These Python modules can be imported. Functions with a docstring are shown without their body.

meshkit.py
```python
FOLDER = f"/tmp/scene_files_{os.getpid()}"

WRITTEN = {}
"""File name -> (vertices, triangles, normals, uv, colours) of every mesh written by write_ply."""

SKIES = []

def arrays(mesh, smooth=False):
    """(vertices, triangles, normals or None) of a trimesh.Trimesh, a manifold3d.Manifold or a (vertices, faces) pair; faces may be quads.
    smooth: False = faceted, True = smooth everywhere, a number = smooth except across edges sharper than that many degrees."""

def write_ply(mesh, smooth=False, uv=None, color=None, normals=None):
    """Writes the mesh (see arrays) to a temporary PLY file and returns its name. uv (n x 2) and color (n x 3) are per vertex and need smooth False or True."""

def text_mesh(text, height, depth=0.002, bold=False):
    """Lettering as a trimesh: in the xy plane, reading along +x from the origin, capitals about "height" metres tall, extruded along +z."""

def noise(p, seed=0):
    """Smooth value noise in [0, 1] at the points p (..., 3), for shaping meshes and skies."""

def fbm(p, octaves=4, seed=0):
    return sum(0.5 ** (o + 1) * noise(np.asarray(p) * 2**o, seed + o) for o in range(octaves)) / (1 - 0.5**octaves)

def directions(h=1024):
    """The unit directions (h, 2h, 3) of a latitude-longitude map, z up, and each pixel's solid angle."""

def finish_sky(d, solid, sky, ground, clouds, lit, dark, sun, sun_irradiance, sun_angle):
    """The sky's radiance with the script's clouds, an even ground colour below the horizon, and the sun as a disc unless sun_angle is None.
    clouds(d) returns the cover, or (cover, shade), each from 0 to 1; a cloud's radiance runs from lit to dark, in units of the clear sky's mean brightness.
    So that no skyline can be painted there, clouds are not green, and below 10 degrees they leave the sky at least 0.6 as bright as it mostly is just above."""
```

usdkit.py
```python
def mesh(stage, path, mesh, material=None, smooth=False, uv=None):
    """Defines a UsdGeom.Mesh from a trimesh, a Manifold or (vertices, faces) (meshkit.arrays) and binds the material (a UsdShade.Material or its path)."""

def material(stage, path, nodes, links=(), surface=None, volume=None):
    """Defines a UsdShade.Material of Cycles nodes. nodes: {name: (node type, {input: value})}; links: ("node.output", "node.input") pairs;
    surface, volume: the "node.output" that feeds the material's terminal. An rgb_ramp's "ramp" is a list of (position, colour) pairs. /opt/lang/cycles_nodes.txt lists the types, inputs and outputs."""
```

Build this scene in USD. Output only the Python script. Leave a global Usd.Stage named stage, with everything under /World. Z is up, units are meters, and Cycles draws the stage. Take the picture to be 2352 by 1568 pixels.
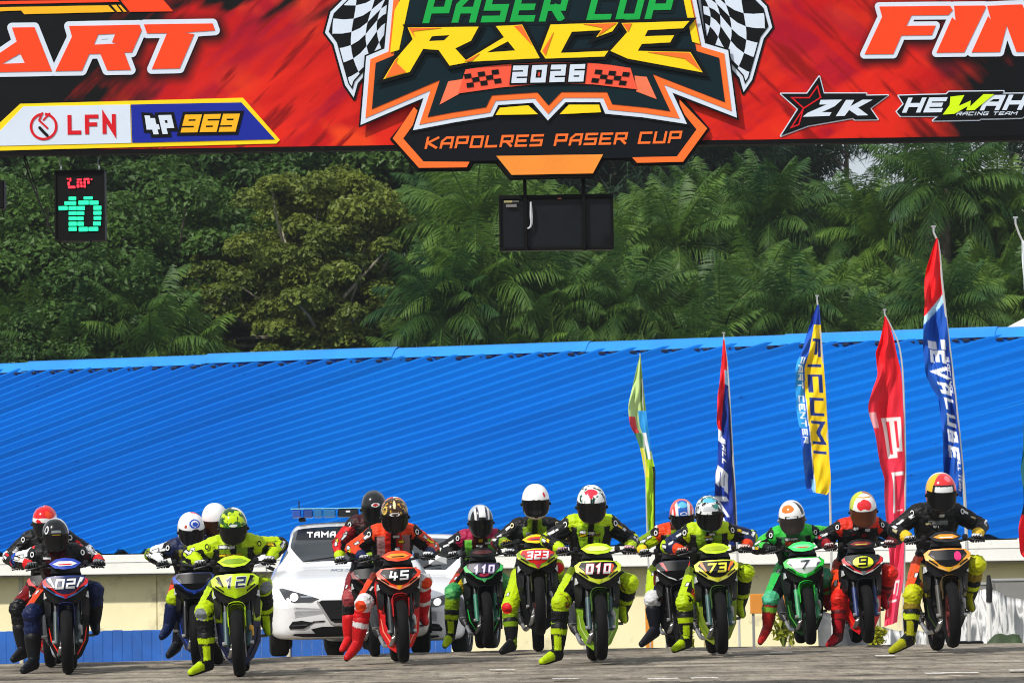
import math, random
import numpy as np, trimesh, manifold3d, shapely
from shapely.geometry import Polygon, LineString, MultiPolygon, Point, box as sbox
from shapely.ops import unary_union
from shapely import affinity
from scipy.interpolate import PchipInterpolator
import meshkit, usdkit
from pxr import Usd, UsdGeom, UsdLux, UsdShade, Gf, Sdf, Vt

# ------------------------------------------------------------------ camera, sky, sun, exposure
stage = Usd.Stage.CreateInMemory()
UsdGeom.SetStageUpAxis(stage, UsdGeom.Tokens.z)
UsdGeom.SetStageMetersPerUnit(stage, 1.0)
WORLD = UsdGeom.Xform.Define(stage, '/World')
UsdGeom.Scope.Define(stage, '/World/Looks')
EYE = np.array([0.0, 0.0, 1.10])
FOCAL_PX = 8099.0                       # focal length over a frame 2352 wide
PITCH, ROLL = math.atan(471 / FOCAL_PX), math.radians(0.97)
CF = np.array([0, math.cos(PITCH), math.sin(PITCH)])
_r0 = np.array([1.0, 0, 0]); _u0 = np.cross(_r0, CF)
CR_ = _r0 * math.cos(ROLL) - _u0 * math.sin(ROLL)
CU = _u0 * math.cos(ROLL) + _r0 * math.sin(ROLL)
cam = UsdGeom.Camera.Define(stage, '/World/camera')
_m = Gf.Matrix4d(*CR_, 0, *CU, 0, *(-CF), 0, *EYE, 1)
cam.AddTransformOp().Set(_m)
cam.CreateHorizontalApertureAttr(36.0); cam.CreateVerticalApertureAttr(36.0 * 682 / 1024)
cam.CreateFocalLengthAttr(36.0 * FOCAL_PX / 2352)
cam.CreateClippingRangeAttr(Gf.Vec2f(0.5, 2000))
cam.CreateFStopAttr(11.0); cam.CreateFocusDistanceAttr(31.0)
cam.CreateExposureAttr(0.24)

SUN = np.array([-0.60, -0.62, 0.84]); SUN /= np.linalg.norm(SUN)
SUN_EL, SUN_ROT = math.asin(SUN[2]), math.atan2(SUN[0], SUN[1])
usdkit.material(stage, '/World/Looks/sky_look', {
    'tc': ('texture_coordinate', {}),
    'mp': ('mapping', {'scale': (1.6, 1.6, 4.0)}),
    'n': ('noise_texture', {'scale': 1.7, 'detail': 6.0, 'roughness': 0.55}),
    'r': ('rgb_ramp', {'ramp': [(0.30, (0.35, 0.35, 0.35)), (0.55, (1, 1, 1))]}),
    'sky': ('sky_texture', {'sky_type': 'single_scattering', 'sun_disc': False, 'sun_elevation': SUN_EL, 'sun_rotation': SUN_ROT}),
    'mix': ('mix', {'mix_type': 'mix', 'color2': (7.6, 8.0, 8.5)}),
    'bg': ('background_shader', {'strength': 0.08})},
    [('tc.generated', 'mp.vector'), ('mp.vector', 'n.vector'), ('n.fac', 'r.fac'), ('r.color', 'mix.fac'), ('sky.color', 'mix.color1'), ('mix.color', 'bg.color')], surface='bg.background')
dome = UsdLux.DomeLight.Define(stage, '/World/sky')
dome.CreateIntensityAttr(1.0)
UsdShade.MaterialBindingAPI.Apply(dome.GetPrim()).Bind(UsdShade.Material.Get(stage, '/World/Looks/sky_look'))
dome.GetPrim().SetCustomDataByKey('kind', 'structure')
sun = UsdLux.DistantLight.Define(stage, '/World/sun')
sun.CreateIntensityAttr(0.85); sun.CreateAngleAttr(2.0); sun.CreateColorAttr(Gf.Vec3f(1.0, 0.95, 0.88))
sun.GetPrim().GetAttribute('inputs:normalize').Set(True) if sun.GetPrim().GetAttribute('inputs:normalize') else sun.CreateNormalizeAttr(True)
_z = SUN; _x = np.cross([0, 0, 1.0], _z); _x /= np.linalg.norm(_x); _y = np.cross(_z, _x)
sun.AddTransformOp().Set(Gf.Matrix4d(*_x, 0, *_y, 0, *_z, 0, 0, 0, 60, 1))

# ------------------------------------------------------------------ helpers
RNG = np.random.default_rng(7)
_used = {}

def lin(r, g, b):
    c = np.array([r, g, b], float) / 255
    return tuple(np.where(c < 0.04045, c / 12.92, ((c + 0.055) / 1.055) ** 2.4))

def numbered(parent, name):
    k = parent + '/' + name
    n = _used.get(k, -1) + 1
    _used[k] = n
    return k if n == 0 else f'{k}_{n:03d}'

def tag(prim, label=None, category=None, group=None, kind=None):
    prim = prim.GetPrim() if hasattr(prim, 'GetPrim') else prim
    for key, val in (('label', label), ('category', category), ('group', group), ('kind', kind)):
        if val:
            prim.SetCustomDataByKey(key, val)
    return prim

def thing(name, label=None, category=None, loc=(0, 0, 0), rotz=0.0, group=None, matrix=None, kind=None, parent='/World'):
    x = UsdGeom.Xform.Define(stage, numbered(parent, name))
    if matrix is not None:
        x.AddTransformOp().Set(Gf.Matrix4d(*np.asarray(matrix).T.ravel().tolist()))
    elif parent == '/World':
        x.AddTranslateOp().Set(Gf.Vec3d(*map(float, loc))); x.AddRotateZOp().Set(float(rotz)); x.AddScaleOp().Set(Gf.Vec3f(1, 1, 1))
    return tag(x, label, category, group, kind)

def copy_of(first, loc, rotz=0.0, scale=1.0, label=None, category=None, group=None):
    name = first.GetName()
    name = name[:-4] if name[-4:-3] == '_' and name[-3:].isdigit() else name
    x = UsdGeom.Xform.Define(stage, numbered('/World', name))
    p = x.GetPrim()
    p.GetReferences().AddInternalReference(first.GetPath())
    p.SetInstanceable(True)
    ops = x.GetOrderedXformOps()
    ops[0].Set(Gf.Vec3d(*map(float, loc))); ops[1].Set(float(rotz))
    ops[2].Set(Gf.Vec3f(*([float(scale)] * 3 if np.ndim(scale) == 0 else map(float, scale))))
    tag(p, label, category, group)
    return p

def path_of(parent):
    return '/World' if parent is None else (parent if isinstance(parent, str) else str(parent.GetPath()))

def obj(name, mesh, material, parent=None, smooth=False, tint=None, label=None, category=None, group=None, kind=None):
    m = usdkit.mesh(stage, numbered(path_of(parent), name), mesh, material, smooth=smooth)
    if tint is not None:
        UsdGeom.PrimvarsAPI(m).CreatePrimvar('tint', Sdf.ValueTypeNames.Color3fArray, 'vertex').Set(Vt.Vec3fArray.FromNumpy(np.asarray(tint, np.float32)))
    return tag(m, label, category, group, kind)

LOOKS = {}
def pbr(name, color, rough=0.5, metal=0.0, coat=0.0, spec=0.5, vary=0.0, scale=6.0, bump=0.0, bump_scale=40.0, emit=None, dirt=None):
    """A principled material; vary: fine light and dark mottling of the base colour, bump: fine relief, dirt: (colour, scale, threshold)."""
    if name in LOOKS:
        return LOOKS[name]
    if max(color) < 0.04 and spec == 0.5:
        spec = 0.2
    nodes = {'p': ('principled_bsdf', {'base_color': tuple(color), 'roughness': rough, 'metallic': metal, 'coat_weight': coat, 'coat_roughness': 0.06, 'specular_ior_level': spec})}
    links = []
    if emit is not None:
        nodes['p'][1].update({'emission_color': tuple(emit[:3]), 'emission_strength': emit[3]})
    if vary or bump or dirt:
        nodes['tc'] = ('texture_coordinate', {})
    last = None
    if vary:
        nodes['n'] = ('noise_texture', {'scale': scale, 'detail': 5.0, 'roughness': 0.6})
        nodes['r'] = ('rgb_ramp', {'ramp': [(0.25, tuple(c * (1 - vary) for c in color)), (0.75, tuple(min(1, c * (1 + vary)) for c in color))]})
        links += [('tc.object', 'n.vector'), ('n.fac', 'r.fac')]
        last = 'r.color'
    if dirt:
        nodes['dn'] = ('noise_texture', {'scale': dirt[1], 'detail': 7.0, 'roughness': 0.65})
        nodes['dr'] = ('rgb_ramp', {'ramp': [(dirt[2] - 0.06, (0, 0, 0)), (dirt[2] + 0.1, (1, 1, 1))]})
        nodes['dm'] = ('mix', {'mix_type': 'mix', 'color1': tuple(color), 'color2': tuple(dirt[0])})
        links += [('tc.object', 'dn.vector'), ('dn.fac', 'dr.fac'), ('dr.color', 'dm.fac')]
        if last:
            links.append((last, 'dm.color1'))
        last = 'dm.color'
    if last:
        links.append((last, 'p.base_color'))
    if bump:
        nodes['bn'] = ('noise_texture', {'scale': bump_scale, 'detail': 4.0})
        nodes['b'] = ('bump', {'strength': bump, 'distance': 0.01})
        links += [('tc.object', 'bn.vector'), ('bn.fac', 'b.height'), ('b.normal', 'p.normal')]
    LOOKS[name] = usdkit.material(stage, '/World/Looks/' + name, nodes, links, surface='p.BSDF')
    return LOOKS[name]

def tinted(name, rough=0.5, coat=0.0, vary=0.12, scale=30.0, bump=0.0, bump_scale=60.0, metal=0.0, spec=0.3):
    """Principled, its colour the mesh's own printed or dyed colours."""
    if name in LOOKS:
        return LOOKS[name]
    nodes = {'a': ('attribute', {'attribute': 'tint'}), 'tc': ('texture_coordinate', {}), 'n': ('noise_texture', {'scale': scale, 'detail': 4.0}),
             'r': ('rgb_ramp', {'ramp': [(0.2, (1 - vary,) * 3), (0.8, (1, 1, 1))]}),
             'm': ('mix', {'mix_type': 'multiply', 'fac': 1.0}),
             'p': ('principled_bsdf', {'roughness': rough, 'coat_weight': coat, 'coat_roughness': 0.06, 'metallic': metal, 'specular_ior_level': spec})}
    links = [('tc.object', 'n.vector'), ('n.fac', 'r.fac'), ('a.color', 'm.color1'), ('r.color', 'm.color2'), ('m.color', 'p.base_color')]
    if bump:
        nodes['bn'] = ('noise_texture', {'scale': bump_scale, 'detail': 3.0}); nodes['b'] = ('bump', {'strength': bump, 'distance': 0.01})
        links += [('tc.object', 'bn.vector'), ('bn.fac', 'b.height'), ('b.normal', 'p.normal')]
    LOOKS[name] = usdkit.material(stage, '/World/Looks/' + name, nodes, links, surface='p.BSDF')
    return LOOKS[name]

def join(*ms):
    ms = [m for m in ms if m is not None]
    return trimesh.util.concatenate(ms) if len(ms) > 1 else ms[0]

def hull(pts):
    return trimesh.convex.convex_hull(np.asarray(pts, float))

def bx(c, s, bevel=0.0, rot=None):
    """A box about c of size s, its edges chamfered."""
    h = np.asarray(s, float) / 2
    b = min(bevel, 0.45 * h.min() * 2)
    if b <= 0:
        m = trimesh.creation.box(s)
    else:
        pts = []
        for sx in (-1, 1):
            for sy in (-1, 1):
                for sz in (-1, 1):
                    k = np.array([sx, sy, sz])
                    for ax in range(3):
                        q = h - b; q[ax] = h[ax]
                        pts.append(k * q)
        m = hull(pts)
    if rot is not None:
        m.apply_transform(rot)
    m.apply_translation(c)
    return m

def rotm(axis, deg, about=(0, 0, 0)):
    return trimesh.transformations.rotation_matrix(math.radians(deg), {'x': [1, 0, 0], 'y': [0, 1, 0], 'z': [0, 0, 1]}[axis], about)

def tube(pts, r, sides=8, cap=True):
    p = np.asarray(pts, float)
    r = np.broadcast_to(np.asarray(r, float), (len(p),))
    t = np.gradient(p, axis=0); t /= np.linalg.norm(t, axis=1, keepdims=True) + 1e-12
    a = np.zeros_like(t)
    ref = np.array([0, 0, 1.0]) if abs(t[0][2]) < 0.9 else np.array([1.0, 0, 0])
    for i in range(len(p)):
        v = np.cross(t[i], ref); n = np.linalg.norm(v)
        v = a[i - 1] if n < 1e-6 else v / n
        if i and np.dot(v, a[i - 1]) < 0:
            v = -v
        a[i] = v
    b = np.cross(t, a)
    ang = np.arange(sides) * 2 * np.pi / sides
    v = p[:, None] + r[:, None, None] * (np.cos(ang)[None, :, None] * a[:, None] + np.sin(ang)[None, :, None] * b[:, None])
    n = len(p)
    i, j = np.meshgrid(np.arange(n - 1), np.arange(sides), indexing='ij')
    q = np.stack([i * sides + j, i * sides + (j + 1) % sides, (i + 1) * sides + (j + 1) % sides, (i + 1) * sides + j], -1).reshape(-1, 4)
    f = np.vstack([q[:, [0, 1, 2]], q[:, [0, 2, 3]]])
    v = v.reshape(-1, 3)
    if cap:
        v = np.vstack([v, p[0], p[-1]])
        j = np.arange(sides)
        f = np.vstack([f, np.stack([np.full(sides, n * sides), (j + 1) % sides, j], 1), np.stack([np.full(sides, n * sides + 1), (n - 1) * sides + j, (n - 1) * sides + (j + 1) % sides], 1)])
    m = trimesh.Trimesh(v, f, process=False)
    if m.volume < 0:
        m.invert()
    return m

def curve(pts, n=24):
    """A smooth path through the points."""
    p = np.asarray(pts, float)
    s = np.r_[0, np.cumsum(np.linalg.norm(np.diff(p, axis=0), axis=1))]
    return np.stack([PchipInterpolator(s, p[:, k])(np.linspace(0, s[-1], n)) for k in range(3)], 1)

def revolve_x(profile, n=48, a0=0.0, a1=360.0, center=(0, 0, 0)):
    """A profile of (x, r) turned about the x axis from angle a0 to a1 (0 = towards -y, 90 = up)."""
    pr = np.asarray(profile, float)
    full = abs(a1 - a0) >= 359.9
    ang = np.radians(np.linspace(a0, a1, n, endpoint=not full))
    v = np.stack([np.broadcast_to(pr[None, :, 0], (n, len(pr))), -np.cos(ang)[:, None] * pr[None, :, 1], np.sin(ang)[:, None] * pr[None, :, 1]], -1)
    k = len(pr); rows = n if full else n - 1
    i, j = np.meshgrid(np.arange(rows), np.arange(k - 1), indexing='ij')
    i2 = (i + 1) % n
    q = np.stack([i * k + j, i * k + j + 1, i2 * k + j + 1, i2 * k + j], -1).reshape(-1, 4)
    m = trimesh.Trimesh(v.reshape(-1, 3) + np.asarray(center), np.vstack([q[:, [0, 1, 2]], q[:, [0, 2, 3]]]), process=False)
    return m

def grid(P, close=False):
    """A sheet from an (n, m, 3) array of points."""
    n, m = P.shape[:2]
    i, j = np.meshgrid(np.arange(n - 1), np.arange(m - 1), indexing='ij')
    q = np.stack([i * m + j, (i + 1) * m + j, (i + 1) * m + j + 1, i * m + j + 1], -1).reshape(-1, 4)
    return trimesh.Trimesh(P.reshape(-1, 3), np.vstack([q[:, [0, 1, 2]], q[:, [0, 2, 3]]]), process=False)

def flat(poly, t=0.004):
    """A shapely shape extruded by t as a trimesh in its own xy plane."""
    gs = [g for g in getattr(poly, 'geoms', [poly]) if g.geom_type == 'Polygon' and g.area > 1e-9]
    return join(*[trimesh.creation.extrude_polygon(g.buffer(0) if not g.is_valid else g, t, engine='earcut') for g in gs]) if gs else None

def panel(poly, yf, t=0.008, edge=0.03, off=0.0):
    """A plate cut to an outline in x-z (shapely) and bent to the depth yf(x, z); off moves it back (+) or forward (-)."""
    m = flat(poly, t)
    if m is None:
        return None
    v, f = trimesh.remesh.subdivide_to_size(m.vertices, m.faces, edge, max_iter=12)
    v = np.array(v)
    out = np.stack([v[:, 0], yf(v[:, 0], v[:, 1]) + off + v[:, 2], v[:, 1]], 1)
    m = trimesh.Trimesh(out, f, process=True)
    if m.volume < 0:
        m.invert()
    return m

# a square-cornered stroke alphabet for signs, plates and flags
_B = [(0, 0), (0, 1), (1, 1), (1, 0)]
GLYPHS = {
    'A': [[(0, 0), (0, .62), (.38, 1), (1, 1), (1, 0)], [(0, .40), (1, .40)]], 'B': [[(0, 0), (0, 1), (.85, 1), (.85, .5), (0, .5)], [(0, 0), (1, 0), (1, .5), (.8, .5)]],
    'C': [[(1, 1), (0, 1), (0, 0), (1, 0)]], 'D': [[(0, 0), (0, 1), (.8, 1), (1, .8), (1, .2), (.8, 0), (0, 0)]],
    'E': [[(1, 1), (0, 1), (0, 0), (1, 0)], [(0, .5), (.85, .5)]], 'F': [[(0, 0), (0, 1), (1, 1)], [(0, .5), (.85, .5)]],
    'G': [[(1, 1), (0, 1), (0, 0), (1, 0), (1, .5), (.55, .5)]], 'H': [[(0, 0), (0, 1)], [(1, 0), (1, 1)], [(0, .5), (1, .5)]],
    'I': [[(.5, 0), (.5, 1)]], 'K': [[(0, 0), (0, 1)], [(1, 1), (.1, .5), (1, 0)]], 'L': [[(0, 1), (0, 0), (1, 0)]],
    'M': [[(0, 0), (0, 1), (.5, .45), (1, 1), (1, 0)]], 'N': [[(0, 0), (0, 1), (1, 0), (1, 1)]], 'O': [[(0, 0), (0, 1), (1, 1), (1, 0), (0, 0)]],
    'P': [[(0, 0), (0, 1), (1, 1), (1, .42), (0, .42)]], 'R': [[(0, 0), (0, 1), (1, 1), (1, .45), (0, .45)], [(.5, .45), (1, 0)]],
    'S': [[(1, 1), (0, 1), (0, .5), (1, .5), (1, 0), (0, 0)]], 'T': [[(0, 1), (1, 1)], [(.5, 1), (.5, 0)]], 'U': [[(0, 1), (0, 0), (1, 0), (1, 1)]],
    'V': [[(0, 1), (.5, 0), (1, 1)]], 'W': [[(0, 1), (.22, 0), (.5, .7), (.78, 0), (1, 1)]], 'Z': [[(0, 1), (1, 1), (0, 0), (1, 0)]],
    '0': [[(0, 0), (0, 1), (1, 1), (1, 0), (0, 0)]], '1': [[(.2, .8), (.55, 1), (.55, 0)]], '2': [[(0, 1), (1, 1), (1, .5), (0, .5), (0, 0), (1, 0)]],
    '3': [[(0, 1), (1, 1), (1, 0), (0, 0)], [(.2, .5), (1, .5)]], '4': [[(.1, 1), (0, .35), (1, .35)], [(.7, .8), (.7, 0)]], '5': [[(1, 1), (0, 1), (0, .5), (1, .5), (1, 0), (0, 0)]],
    '6': [[(1, 1), (0, 1), (0, 0), (1, 0), (1, .5), (0, .5)]], '7': [[(0, 1), (1, 1), (.35, 0)]], '9': [[(0, 0), (1, 0), (1, 1), (0, 1), (0, .5), (1, .5)]],
}

def lettering(text, a, b, up, stroke=0.2, gap=0.22, widths=None):
    """Shapes of a line of text: baseline from a to b, letter height and slant by the vector up. stroke is a share of the height."""
    a, b, up = (np.asarray(x, float) for x in (a, b, up))
    L, Hh = np.linalg.norm(b - a), np.linalg.norm(up)
    dx = (b - a) / L
    wid = [0.55 if c == ' ' else (0.35 if c == 'I' else 1.25 if c in 'MW' else 1.0) for c in text]
    unit = L / (sum(wid) + gap * (len(text) - 1))
    x, out = 0.0, []
    s = stroke * Hh
    for c, w in zip(text, wid):
        W = w * unit
        if c != ' ':
            lines = []
            for ln in GLYPHS[c]:
                pts = [((s / 2 + q[0] * (W - s)) if c != 'I' else W / 2, s / 2 + q[1] * (Hh - s)) for q in ln]
                closed = pts[0] == pts[-1] and len(pts) > 2
                ls = LineString(pts + ([pts[1]] if closed else []))
                lines.append(ls.buffer(s / 2, cap_style='square', join_style='mitre'))
            g = unary_union(lines)
            sh = up / Hh
            g = affinity.affine_transform(g, [dx[0], sh[0], dx[1], sh[1], a[0] + dx[0] * x, a[1] + dx[1] * x])
            out.append(g)
        x += W + gap * unit
    return unary_union(out)
# ------------------------------------------------------------------ ground and track
def ground_z(x, y):
    """The track runs level to a crest and falls away behind it; the hall and the wood stand lower, the wood on a rising slope."""
    x, y = np.asarray(x, float), np.asarray(y, float)
    crest = 36.6 + 0.9 * np.tanh((x + 2.2) / 1.2) - 0.3 * np.tanh((x - 3.0) / 1.5)
    d = np.maximum(y - crest, 0)
    z = -0.035 * np.minimum(d, 8) - 0.09 * np.maximum(np.minimum(d, 28) - 8, 0)
    z = z + 5.6 * np.clip((y - 91) / 5, 0, 1) + 5.0 * np.clip((y - 100) / 45, 0, 1) + 4 * np.clip((y - 160) / 200, 0, 1)
    return z

gx = np.unique(np.r_[np.linspace(-300, -14, 20), np.linspace(-14, 14, 57), np.linspace(14, 300, 20)])
gy = np.unique(np.r_[np.linspace(-60, 5, 8), np.linspace(5, 33, 15), np.linspace(33, 45, 61), np.linspace(45, 120, 31), np.linspace(120, 500, 20)])
GX, GY = np.meshgrid(gx, gy)
soil = pbr('soil', (0.07, 0.075, 0.035), 0.95, vary=0.4, scale=0.4)
obj('ground', grid(np.stack([GX, GY, ground_z(GX, GY) - 0.012], -1)[::-1]), soil, kind='structure')

usdkit.material(stage, '/World/Looks/asphalt', {
    'tc': ('texture_coordinate', {}),
    'm1': ('mapping', {'scale': (0.5, 1.1, 1.0)}), 'n1': ('noise_texture', {'scale': 1.6, 'detail': 8.0, 'roughness': 0.68}),
    'r1': ('rgb_ramp', {'ramp': [(0.34, (0.09, 0.08, 0.066)), (0.44, (0.22, 0.195, 0.16)), (0.52, (0.31, 0.275, 0.225)), (0.64, (0.45, 0.41, 0.34))]}),
    'n2': ('noise_texture', {'scale': 130.0, 'detail': 3.0}), 'r2': ('rgb_ramp', {'ramp': [(0.3, (0.55, 0.55, 0.55)), (0.65, (1.15, 1.12, 1.08))]}),
    'mm': ('mix', {'mix_type': 'multiply', 'fac': 1.0}),
    'm3': ('mapping', {'scale': (0.5, 0.9, 1.0)}), 'n3': ('noise_texture', {'scale': 2.3, 'detail': 6.0, 'roughness': 0.75, 'distortion': 0.6}), 'r3': ('rgb_ramp', {'ramp': [(0.54, (1, 1, 1)), (0.64, (0.42, 0.41, 0.39))]}),
    'mm3': ('mix', {'mix_type': 'multiply', 'fac': 1.0}),
    'm4': ('mapping', {'scale': (5.0, 0.9, 1.0)}), 'n4': ('noise_texture', {'scale': 1.5, 'detail': 6.0, 'roughness': 0.8}), 'r4': ('rgb_ramp', {'ramp': [(0.32, (0.35, 0.34, 0.33)), (0.47, (0.95, 0.95, 0.95)), (0.56, (1.0, 1.0, 1.0)), (0.66, (1.5, 1.45, 1.38))]}), 'mm4': ('mix', {'mix_type': 'multiply', 'fac': 1.0}),
    'b': ('bump', {'strength': 0.6, 'distance': 0.01}),
    'p': ('principled_bsdf', {'roughness': 0.9, 'specular_ior_level': 0.2})},
    [('tc.object', 'm1.vector'), ('m1.vector', 'n1.vector'), ('n1.fac', 'r1.fac'), ('tc.object', 'n2.vector'), ('n2.fac', 'r2.fac'), ('r1.color', 'mm.color1'), ('r2.color', 'mm.color2'),
     ('tc.object', 'm3.vector'), ('m3.vector', 'n3.vector'), ('n3.fac', 'r3.fac'), ('mm.color', 'mm3.color1'), ('r3.color', 'mm3.color2'),
     ('tc.object', 'm4.vector'), ('m4.vector', 'n4.vector'), ('n4.fac', 'r4.fac'), ('mm3.color', 'mm4.color1'), ('r4.color', 'mm4.color2'), ('mm4.color', 'p.base_color'), ('n2.fac', 'b.height'), ('b.normal', 'p.normal')], surface='p.BSDF')
tx = np.linspace(-13, 13, 160); ty = np.unique(np.r_[np.linspace(-40, 26, 12), np.linspace(26, 44, 260), np.linspace(44, 58, 15)])
TX, TY = np.meshgrid(tx, ty)
rough = (meshkit.fbm(np.stack([TX * 0.8, TY * 2.2, 0 * TX], -1), 4, 3) - 0.5) * 0.028
rough *= np.clip(1 - (TY - 44) / 10, 0, 1) * np.clip((TY - 20) / 8, 0, 1)
obj('race_track', grid(np.stack([TX, TY, ground_z(TX, TY) + rough - 0.002], -1)[::-1]), usdkit.UsdShade.Material.Get(stage, '/World/Looks/asphalt'), smooth=True, kind='structure')

def ground_strip(x0, x1, y0, y1, n=12, z=0.018, seed=0):
    """A thin worn strip of paint or grime lying on the track."""
    xs = np.linspace(x0, x1, n); r = np.random.default_rng(seed)
    e0 = y0 + r.uniform(-0.03, 0.03, n); e1 = y1 + r.uniform(-0.03, 0.03, n)
    P = np.stack([np.stack([xs, e0, ground_z(xs, e0) + z], -1), np.stack([xs, e1, ground_z(xs, e1) + z], -1)], 0)
    return grid(P)
white_worn = pbr('worn_white_paint', (0.78, 0.77, 0.73), 0.8, vary=0.25, scale=20)
for k, (x0, x1, y0, y1, lab) in enumerate([
        (3.32, 3.75, 28.75, 28.9, 'short worn white grid mark at the lower right of the track'),
        (4.05, 4.55, 29.1, 29.25, 'longer white grid mark at the right edge of the track'),
        (1.05, 1.3, 28.6, 28.72, 'pair of small white paint marks below the green rider, left piece'),
        (1.4, 1.62, 28.6, 28.72, 'pair of small white paint marks below the green rider, right piece'),
        (0.28, 0.5, 28.9, 29.0, 'small white paint fleck right of the track centre in the foreground'),
        (3.38, 3.56, 33.3, 33.5, 'small white fleck behind the right rider\'s yellow boot'),
        (2.5, 2.72, 34.9, 35.1, 'white fleck beside the yellow rider with the number 73'),
        (-0.25, -0.02, 31.3, 31.42, 'white fleck on the track below the white helmeted rider')]):
    obj('painted_mark', ground_strip(x0, x1, y0, y1, seed=k), white_worn, label=lab, category='painted mark')
# low edging board along the left side of the crest
# ------------------------------------------------------------------ the long hall with the blue roof
EAVE = [np.array([-11.531, 79.0, 1.10]), np.array([10.33, 71.74, 1.10])]
RIDGE = [np.array([-13.097, 90.0, 5.823]), np.array([11.885, 81.70, 5.823])]
def along(pair, s):
    return pair[0] + (pair[1] - pair[0]) * s
blue_roof = usdkit.material(stage, '/World/Looks/blue_roof', {
    'tc': ('texture_coordinate', {}), 'm': ('mapping', {'scale': (0.25, 0.25, 0.6)}), 'n': ('noise_texture', {'scale': 1.3, 'detail': 5.0}),
    'r': ('rgb_ramp', {'ramp': [(0.3, (0.004, 0.105, 0.52)), (0.7, (0.006, 0.155, 0.70))]}),
    'n2': ('noise_texture', {'scale': 9.0, 'detail': 6.0, 'roughness': 0.7}), 'r2': ('rgb_ramp', {'ramp': [(0.66, (0, 0, 0)), (0.72, (1, 1, 1))]}),
    'mm': ('mix', {'mix_type': 'mix', 'color2': (0.05, 0.24, 0.62)}),
    'n3': ('noise_texture', {'scale': 6.0, 'detail': 6.0, 'roughness': 0.7}), 'r3': ('rgb_ramp', {'ramp': [(0.29, (0.25, 0.25, 0.3)), (0.36, (1, 1, 1))]}), 'm3': ('mix', {'mix_type': 'multiply', 'fac': 0.8}),
    'p': ('principled_bsdf', {'roughness': 0.42, 'specular_ior_level': 0.35})},
    [('tc.object', 'm.vector'), ('m.vector', 'n.vector'), ('n.fac', 'r.fac'), ('tc.object', 'n2.vector'), ('n2.fac', 'r2.fac'), ('r2.color', 'mm.fac'), ('r.color', 'mm.color1'),
     ('tc.object', 'n3.vector'), ('n3.fac', 'r3.fac'), ('mm.color', 'm3.color1'), ('r3.color', 'm3.color2'), ('m3.color', 'p.base_color')], surface='p.BSDF')
blue_cap = pbr('blue_ridge_cap', (0.006, 0.24, 0.72), 0.45, vary=0.15, scale=1.0)
hall = thing('market_hall', 'long low hall with a corrugated blue roof and cream walls behind the track', 'building', (0, 78, -1.9))
HB = np.array([0, 78, -1.9])
e0, e1 = along(EAVE, -0.16), along(EAVE, 1.16)
r0_, r1_ = along(RIDGE, -0.16), along(RIDGE, 1.16)
# ribs run across the slope at the slant the sheets are laid at
ex = (EAVE[1] - EAVE[0]); ex /= np.linalg.norm(ex)
up = ((RIDGE[0] + RIDGE[1]) - (EAVE[0] + EAVE[1])) / 2; up -= ex * (up @ ex); LU = np.linalg.norm(up); up /= LU
nrm = np.cross(ex, up)
if nrm[2] < 0:
    nrm = -nrm
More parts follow.
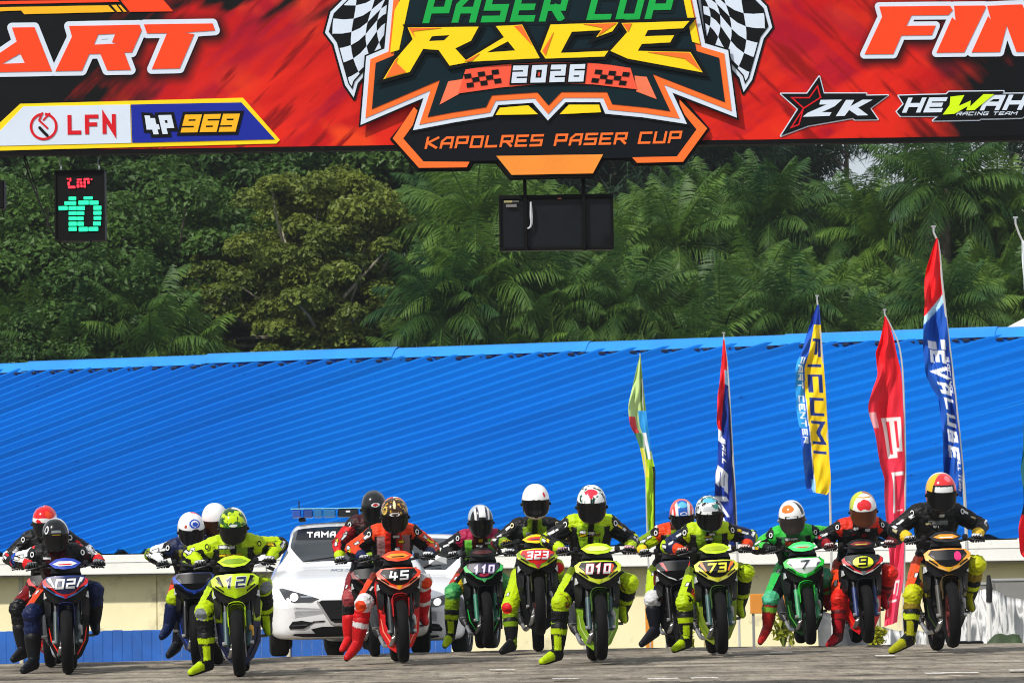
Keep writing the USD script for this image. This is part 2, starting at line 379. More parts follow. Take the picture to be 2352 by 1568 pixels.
# the sheets are laid at a slant, opening slightly fanwise from the left
O2 = EAVE[0]
def to2(p):
    return np.array([(p - O2) @ ex, (p - O2) @ up])
PIV = np.array([-31.6, -26.5])
corners = np.array([to2(e0), to2(e1), to2(r1_), to2(r0_)])
rel = corners - PIV
th_c, rd_c = np.arctan2(rel[:, 1], rel[:, 0]), np.linalg.norm(rel, axis=1)
HGT = 0.105
prof = [(0, 0), (0.25, 0), (0.42, 1), (0.62, 1), (0.80, 0)]
per_sheet = 3
clip_n = [(corners[0], corners[1]), (corners[2], corners[3]), (corners[1], corners[2]), (corners[3], corners[0])]
dth = 0.48 / np.median(rd_c)
nrib = int((th_c.max() - th_c.min()) / dth) + 2
roof_look = usdkit.material(stage, '/World/Looks/roof_paint', {
    'a': ('attribute', {'attribute': 'tint'}), 'tc': ('texture_coordinate', {}), 'mp': ('mapping', {'rotation': (0, 0, 0), 'scale': (1.2, 1.2, 4.0)}),
    'n2': ('noise_texture', {'scale': 2.6, 'detail': 7.0, 'roughness': 0.8}), 'r2': ('rgb_ramp', {'ramp': [(0.685, (0, 0, 0)), (0.72, (1, 1, 1))]}),
    'mm': ('mix', {'mix_type': 'mix', 'color2': (0.16, 0.36, 0.70)}),
    'n3': ('noise_texture', {'scale': 2.2, 'detail': 7.0, 'roughness': 0.75}), 'r3': ('rgb_ramp', {'ramp': [(0.30, (0.15, 0.18, 0.25)), (0.36, (1, 1, 1))]}), 'm3': ('mix', {'mix_type': 'multiply', 'fac': 0.85}),
    'p': ('principled_bsdf', {'roughness': 0.6, 'specular_ior_level': 0.03})},
    [('tc.object', 'mp.vector'), ('mp.vector', 'n2.vector'), ('n2.fac', 'r2.fac'), ('r2.color', 'mm.fac'), ('a.color', 'mm.color1'), ('mp.vector', 'n3.vector'), ('n3.fac', 'r3.fac'),
     ('mm.color', 'm3.color1'), ('r3.color', 'm3.color2'), ('m3.color', 'p.base_color')], surface='p.BSDF')
rl = np.linspace(rd_c.min() - 1.5, rd_c.max() + 0.5, 40)
rr_ = np.random.default_rng(3)
for s0 in range(0, nrib, per_sheet):
    V = [((s0 + k + a) * dth, h) for k in range(min(per_sheet, nrib - s0)) for a, h in prof] + [((s0 + min(per_sheet, nrib - s0)) * dth, 0)]
    V = np.array(V); V[:, 0] += th_c.min()
    lift = 0.002 * ((s0 // per_sheet) % 2)
    P = np.zeros((len(V), len(rl), 3))
    jit = rr_.uniform(-0.3, 0.3) * dth * 0.15
    P[..., 0] = PIV[0] + rl[None] * np.cos(V[:, :1] + jit); P[..., 1] = PIV[1] + rl[None] * np.sin(V[:, :1] + jit)
    dent = 0.016 * (meshkit.fbm(np.stack([V[:, :1] * 400 + 0 * rl[None], rl[None] * 0.5 + 0 * V[:, :1], 0 * P[..., 0]], -1), 2, 5) - 0.5)
    P[..., 2] = V[:, 1:] * HGT + lift + dent
    m = grid(P)
    for a, b in clip_n:
        d = (b - a) / np.linalg.norm(b - a); inward = np.array([-d[1], d[0], 0.0])
        if len(m.faces):
            m = trimesh.intersections.slice_mesh_plane(m, inward, np.r_[a, 0.0])
    if not len(m.faces):
        continue
    v = np.array(m.vertices)
    q_ = v[:, :2] - PIV
    rb = (np.arctan2(q_[:, 1], q_[:, 0]) - th_c.min()) / dth
    tone = 0.86 + 0.28 * meshkit.noise(np.stack([np.floor(rb + 0.1) * 7.31, np.linalg.norm(q_, axis=1) * 0.05, 0 * rb], -1), 11)
    hue = meshkit.fbm(np.stack([v[:, 0] * 0.16, v[:, 1] * 0.16, 0 * rb], -1), 3, 21)[:, None]
    tint = (np.array([0.000, 0.090, 0.44]) * (1 - hue) + np.array([0.000, 0.136, 0.51]) * hue) * tone[:, None]
    sag = 0.05 * np.sin(v[:, 0] * 0.55) * np.sin(np.clip(v[:, 1] / LU, 0, 1) * np.pi)
    w = O2 + v[:, :1] * ex + v[:, 1:2] * up + (v[:, 2:] + sag[:, None]) * nrm - HB
    m = trimesh.Trimesh(w, m.faces, process=False)
    if (m.face_normals @ nrm).mean() < 0:
        m.invert()
    obj('roof_sheet', m, roof_look, hall, tint=tint)
# ridge cap in lengths, each a little out of line with the next
dv = (r1_ - r0_) / np.linalg.norm(r1_ - r0_)
Lr = np.linalg.norm(r1_ - r0_); ncap = 7
for k in range(ncap):
    a, b = r0_ + dv * Lr * k / ncap, r0_ + dv * (Lr * (k + 1) / ncap + 0.12)
    dz = [0.02, 0.05, 0.08, 0.05, 0.03, 0.05, 0.03][k]
    sec = [(-0.36, 0.05), (-0.2, 0.09), (0.0, 0.12), (0.2, 0.08), (0.45, -0.05)]
    P = np.array([[p + (-up * -s[0]) + nrm * s[1] + np.array([0, 0, dz]) - HB for s in sec] for p in (a, (a + b) / 2, b)])
    m = grid(P)
    if (m.face_normals @ nrm).mean() < 0:
        m.invert()
    obj('ridge_cap', m, blue_cap, hall)
    # the dark toothed gap under the cap's lower edge
teeth = []
for k in range(int(Lr / 0.26)):
    c = r0_ + dv * (k + 0.5) * 0.26 - up * 0.40 + nrm * 0.055 - HB
    R = np.eye(4); R[:3, 0], R[:3, 1], R[:3, 2] = dv, up, nrm
    t = bx((0, 0, 0), (0.15, 0.06, 0.05)); t.apply_transform(R); t.apply_translation(c); teeth.append(t)
obj('ridge_filler', join(*teeth), pbr('filler_dark', (0.004, 0.012, 0.04), 0.8), hall, kind='stuff')
# back slope, so that the hall is a whole building
bk = np.array([RIDGE[0] + (RIDGE[0] - EAVE[0]) * np.array([1, 1, -1]), RIDGE[1] + (RIDGE[1] - EAVE[1]) * np.array([1, 1, -1])])
P = np.array([[r0_ - HB, r1_ - HB], [r0_ + up * [1, 1, -1] * LU - HB, r1_ + up * [1, 1, -1] * LU - HB]])
obj('rear_slope', grid(P), blue_roof, hall)
white_trim = pbr('white_trim', (0.80, 0.80, 0.76), 0.55, vary=0.06, scale=2.0, dirt=((0.42, 0.41, 0.36), 3.0, 0.68))
cream = pbr('cream_wall', (0.84, 0.76, 0.47), 0.8, vary=0.08, scale=0.9, dirt=((0.44, 0.39, 0.26), 1.1, 0.62))
dado_blue = pbr('blue_dado', (0.008, 0.10, 0.42), 0.6, vary=0.3, scale=1.4)
out = np.cross(ex, [0, 0, 1.0]); out[2] = 0; out /= np.linalg.norm(out)
if out[1] > 0:
    out = -out
def wall_slab(s0, s1, z0, z1, proud, t):
    """A slab along the hall's front between two shares of its length."""
    a, b = along(EAVE, s0), along(EAVE, s1)
    c = (a + b) / 2; L = np.linalg.norm((b - a)[:2]); R = np.eye(4)
    R[:3, 0] = ex; R[:3, 1] = -out; R[:3, 2] = [0, 0, 1]
    m = bx((0, 0, 0), (L, t, z1 - z0), 0.01); m.apply_transform(R)
    m.apply_translation(np.array([c[0], c[1], (z0 + z1) / 2]) + out * (proud - t / 2) - HB)
    return m
NF = 6
for k in range(NF):
    obj('fascia_board', wall_slab(-0.16 + 1.32 * k / NF + 0.0006, -0.16 + 1.32 * (k + 1) / NF - 0.0006, 0.66, 1.07, 0.06, 0.06), white_trim, hall)
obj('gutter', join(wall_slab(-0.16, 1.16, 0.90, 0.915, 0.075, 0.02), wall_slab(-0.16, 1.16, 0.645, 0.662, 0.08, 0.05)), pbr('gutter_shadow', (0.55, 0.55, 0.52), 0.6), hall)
obj('soffit', wall_slab(-0.16, 1.16, 0.60, 0.64, 0.0, 0.75), pbr('soffit', (0.30, 0.27, 0.2), 0.8), hall)
for k, (a, b) in enumerate([(-0.16, 0.155), (0.156, 0.44), (0.441, 0.70), (0.701, 1.16)]):
    obj('wall', wall_slab(a, b, -2.6, 0.6, -0.52 + 0.012 * (k % 2), 0.2), cream, hall)
rag = []
for k in range(60):   # the dado's hand-painted top edge
    a = -0.16 + 0.62 * k / 60
    rag.append(wall_slab(a, a + 0.62 / 60, -2.6, -0.62 + 0.03 * meshkit.noise(np.array([k * 0.7, 0, 0]), 3), -0.50, 0.02))
obj('dado', join(*rag), dado_blue, hall)
obj('post', wall_slab(0.456, 0.464, -2.6, 0.6, -0.46, 0.07), cream, hall)
for a in (0.01, 0.29, 0.585, 0.86):
    obj('downpipe', wall_slab(a, a + 0.004, -2.6, 0.6, -0.45, 0.08), pbr('downpipe', (0.52, 0.49, 0.4), 0.6), hall)

# boards and stuff in front of the hall, right of the middle
def at(px, py, Y):
    d = CF + CR_ * (px - 1176) / FOCAL_PX - CU * (py - 784) / FOCAL_PX
    return EYE + d * (Y - EYE[1]) / d[1]

orange = pbr('orange_board', (0.72, 0.27, 0.03), 0.5, vary=0.1, scale=2.0)
def standing_board(name, x0, x1, z0, z1, y, mat, label, cat, legs=True):
    t = thing(name, label, cat, ((x0 + x1) / 2, y, float(ground_z((x0 + x1) / 2, y))))
    g = float(ground_z((x0 + x1) / 2, y)); w = x1 - x0
    obj('board', bx((0, 0, (z0 + z1) / 2 - g), (w, 0.03, z1 - z0), 0.006), mat, t)
    obj('frame', join(bx((0, 0.03, z1 - g - 0.02), (w, 0.03, 0.04)), bx((0, 0.03, z0 - g + 0.02), (w, 0.03, 0.04))), pbr('frame_grey', (0.25, 0.25, 0.25), 0.5), t)
    for sx in (-1, 1):
        obj('leg', bx((sx * (w / 2 - 0.06), 0.04, (z1 - g) / 2), (0.05, 0.04, z1 - g), 0.005), pbr('frame_grey', (0.25, 0.25, 0.25), 0.5), t)
    return t
standing_board('advertising_board', 4.36, 5.15, -0.22, 0.147, 66, orange, 'wide orange board standing behind the yellow rider 73 and the green rider', 'board')
standing_board('orange_panel', 2.40, 2.54, -1.15, 0.14, 66, orange, 'narrow upright orange panel beside the pale green feather flag', 'panel')
standing_board('beige_panel', 2.76, 2.90, -0.06, 0.23, 66.5, pbr('tan_board', (0.62, 0.36, 0.13), 0.5), 'small tan board half hidden behind the rider with the navy boots', 'board')

def draped(x0, x1, y, z0, z1, n=60, amp=0.10, seed=1, lean=0.25, hump=0.15):
    """A cloth sheet hung over a low rail, in folds."""
    xs = np.linspace(x0, x1, n); r = np.random.default_rng(seed)
    top = z1 + hump * (meshkit.fbm(np.stack([xs * 0.9, 0 * xs, 0 * xs], -1), 3, seed) - 0.5) * 2
    rows = []
    for k, t in enumerate(np.linspace(0, 1, 14)):
        fold = amp * (meshkit.fbm(np.stack([xs * 3.2 + t * 0.7, 0 * xs + t * 0.8, 0 * xs], -1), 3, seed + 5) - 0.5) * 2 * (0.3 + t)
        rows.append(np.stack([xs + 0.06 * (meshkit.noise(np.stack([xs * 4, 0 * xs + t * 3, 0 * xs], -1), seed + 9) - 0.5), y - lean * t + fold, top + (z0 - top) * t], -1))
    back = rows[0] + np.array([0, 0.5, -0.3])
    return grid(np.array([back] + rows))
sheet = usdkit.material(stage, '/World/Looks/white_sheet', {
    'tc': ('texture_coordinate', {}), 'm': ('mapping', {'scale': (5.0, 1.0, 0.9)}), 'n': ('noise_texture', {'scale': 1.5, 'detail': 4.0, 'distortion': 1.2}),
    'r': ('rgb_ramp', {'ramp': [(0.42, (0.16, 0.17, 0.18)), (0.48, (0.40, 0.41, 0.41)), (0.54, (0.80, 0.80, 0.79)), (0.60, (0.82, 0.82, 0.8)), (0.64, (0.4, 0.4, 0.4))]}),
    'p': ('principled_bsdf', {'roughness': 0.5})},
    [('tc.object', 'm.vector'), ('m.vector', 'n.vector'), ('n.fac', 'r.fac'), ('r.color', 'p.base_color')], surface='p.BSDF')
grey_tarp = pbr('grey_tarp', (0.10, 0.105, 0.11), 0.6, vary=0.4, scale=3.0)
pale_grey = pbr('pale_grey_crate', (0.22, 0.215, 0.20), 0.7, vary=0.15, scale=4.0)
obj('white_sheeting', draped(7.15, 9.6, 60, -1.9, 0.0, seed=4, hump=0.45, amp=0.16), sheet, smooth=True, label='crumpled white plastic sheeting over a barrier at the right edge', category='sheeting')
obj('white_sheeting', draped(6.35, 7.1, 61.5, -1.9, -0.50, seed=8, hump=0.25, amp=0.14), sheet, smooth=True, label='white and grey sheeting behind the rider with the yellow boots', category='sheeting')
obj('grey_tarpaulin', draped(5.3, 6.3, 62.5, -1.9, -0.22, seed=12, amp=0.16, hump=0.3), grey_tarp, smooth=True, label='dark grey tarpaulin heap between the green and the red riders', category='tarpaulin')
for k, (x, w, h, lab) in enumerate([(7.45, 0.45, 0.62, 'left grey crate of the pile behind the right rider'), (8.05, 0.5, 0.74, 'middle grey crate of the pile by the black post'), (8.72, 0.6, 0.80, 'grey crate above the white sheeting at the right edge')]):
    t = thing('grey_crate', lab, 'crate', (x, 62.3, float(ground_z(x, 62.3))))
    g = float(ground_z(x, 62.3)); z1 = -0.45 + h
    obj('box', bx((0, 0, (z1 - g) / 2), (w, 0.6, z1 - g), 0.02), pale_grey, t)
    obj('lid', bx((0, 0, z1 - g + 0.02), (w + 0.03, 0.63, 0.045), 0.01), pbr('pale_lid', (0.30, 0.30, 0.29), 0.6), t)
pt = thing('marshal_post', 'thin black and white post in front of the grey crates at the right', 'post', (7.82, 58.5, float(ground_z(7.82, 58.5))))
g = float(ground_z(7.82, 58.5))
obj('pole', tube([(0, 0, 0), (0, 0, 0.10 - g)], 0.03), pbr('pole_white', (0.75, 0.75, 0.72), 0.4), pt)
obj('black_sleeve', tube([(0, 0, 0.05 - g), (0.01, 0, 0.28 - g), (0.0, 0, 0.50 - g)], [0.05, 0.055, 0.03]), pbr('rubber_black', (0.015, 0.015, 0.016), 0.6), pt)
def hump(x, y, w, h, z0, seed):
    th = np.linspace(0, np.pi, 18); ph = np.linspace(-0.5, 0.5, 10)
    P = np.array([[(x - math.cos(a) * w / 2, y + p * 0.9, z0 + math.sin(a) * h * (1 - (2 * p) ** 2 * 0.8) * (1 + 0.25 * (meshkit.noise(np.array([a * 3, p * 5, 0.0]), seed) - 0.5))) for a in th] for p in ph])
    return grid(P)
obj('green_tarpaulin', hump(7.85, 57, 1.05, 0.94, -1.38, 3), pbr('green_tarp', (0.022, 0.045, 0.010), 0.6, vary=0.5, scale=4.0), smooth=True, label='low dark green tarpaulin mound in front of the white sheeting', category='tarpaulin')

# a white canopy roof showing over the ridge at the far right
tent = thing('white_canopy', 'white canopy roof rising over the blue ridge at the right edge', 'canopy', (16.4, 94, -1.9))
obj('roof', hull([(-3.4, -1.6, 8.5), (3.4, -1.6, 8.5), (-3.4, 1.6, 8.5), (3.4, 1.6, 8.5), (0, 0, 10.2)]), pbr('canopy_white', (0.8, 0.8, 0.78), 0.6), tent)
for sx, sy in ((-3.2, -1.5), (3.2, -1.5), (-3.2, 1.5), (3.2, 1.5)):
    obj('post', tube([(sx, sy, 0), (sx, sy, 8.52)], 0.06), pbr('pole_white', (0.75, 0.75, 0.72), 0.4), tent)
# ------------------------------------------------------------------ the wood behind the hall
def leaf_look(name, dark, light, rough=0.5, trans=0.35):
    return usdkit.material(stage, '/World/Looks/' + name, {
        'g': ('geometry', {}), 'oi': ('object_info', {}), 'tc': ('texture_coordinate', {}), 'n': ('noise_texture', {'scale': 0.9, 'detail': 3.0}),
        'a1': ('math', {'math_type': 'multiply_add', 'value2': 0.55, 'value3': -0.05}), 'a2': ('math', {'math_type': 'multiply_add', 'value2': 0.75}), 'a3': ('math', {'math_type': 'multiply_add', 'value2': 0.3}),
        'r': ('rgb_ramp', {'ramp': [(0.25, dark), (0.95, light)]}),
        'p': ('principled_bsdf', {'roughness': rough, 'specular_ior_level': 0.3}), 't': ('translucent_bsdf', {}), 'm': ('mix_closure', {'fac': trans})},
        [('g.random_per_island', 'a1.value1'), ('tc.object', 'n.vector'), ('n.fac', 'a2.value1'), ('a1.value', 'a2.value3'), ('oi.random', 'a3.value1'), ('a2.value', 'a3.value3'), ('a3.value', 'r.fac'),
         ('r.color', 'p.base_color'), ('r.color', 't.color'), ('p.BSDF', 'm.closure1'), ('t.BSDF', 'm.closure2')], surface='m.closure')
bark = pbr('bark', (0.11, 0.09, 0.065), 0.9, vary=0.4, scale=8.0)
twig_look = pbr('pale_twig', (0.30, 0.27, 0.2), 0.9, vary=0.3, scale=8.0)
palm_green = leaf_look('palm_leaf', (0.014, 0.064, 0.016), (0.21, 0.36, 0.040))
broad_green = leaf_look('broad_leaf', (0.010, 0.045, 0.012), (0.14, 0.27, 0.036))
olive_green = leaf_look('olive_leaf', (0.022, 0.060, 0.010), (0.33, 0.39, 0.05))
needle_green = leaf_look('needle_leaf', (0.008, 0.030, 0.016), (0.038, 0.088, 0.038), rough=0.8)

def palm_meshes(seed, height, nfr=22, flen=3.6, nl=40):
    r = np.random.default_rng(seed)
    trunk = tube(curve([(0, 0, -1.0), (0.1, 0.05, height * 0.5), (0.15, 0.0, height)], 8), np.linspace(0.17, 0.12, 8), 7)
    fr = []
    for k in range(nfr):
        az = k * 2.399 + r.uniform(-0.3, 0.3)
        el = math.radians(np.interp(k / nfr, [0, 1], [80, -35]) + r.uniform(-8, 8))
        L = flen * r.uniform(0.8, 1.1)
        droop = r.uniform(0.9, 1.6) * (0.5 + 0.6 * math.cos(max(el, 0)))
        t = np.linspace(0, 1, 9)
        ang = el - droop * t ** 1.5
        seg = L / 8
        rr = np.r_[0, np.cumsum(np.cos(ang[:-1]) * seg)]; zz = np.r_[0, np.cumsum(np.sin(ang[:-1]) * seg)]
        d = np.array([math.cos(az), math.sin(az), 0]); side = np.array([-math.sin(az), math.cos(az), 0])
        pts = d[None] * rr[:, None] + np.array([0, 0, 1.0]) * (zz[:, None] + height) + [0.15, 0, 0]
        fr.append(tube(pts, np.linspace(0.035, 0.008, 9), 3, cap=False))
        tt = np.linspace(0.12, 0.99, nl)
        P = np.stack([np.interp(tt, t, pts[:, i]) for i in range(3)], 1)
        tan = np.gradient(P, axis=0); tan /= np.linalg.norm(tan, axis=1, keepdims=True)
        nor = np.cross(side, tan)
        V = []
        for s in (-1, 1):
            ll = 1.15 * np.sin(np.clip(tt * 0.85 + 0.15, 0, 1) * np.pi) ** 0.6 * r.uniform(0.75, 1.1, nl) * flen / 3.6
            dirv = side * s * 0.75 + tan * 0.6 + np.array([0, 0, -0.42]) + nor * 0.1 + r.normal(0, 0.09, (nl, 3))
            dirv /= np.linalg.norm(dirv, axis=1, keepdims=True)
            w = 0.022 * tan
            tip = P + dirv * ll[:, None] + np.array([0, 0, -0.34]) * (ll[:, None] ** 2)
            mid = P + dirv * ll[:, None] * 0.5
            V.append(np.stack([P - w * 0.4, P + w * 0.4, mid + w, mid - w, tip], 1))
        V = np.concatenate(V)
        n = len(V); b = np.arange(n)[:, None] * 5
        F = np.concatenate([b + [0, 1, 2], b + [0, 2, 3], b + [3, 2, 4]])
        fr.append(trimesh.Trimesh(V.reshape(-1, 3), F, process=False))
    return trunk, join(*fr)

def leaf_cards(C, N, size, r, long=1.6, fold=0.25):
    """One folded leaf (two faces a side) at each centre, facing roughly along N."""
    n = len(C)
    N = N + r.normal(0, 0.55, (n, 3)); N /= np.linalg.norm(N, axis=1, keepdims=True)
    A = np.cross(N, r.normal(0, 1, (n, 3))); A /= np.linalg.norm(A, axis=1, keepdims=True) + 1e-9
    B = np.cross(N, A)
    s = size * r.uniform(0.6, 1.3, (n, 1))
    V = np.stack([C - A * s * long / 2, C + B * s / 2 + N * s * fold, C + A * s * long / 2, C - B * s / 2 + N * s * fold], 1)
    b = np.arange(n)[:, None] * 4
    F = np.concatenate([b + [0, 1, 2], b + [0, 2, 3]])
    return trimesh.Trimesh(V.reshape(-1, 3), F, process=False)

def broad_meshes(seed, height, width, nclump=60, per=170, size=0.2, zlow=0.25, clump=0.9):
    r = np.random.default_rng(seed)
    limbs = [tube(curve([(0, 0, -1), (0.1, 0, height * 0.3), (0.0, 0.1, height * 0.6)], 6), np.linspace(0.3, 0.16, 6), 8)]
    tw, Cs, Ns = [], [], []
    for k in range(nclump):
        a = r.uniform(0, 2 * np.pi); u = r.uniform(-0.75, 1)
        sh = math.sqrt(1 - (u * 0.98) ** 2)
        rad = r.uniform(0.62, 1.0) if k % 4 else r.uniform(0.2, 0.6)
        c = np.array([math.cos(a) * sh * width / 2 * rad, math.sin(a) * sh * width / 2 * rad, height * (zlow + 1) / 2 + u * rad * height * (1 - zlow) / 2])
        if k % 3 == 0:
            b = np.array([0, 0, height * r.uniform(0.25, 0.55)])
            tw.append(tube(curve([b, (b + c) / 2 + r.normal(0, 0.25, 3), c + (c - b) * 0.06], 5), np.linspace(0.09, 0.02, 5), 5, cap=False))
        cr = clump * r.uniform(0.6, 1.25)
        d = r.normal(0, 1, (per, 3)); d /= np.linalg.norm(d, axis=1, keepdims=True)
        d[:, 2] = np.where(d[:, 2] < -0.3, -d[:, 2], d[:, 2])
        P = c + d * cr * r.uniform(0.55, 1.05, (per, 1)) * [1, 1, 0.75]
        Cs.append(P); Ns.append(d * 0.7 + np.array([0, 0, 0.6]))
    return join(*limbs), join(*tw), leaf_cards(np.concatenate(Cs), np.concatenate(Ns), size, r)

def needle_meshes(seed, height, width, nb=95, per=190):
    """A tall she-oak: a straight stem, upswept limbs and hanging thin foliage."""
    r = np.random.default_rng(seed)
    trunk = [tube(curve([(0, 0, -1), (0.15, 0, height * 0.5), (0, 0.1, height)], 8), np.linspace(0.26, 0.04, 8), 7)]
    P, D = [], []
    for k in range(nb):
        z = height * r.uniform(0.18, 0.97); a = r.uniform(0, 2 * np.pi)
        L = width / 2 * (1.1 - 0.7 * (z / height)) * r.uniform(0.6, 1.15)
        d = np.array([math.cos(a), math.sin(a), r.uniform(0.15, 0.7)])
        b = np.array([0.1, 0, z]); e = b + d * L
        trunk.append(tube([b, (b + e) / 2 + [0, 0, 0.12 * L], e], [0.06, 0.04, 0.012], 4, cap=False))
        t = r.uniform(0.25, 1.05, per) ** 0.8
        q = b + (e - b) * t[:, None] + r.normal(0, 0.22, (per, 3)) + np.array([0, 0, 0.1])
        P.append(q); D.append(np.array([d[0], d[1], 0]) * 0.5 + r.normal(0, 0.45, (per, 3)) + [0, 0, -0.35])
    P, D = np.concatenate(P), np.concatenate(D); n = len(P)
    D /= np.linalg.norm(D, axis=1, keepdims=True)
    W = np.cross(D, r.normal(0, 1, (n, 3))); W /= np.linalg.norm(W, axis=1, keepdims=True)
    L = r.uniform(0.35, 0.8, (n, 1)); w = 0.034
    V = np.stack([P - W * w, P + W * w, P + D * L + [0, 0, -0.1] + W * w * 0.3], 1)
    return join(*trunk), trimesh.Trimesh(V.reshape(-1, 3), np.arange(n * 3).reshape(-1, 3), process=False)

def first_tree(name, parts, label, cat, loc, rot, group, scale=1.0):
    t = thing(name, label, cat, loc, rot, group)
    UsdGeom.Xformable(t).GetOrderedXformOps()[2].Set(Gf.Vec3f(*([scale] * 3)))
    for pn, mesh, mat in parts:
        obj(pn, mesh, mat, t)
    return t
protos = {}
def plant(kind, builder, label, cat, x, y, rot, scale, group, dz=0.0):
    loc = (x, y, float(ground_z(x, y)) + dz)
    if kind not in protos:
        protos[kind] = first_tree(*builder(), label, cat, loc, rot, group, scale)
    else:
        copy_of(protos[kind], loc, rot, scale, label, cat, group)
def palm(v):
    specs = [(11, 3.9, 34, 2.3), (12, 5.0, 34, 2.2), (13, 2.6, 32, 2.4), (14, 6.0, 34, 2.2)]
    def b():
        t, f = palm_meshes(*specs[v]); return 'palm_tree', [('trunk', t, bark), ('fronds', f, palm_green)]
    return b
def broad(v):
    specs = [(21, 9, 7.5, 110, 240, 0.15), (22, 7, 6.0, 80, 220, 0.15), (23, 11, 8.5, 130, 240, 0.17)]
    def b():
        t, w, l = broad_meshes(*specs[v]); return 'broadleaf_tree', [('trunk', t, bark), ('branches', w, bark), ('crown', l, broad_green)]
    return b
def oak(v):
    def b():
        t, l = needle_meshes(31 + v, 17 + 2 * v, 8.5 + v) if v < 2 else needle_meshes(36, 17, 8.5, 36, 85); return 'she_oak', [('trunk', t, bark), ('crown', l, needle_green)]
    return b
GP, GB, GN = 'palms in the wood behind the blue roof', 'leafy trees in the wood behind the blue roof', 'tall she-oaks at the back of the wood'
LP, LB, LN = 'green palm with arching fronds in the wood behind the blue roof', 'leafy green tree in the wood behind the blue roof', 'tall dark feathery tree at the back of the wood'
def px_x(px, Y):
    return float(at(px, 800, Y)[0])
# the big olive tree left of the middle, over the roof
t, w, l = broad_meshes(41, 8.3, 8.2, 260, 330, 0.115, 0.05, 0.62)
big = first_tree('olive_tree', [('trunk', t, bark), ('branches', w, twig_look), ('crown', l, olive_green)], 'big round tree with yellowish olive leaves over the roof, left of the middle', 'tree', (px_x(745, 100), 100, 3.45), 0, None)
r = np.random.default_rng(5)
# rows of the wood, each (pixel x over the frame, distance, kind of tree, scale)
for (px, Y, kd, sc) in [
        (-60, 99, 'b1', .95), (95, 102, 'b0', 0.95), (250, 98, 'b1', 0.82), (385, 103, 'b0', 0.9), (520, 112, 'b2', 1.0), (640, 118, 'b2', 1.05), (30, 112, 'b2', 0.95), (180, 115, 'b2', 1.0), (330, 118, 'b2', 1.05), (860, 116, 'b2', 1.05), (960, 120, 'b2', 1.0), (30, 96, 'b1', 0.55), (190, 96, 'b1', 0.5), (1140, 106, 'b1', .8), (1330, 108, 'b0', .75), (1520, 107, 'b1', .8), (1660, 109, 'b0', .7), (1840, 108, 'b1', .62), (2070, 108, 'b1', .66), (2250, 107, 'b1', .66), (1010, 104, 'b1', .8)]:
    v = int(kd[1]); plant(kd, broad(v), LB, 'tree', px_x(px, Y), Y, r.uniform(0, 360), sc, GB)
rp = np.random.default_rng(19)
spots = [(60, 97, 0, .9), (300, 97, 0, 1.0), (330, 96, 2, 1.1), (225, 97, 2, 1.0), (140, 96, 2, 1.0), (60, 104, 1, 1.0), (210, 105, 1, 1.0), (400, 97, 2, 1.0), (2165, 103, 3, 1.25), (2300, 104, 3, 1.1), (1080, 98, 1, 1.3)]
for row, (Y0, kinds) in enumerate([(96, (2, 2, 0)), (98.5, (0, 2, 0)), (101.5, (0, 1, 0)), (105, (1, 3, 0)), (109, (3, 1, 3))]):
    px = 985 + 20 * row
    while px < 2470:
        top = 1.0 if px < 1700 else 0.92
        if not (row == 4 and px > 1720):
            spots.append((px, Y0 + rp.uniform(-1.2, 1.2), kinds[int(rp.integers(0, 3))], top * rp.uniform(0.85, 1.2)))
        px += rp.uniform(48, 84)
for (px, Y, v, sc) in spots:
    if px > 2215 and Y < 99.8:
        continue
    plant(f'p{v}', palm(v), LP, 'palm tree', px_x(px, Y), Y, r.uniform(0, 360), sc, GP)
for (px, Y, v, sc) in [(-40, 124, 0, 1.0), (90, 126, 1, 1.0), (230, 128, 0, 1.05), (390, 127, 1, 1.0), (560, 130, 0, 1.1), (730, 130, 1, 1.05), (900, 128, 0, 1.1), (1010, 122, 1, 1.05), (1120, 120, 0, 1.1), (1230, 124, 1, 1.05), (1340, 119, 0, 1.1), (1450, 122, 1, 1.05),
        (1560, 119, 0, 1.05), (1650, 123, 1, 1.0), (1740, 120, 0, 1.0), (1850, 124, 1, .95), (1960, 122, 0, .98), (2090, 124, 1, .92), (2210, 122, 0, .95), (2330, 124, 1, .95), (2440, 122, 0, 1.0)]:
    if px > 1700:
        sc *= 0.74; v = 2
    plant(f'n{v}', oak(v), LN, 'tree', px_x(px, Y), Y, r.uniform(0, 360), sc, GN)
# a closed stand of big dark trees along the skyline, thinning out to the right
def bigtree():
    t, w, l = broad_meshes(61, 15, 12, 150, 300, 0.26, 0.15, 1.3)
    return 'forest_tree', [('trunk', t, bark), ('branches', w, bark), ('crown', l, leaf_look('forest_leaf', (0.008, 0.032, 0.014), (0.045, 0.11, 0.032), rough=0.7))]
for (px, Y, sc) in [(-60, 146, 1.1), (90, 150, 1.15), (250, 146, 1.1), (400, 152, 1.2), (560, 147, 1.15), (720, 151, 1.2), (880, 146, 1.15), (1030, 150, 1.15), (1180, 146, 1.15), (1330, 150, 1.15), (1480, 146, 1.1), (1610, 150, 0.9)]:
    plant('f0', bigtree, 'big dense dark tree closing the skyline of the wood', 'tree', px_x(px, Y), Y, r.uniform(0, 360), sc, 'big dark trees along the skyline of the wood')
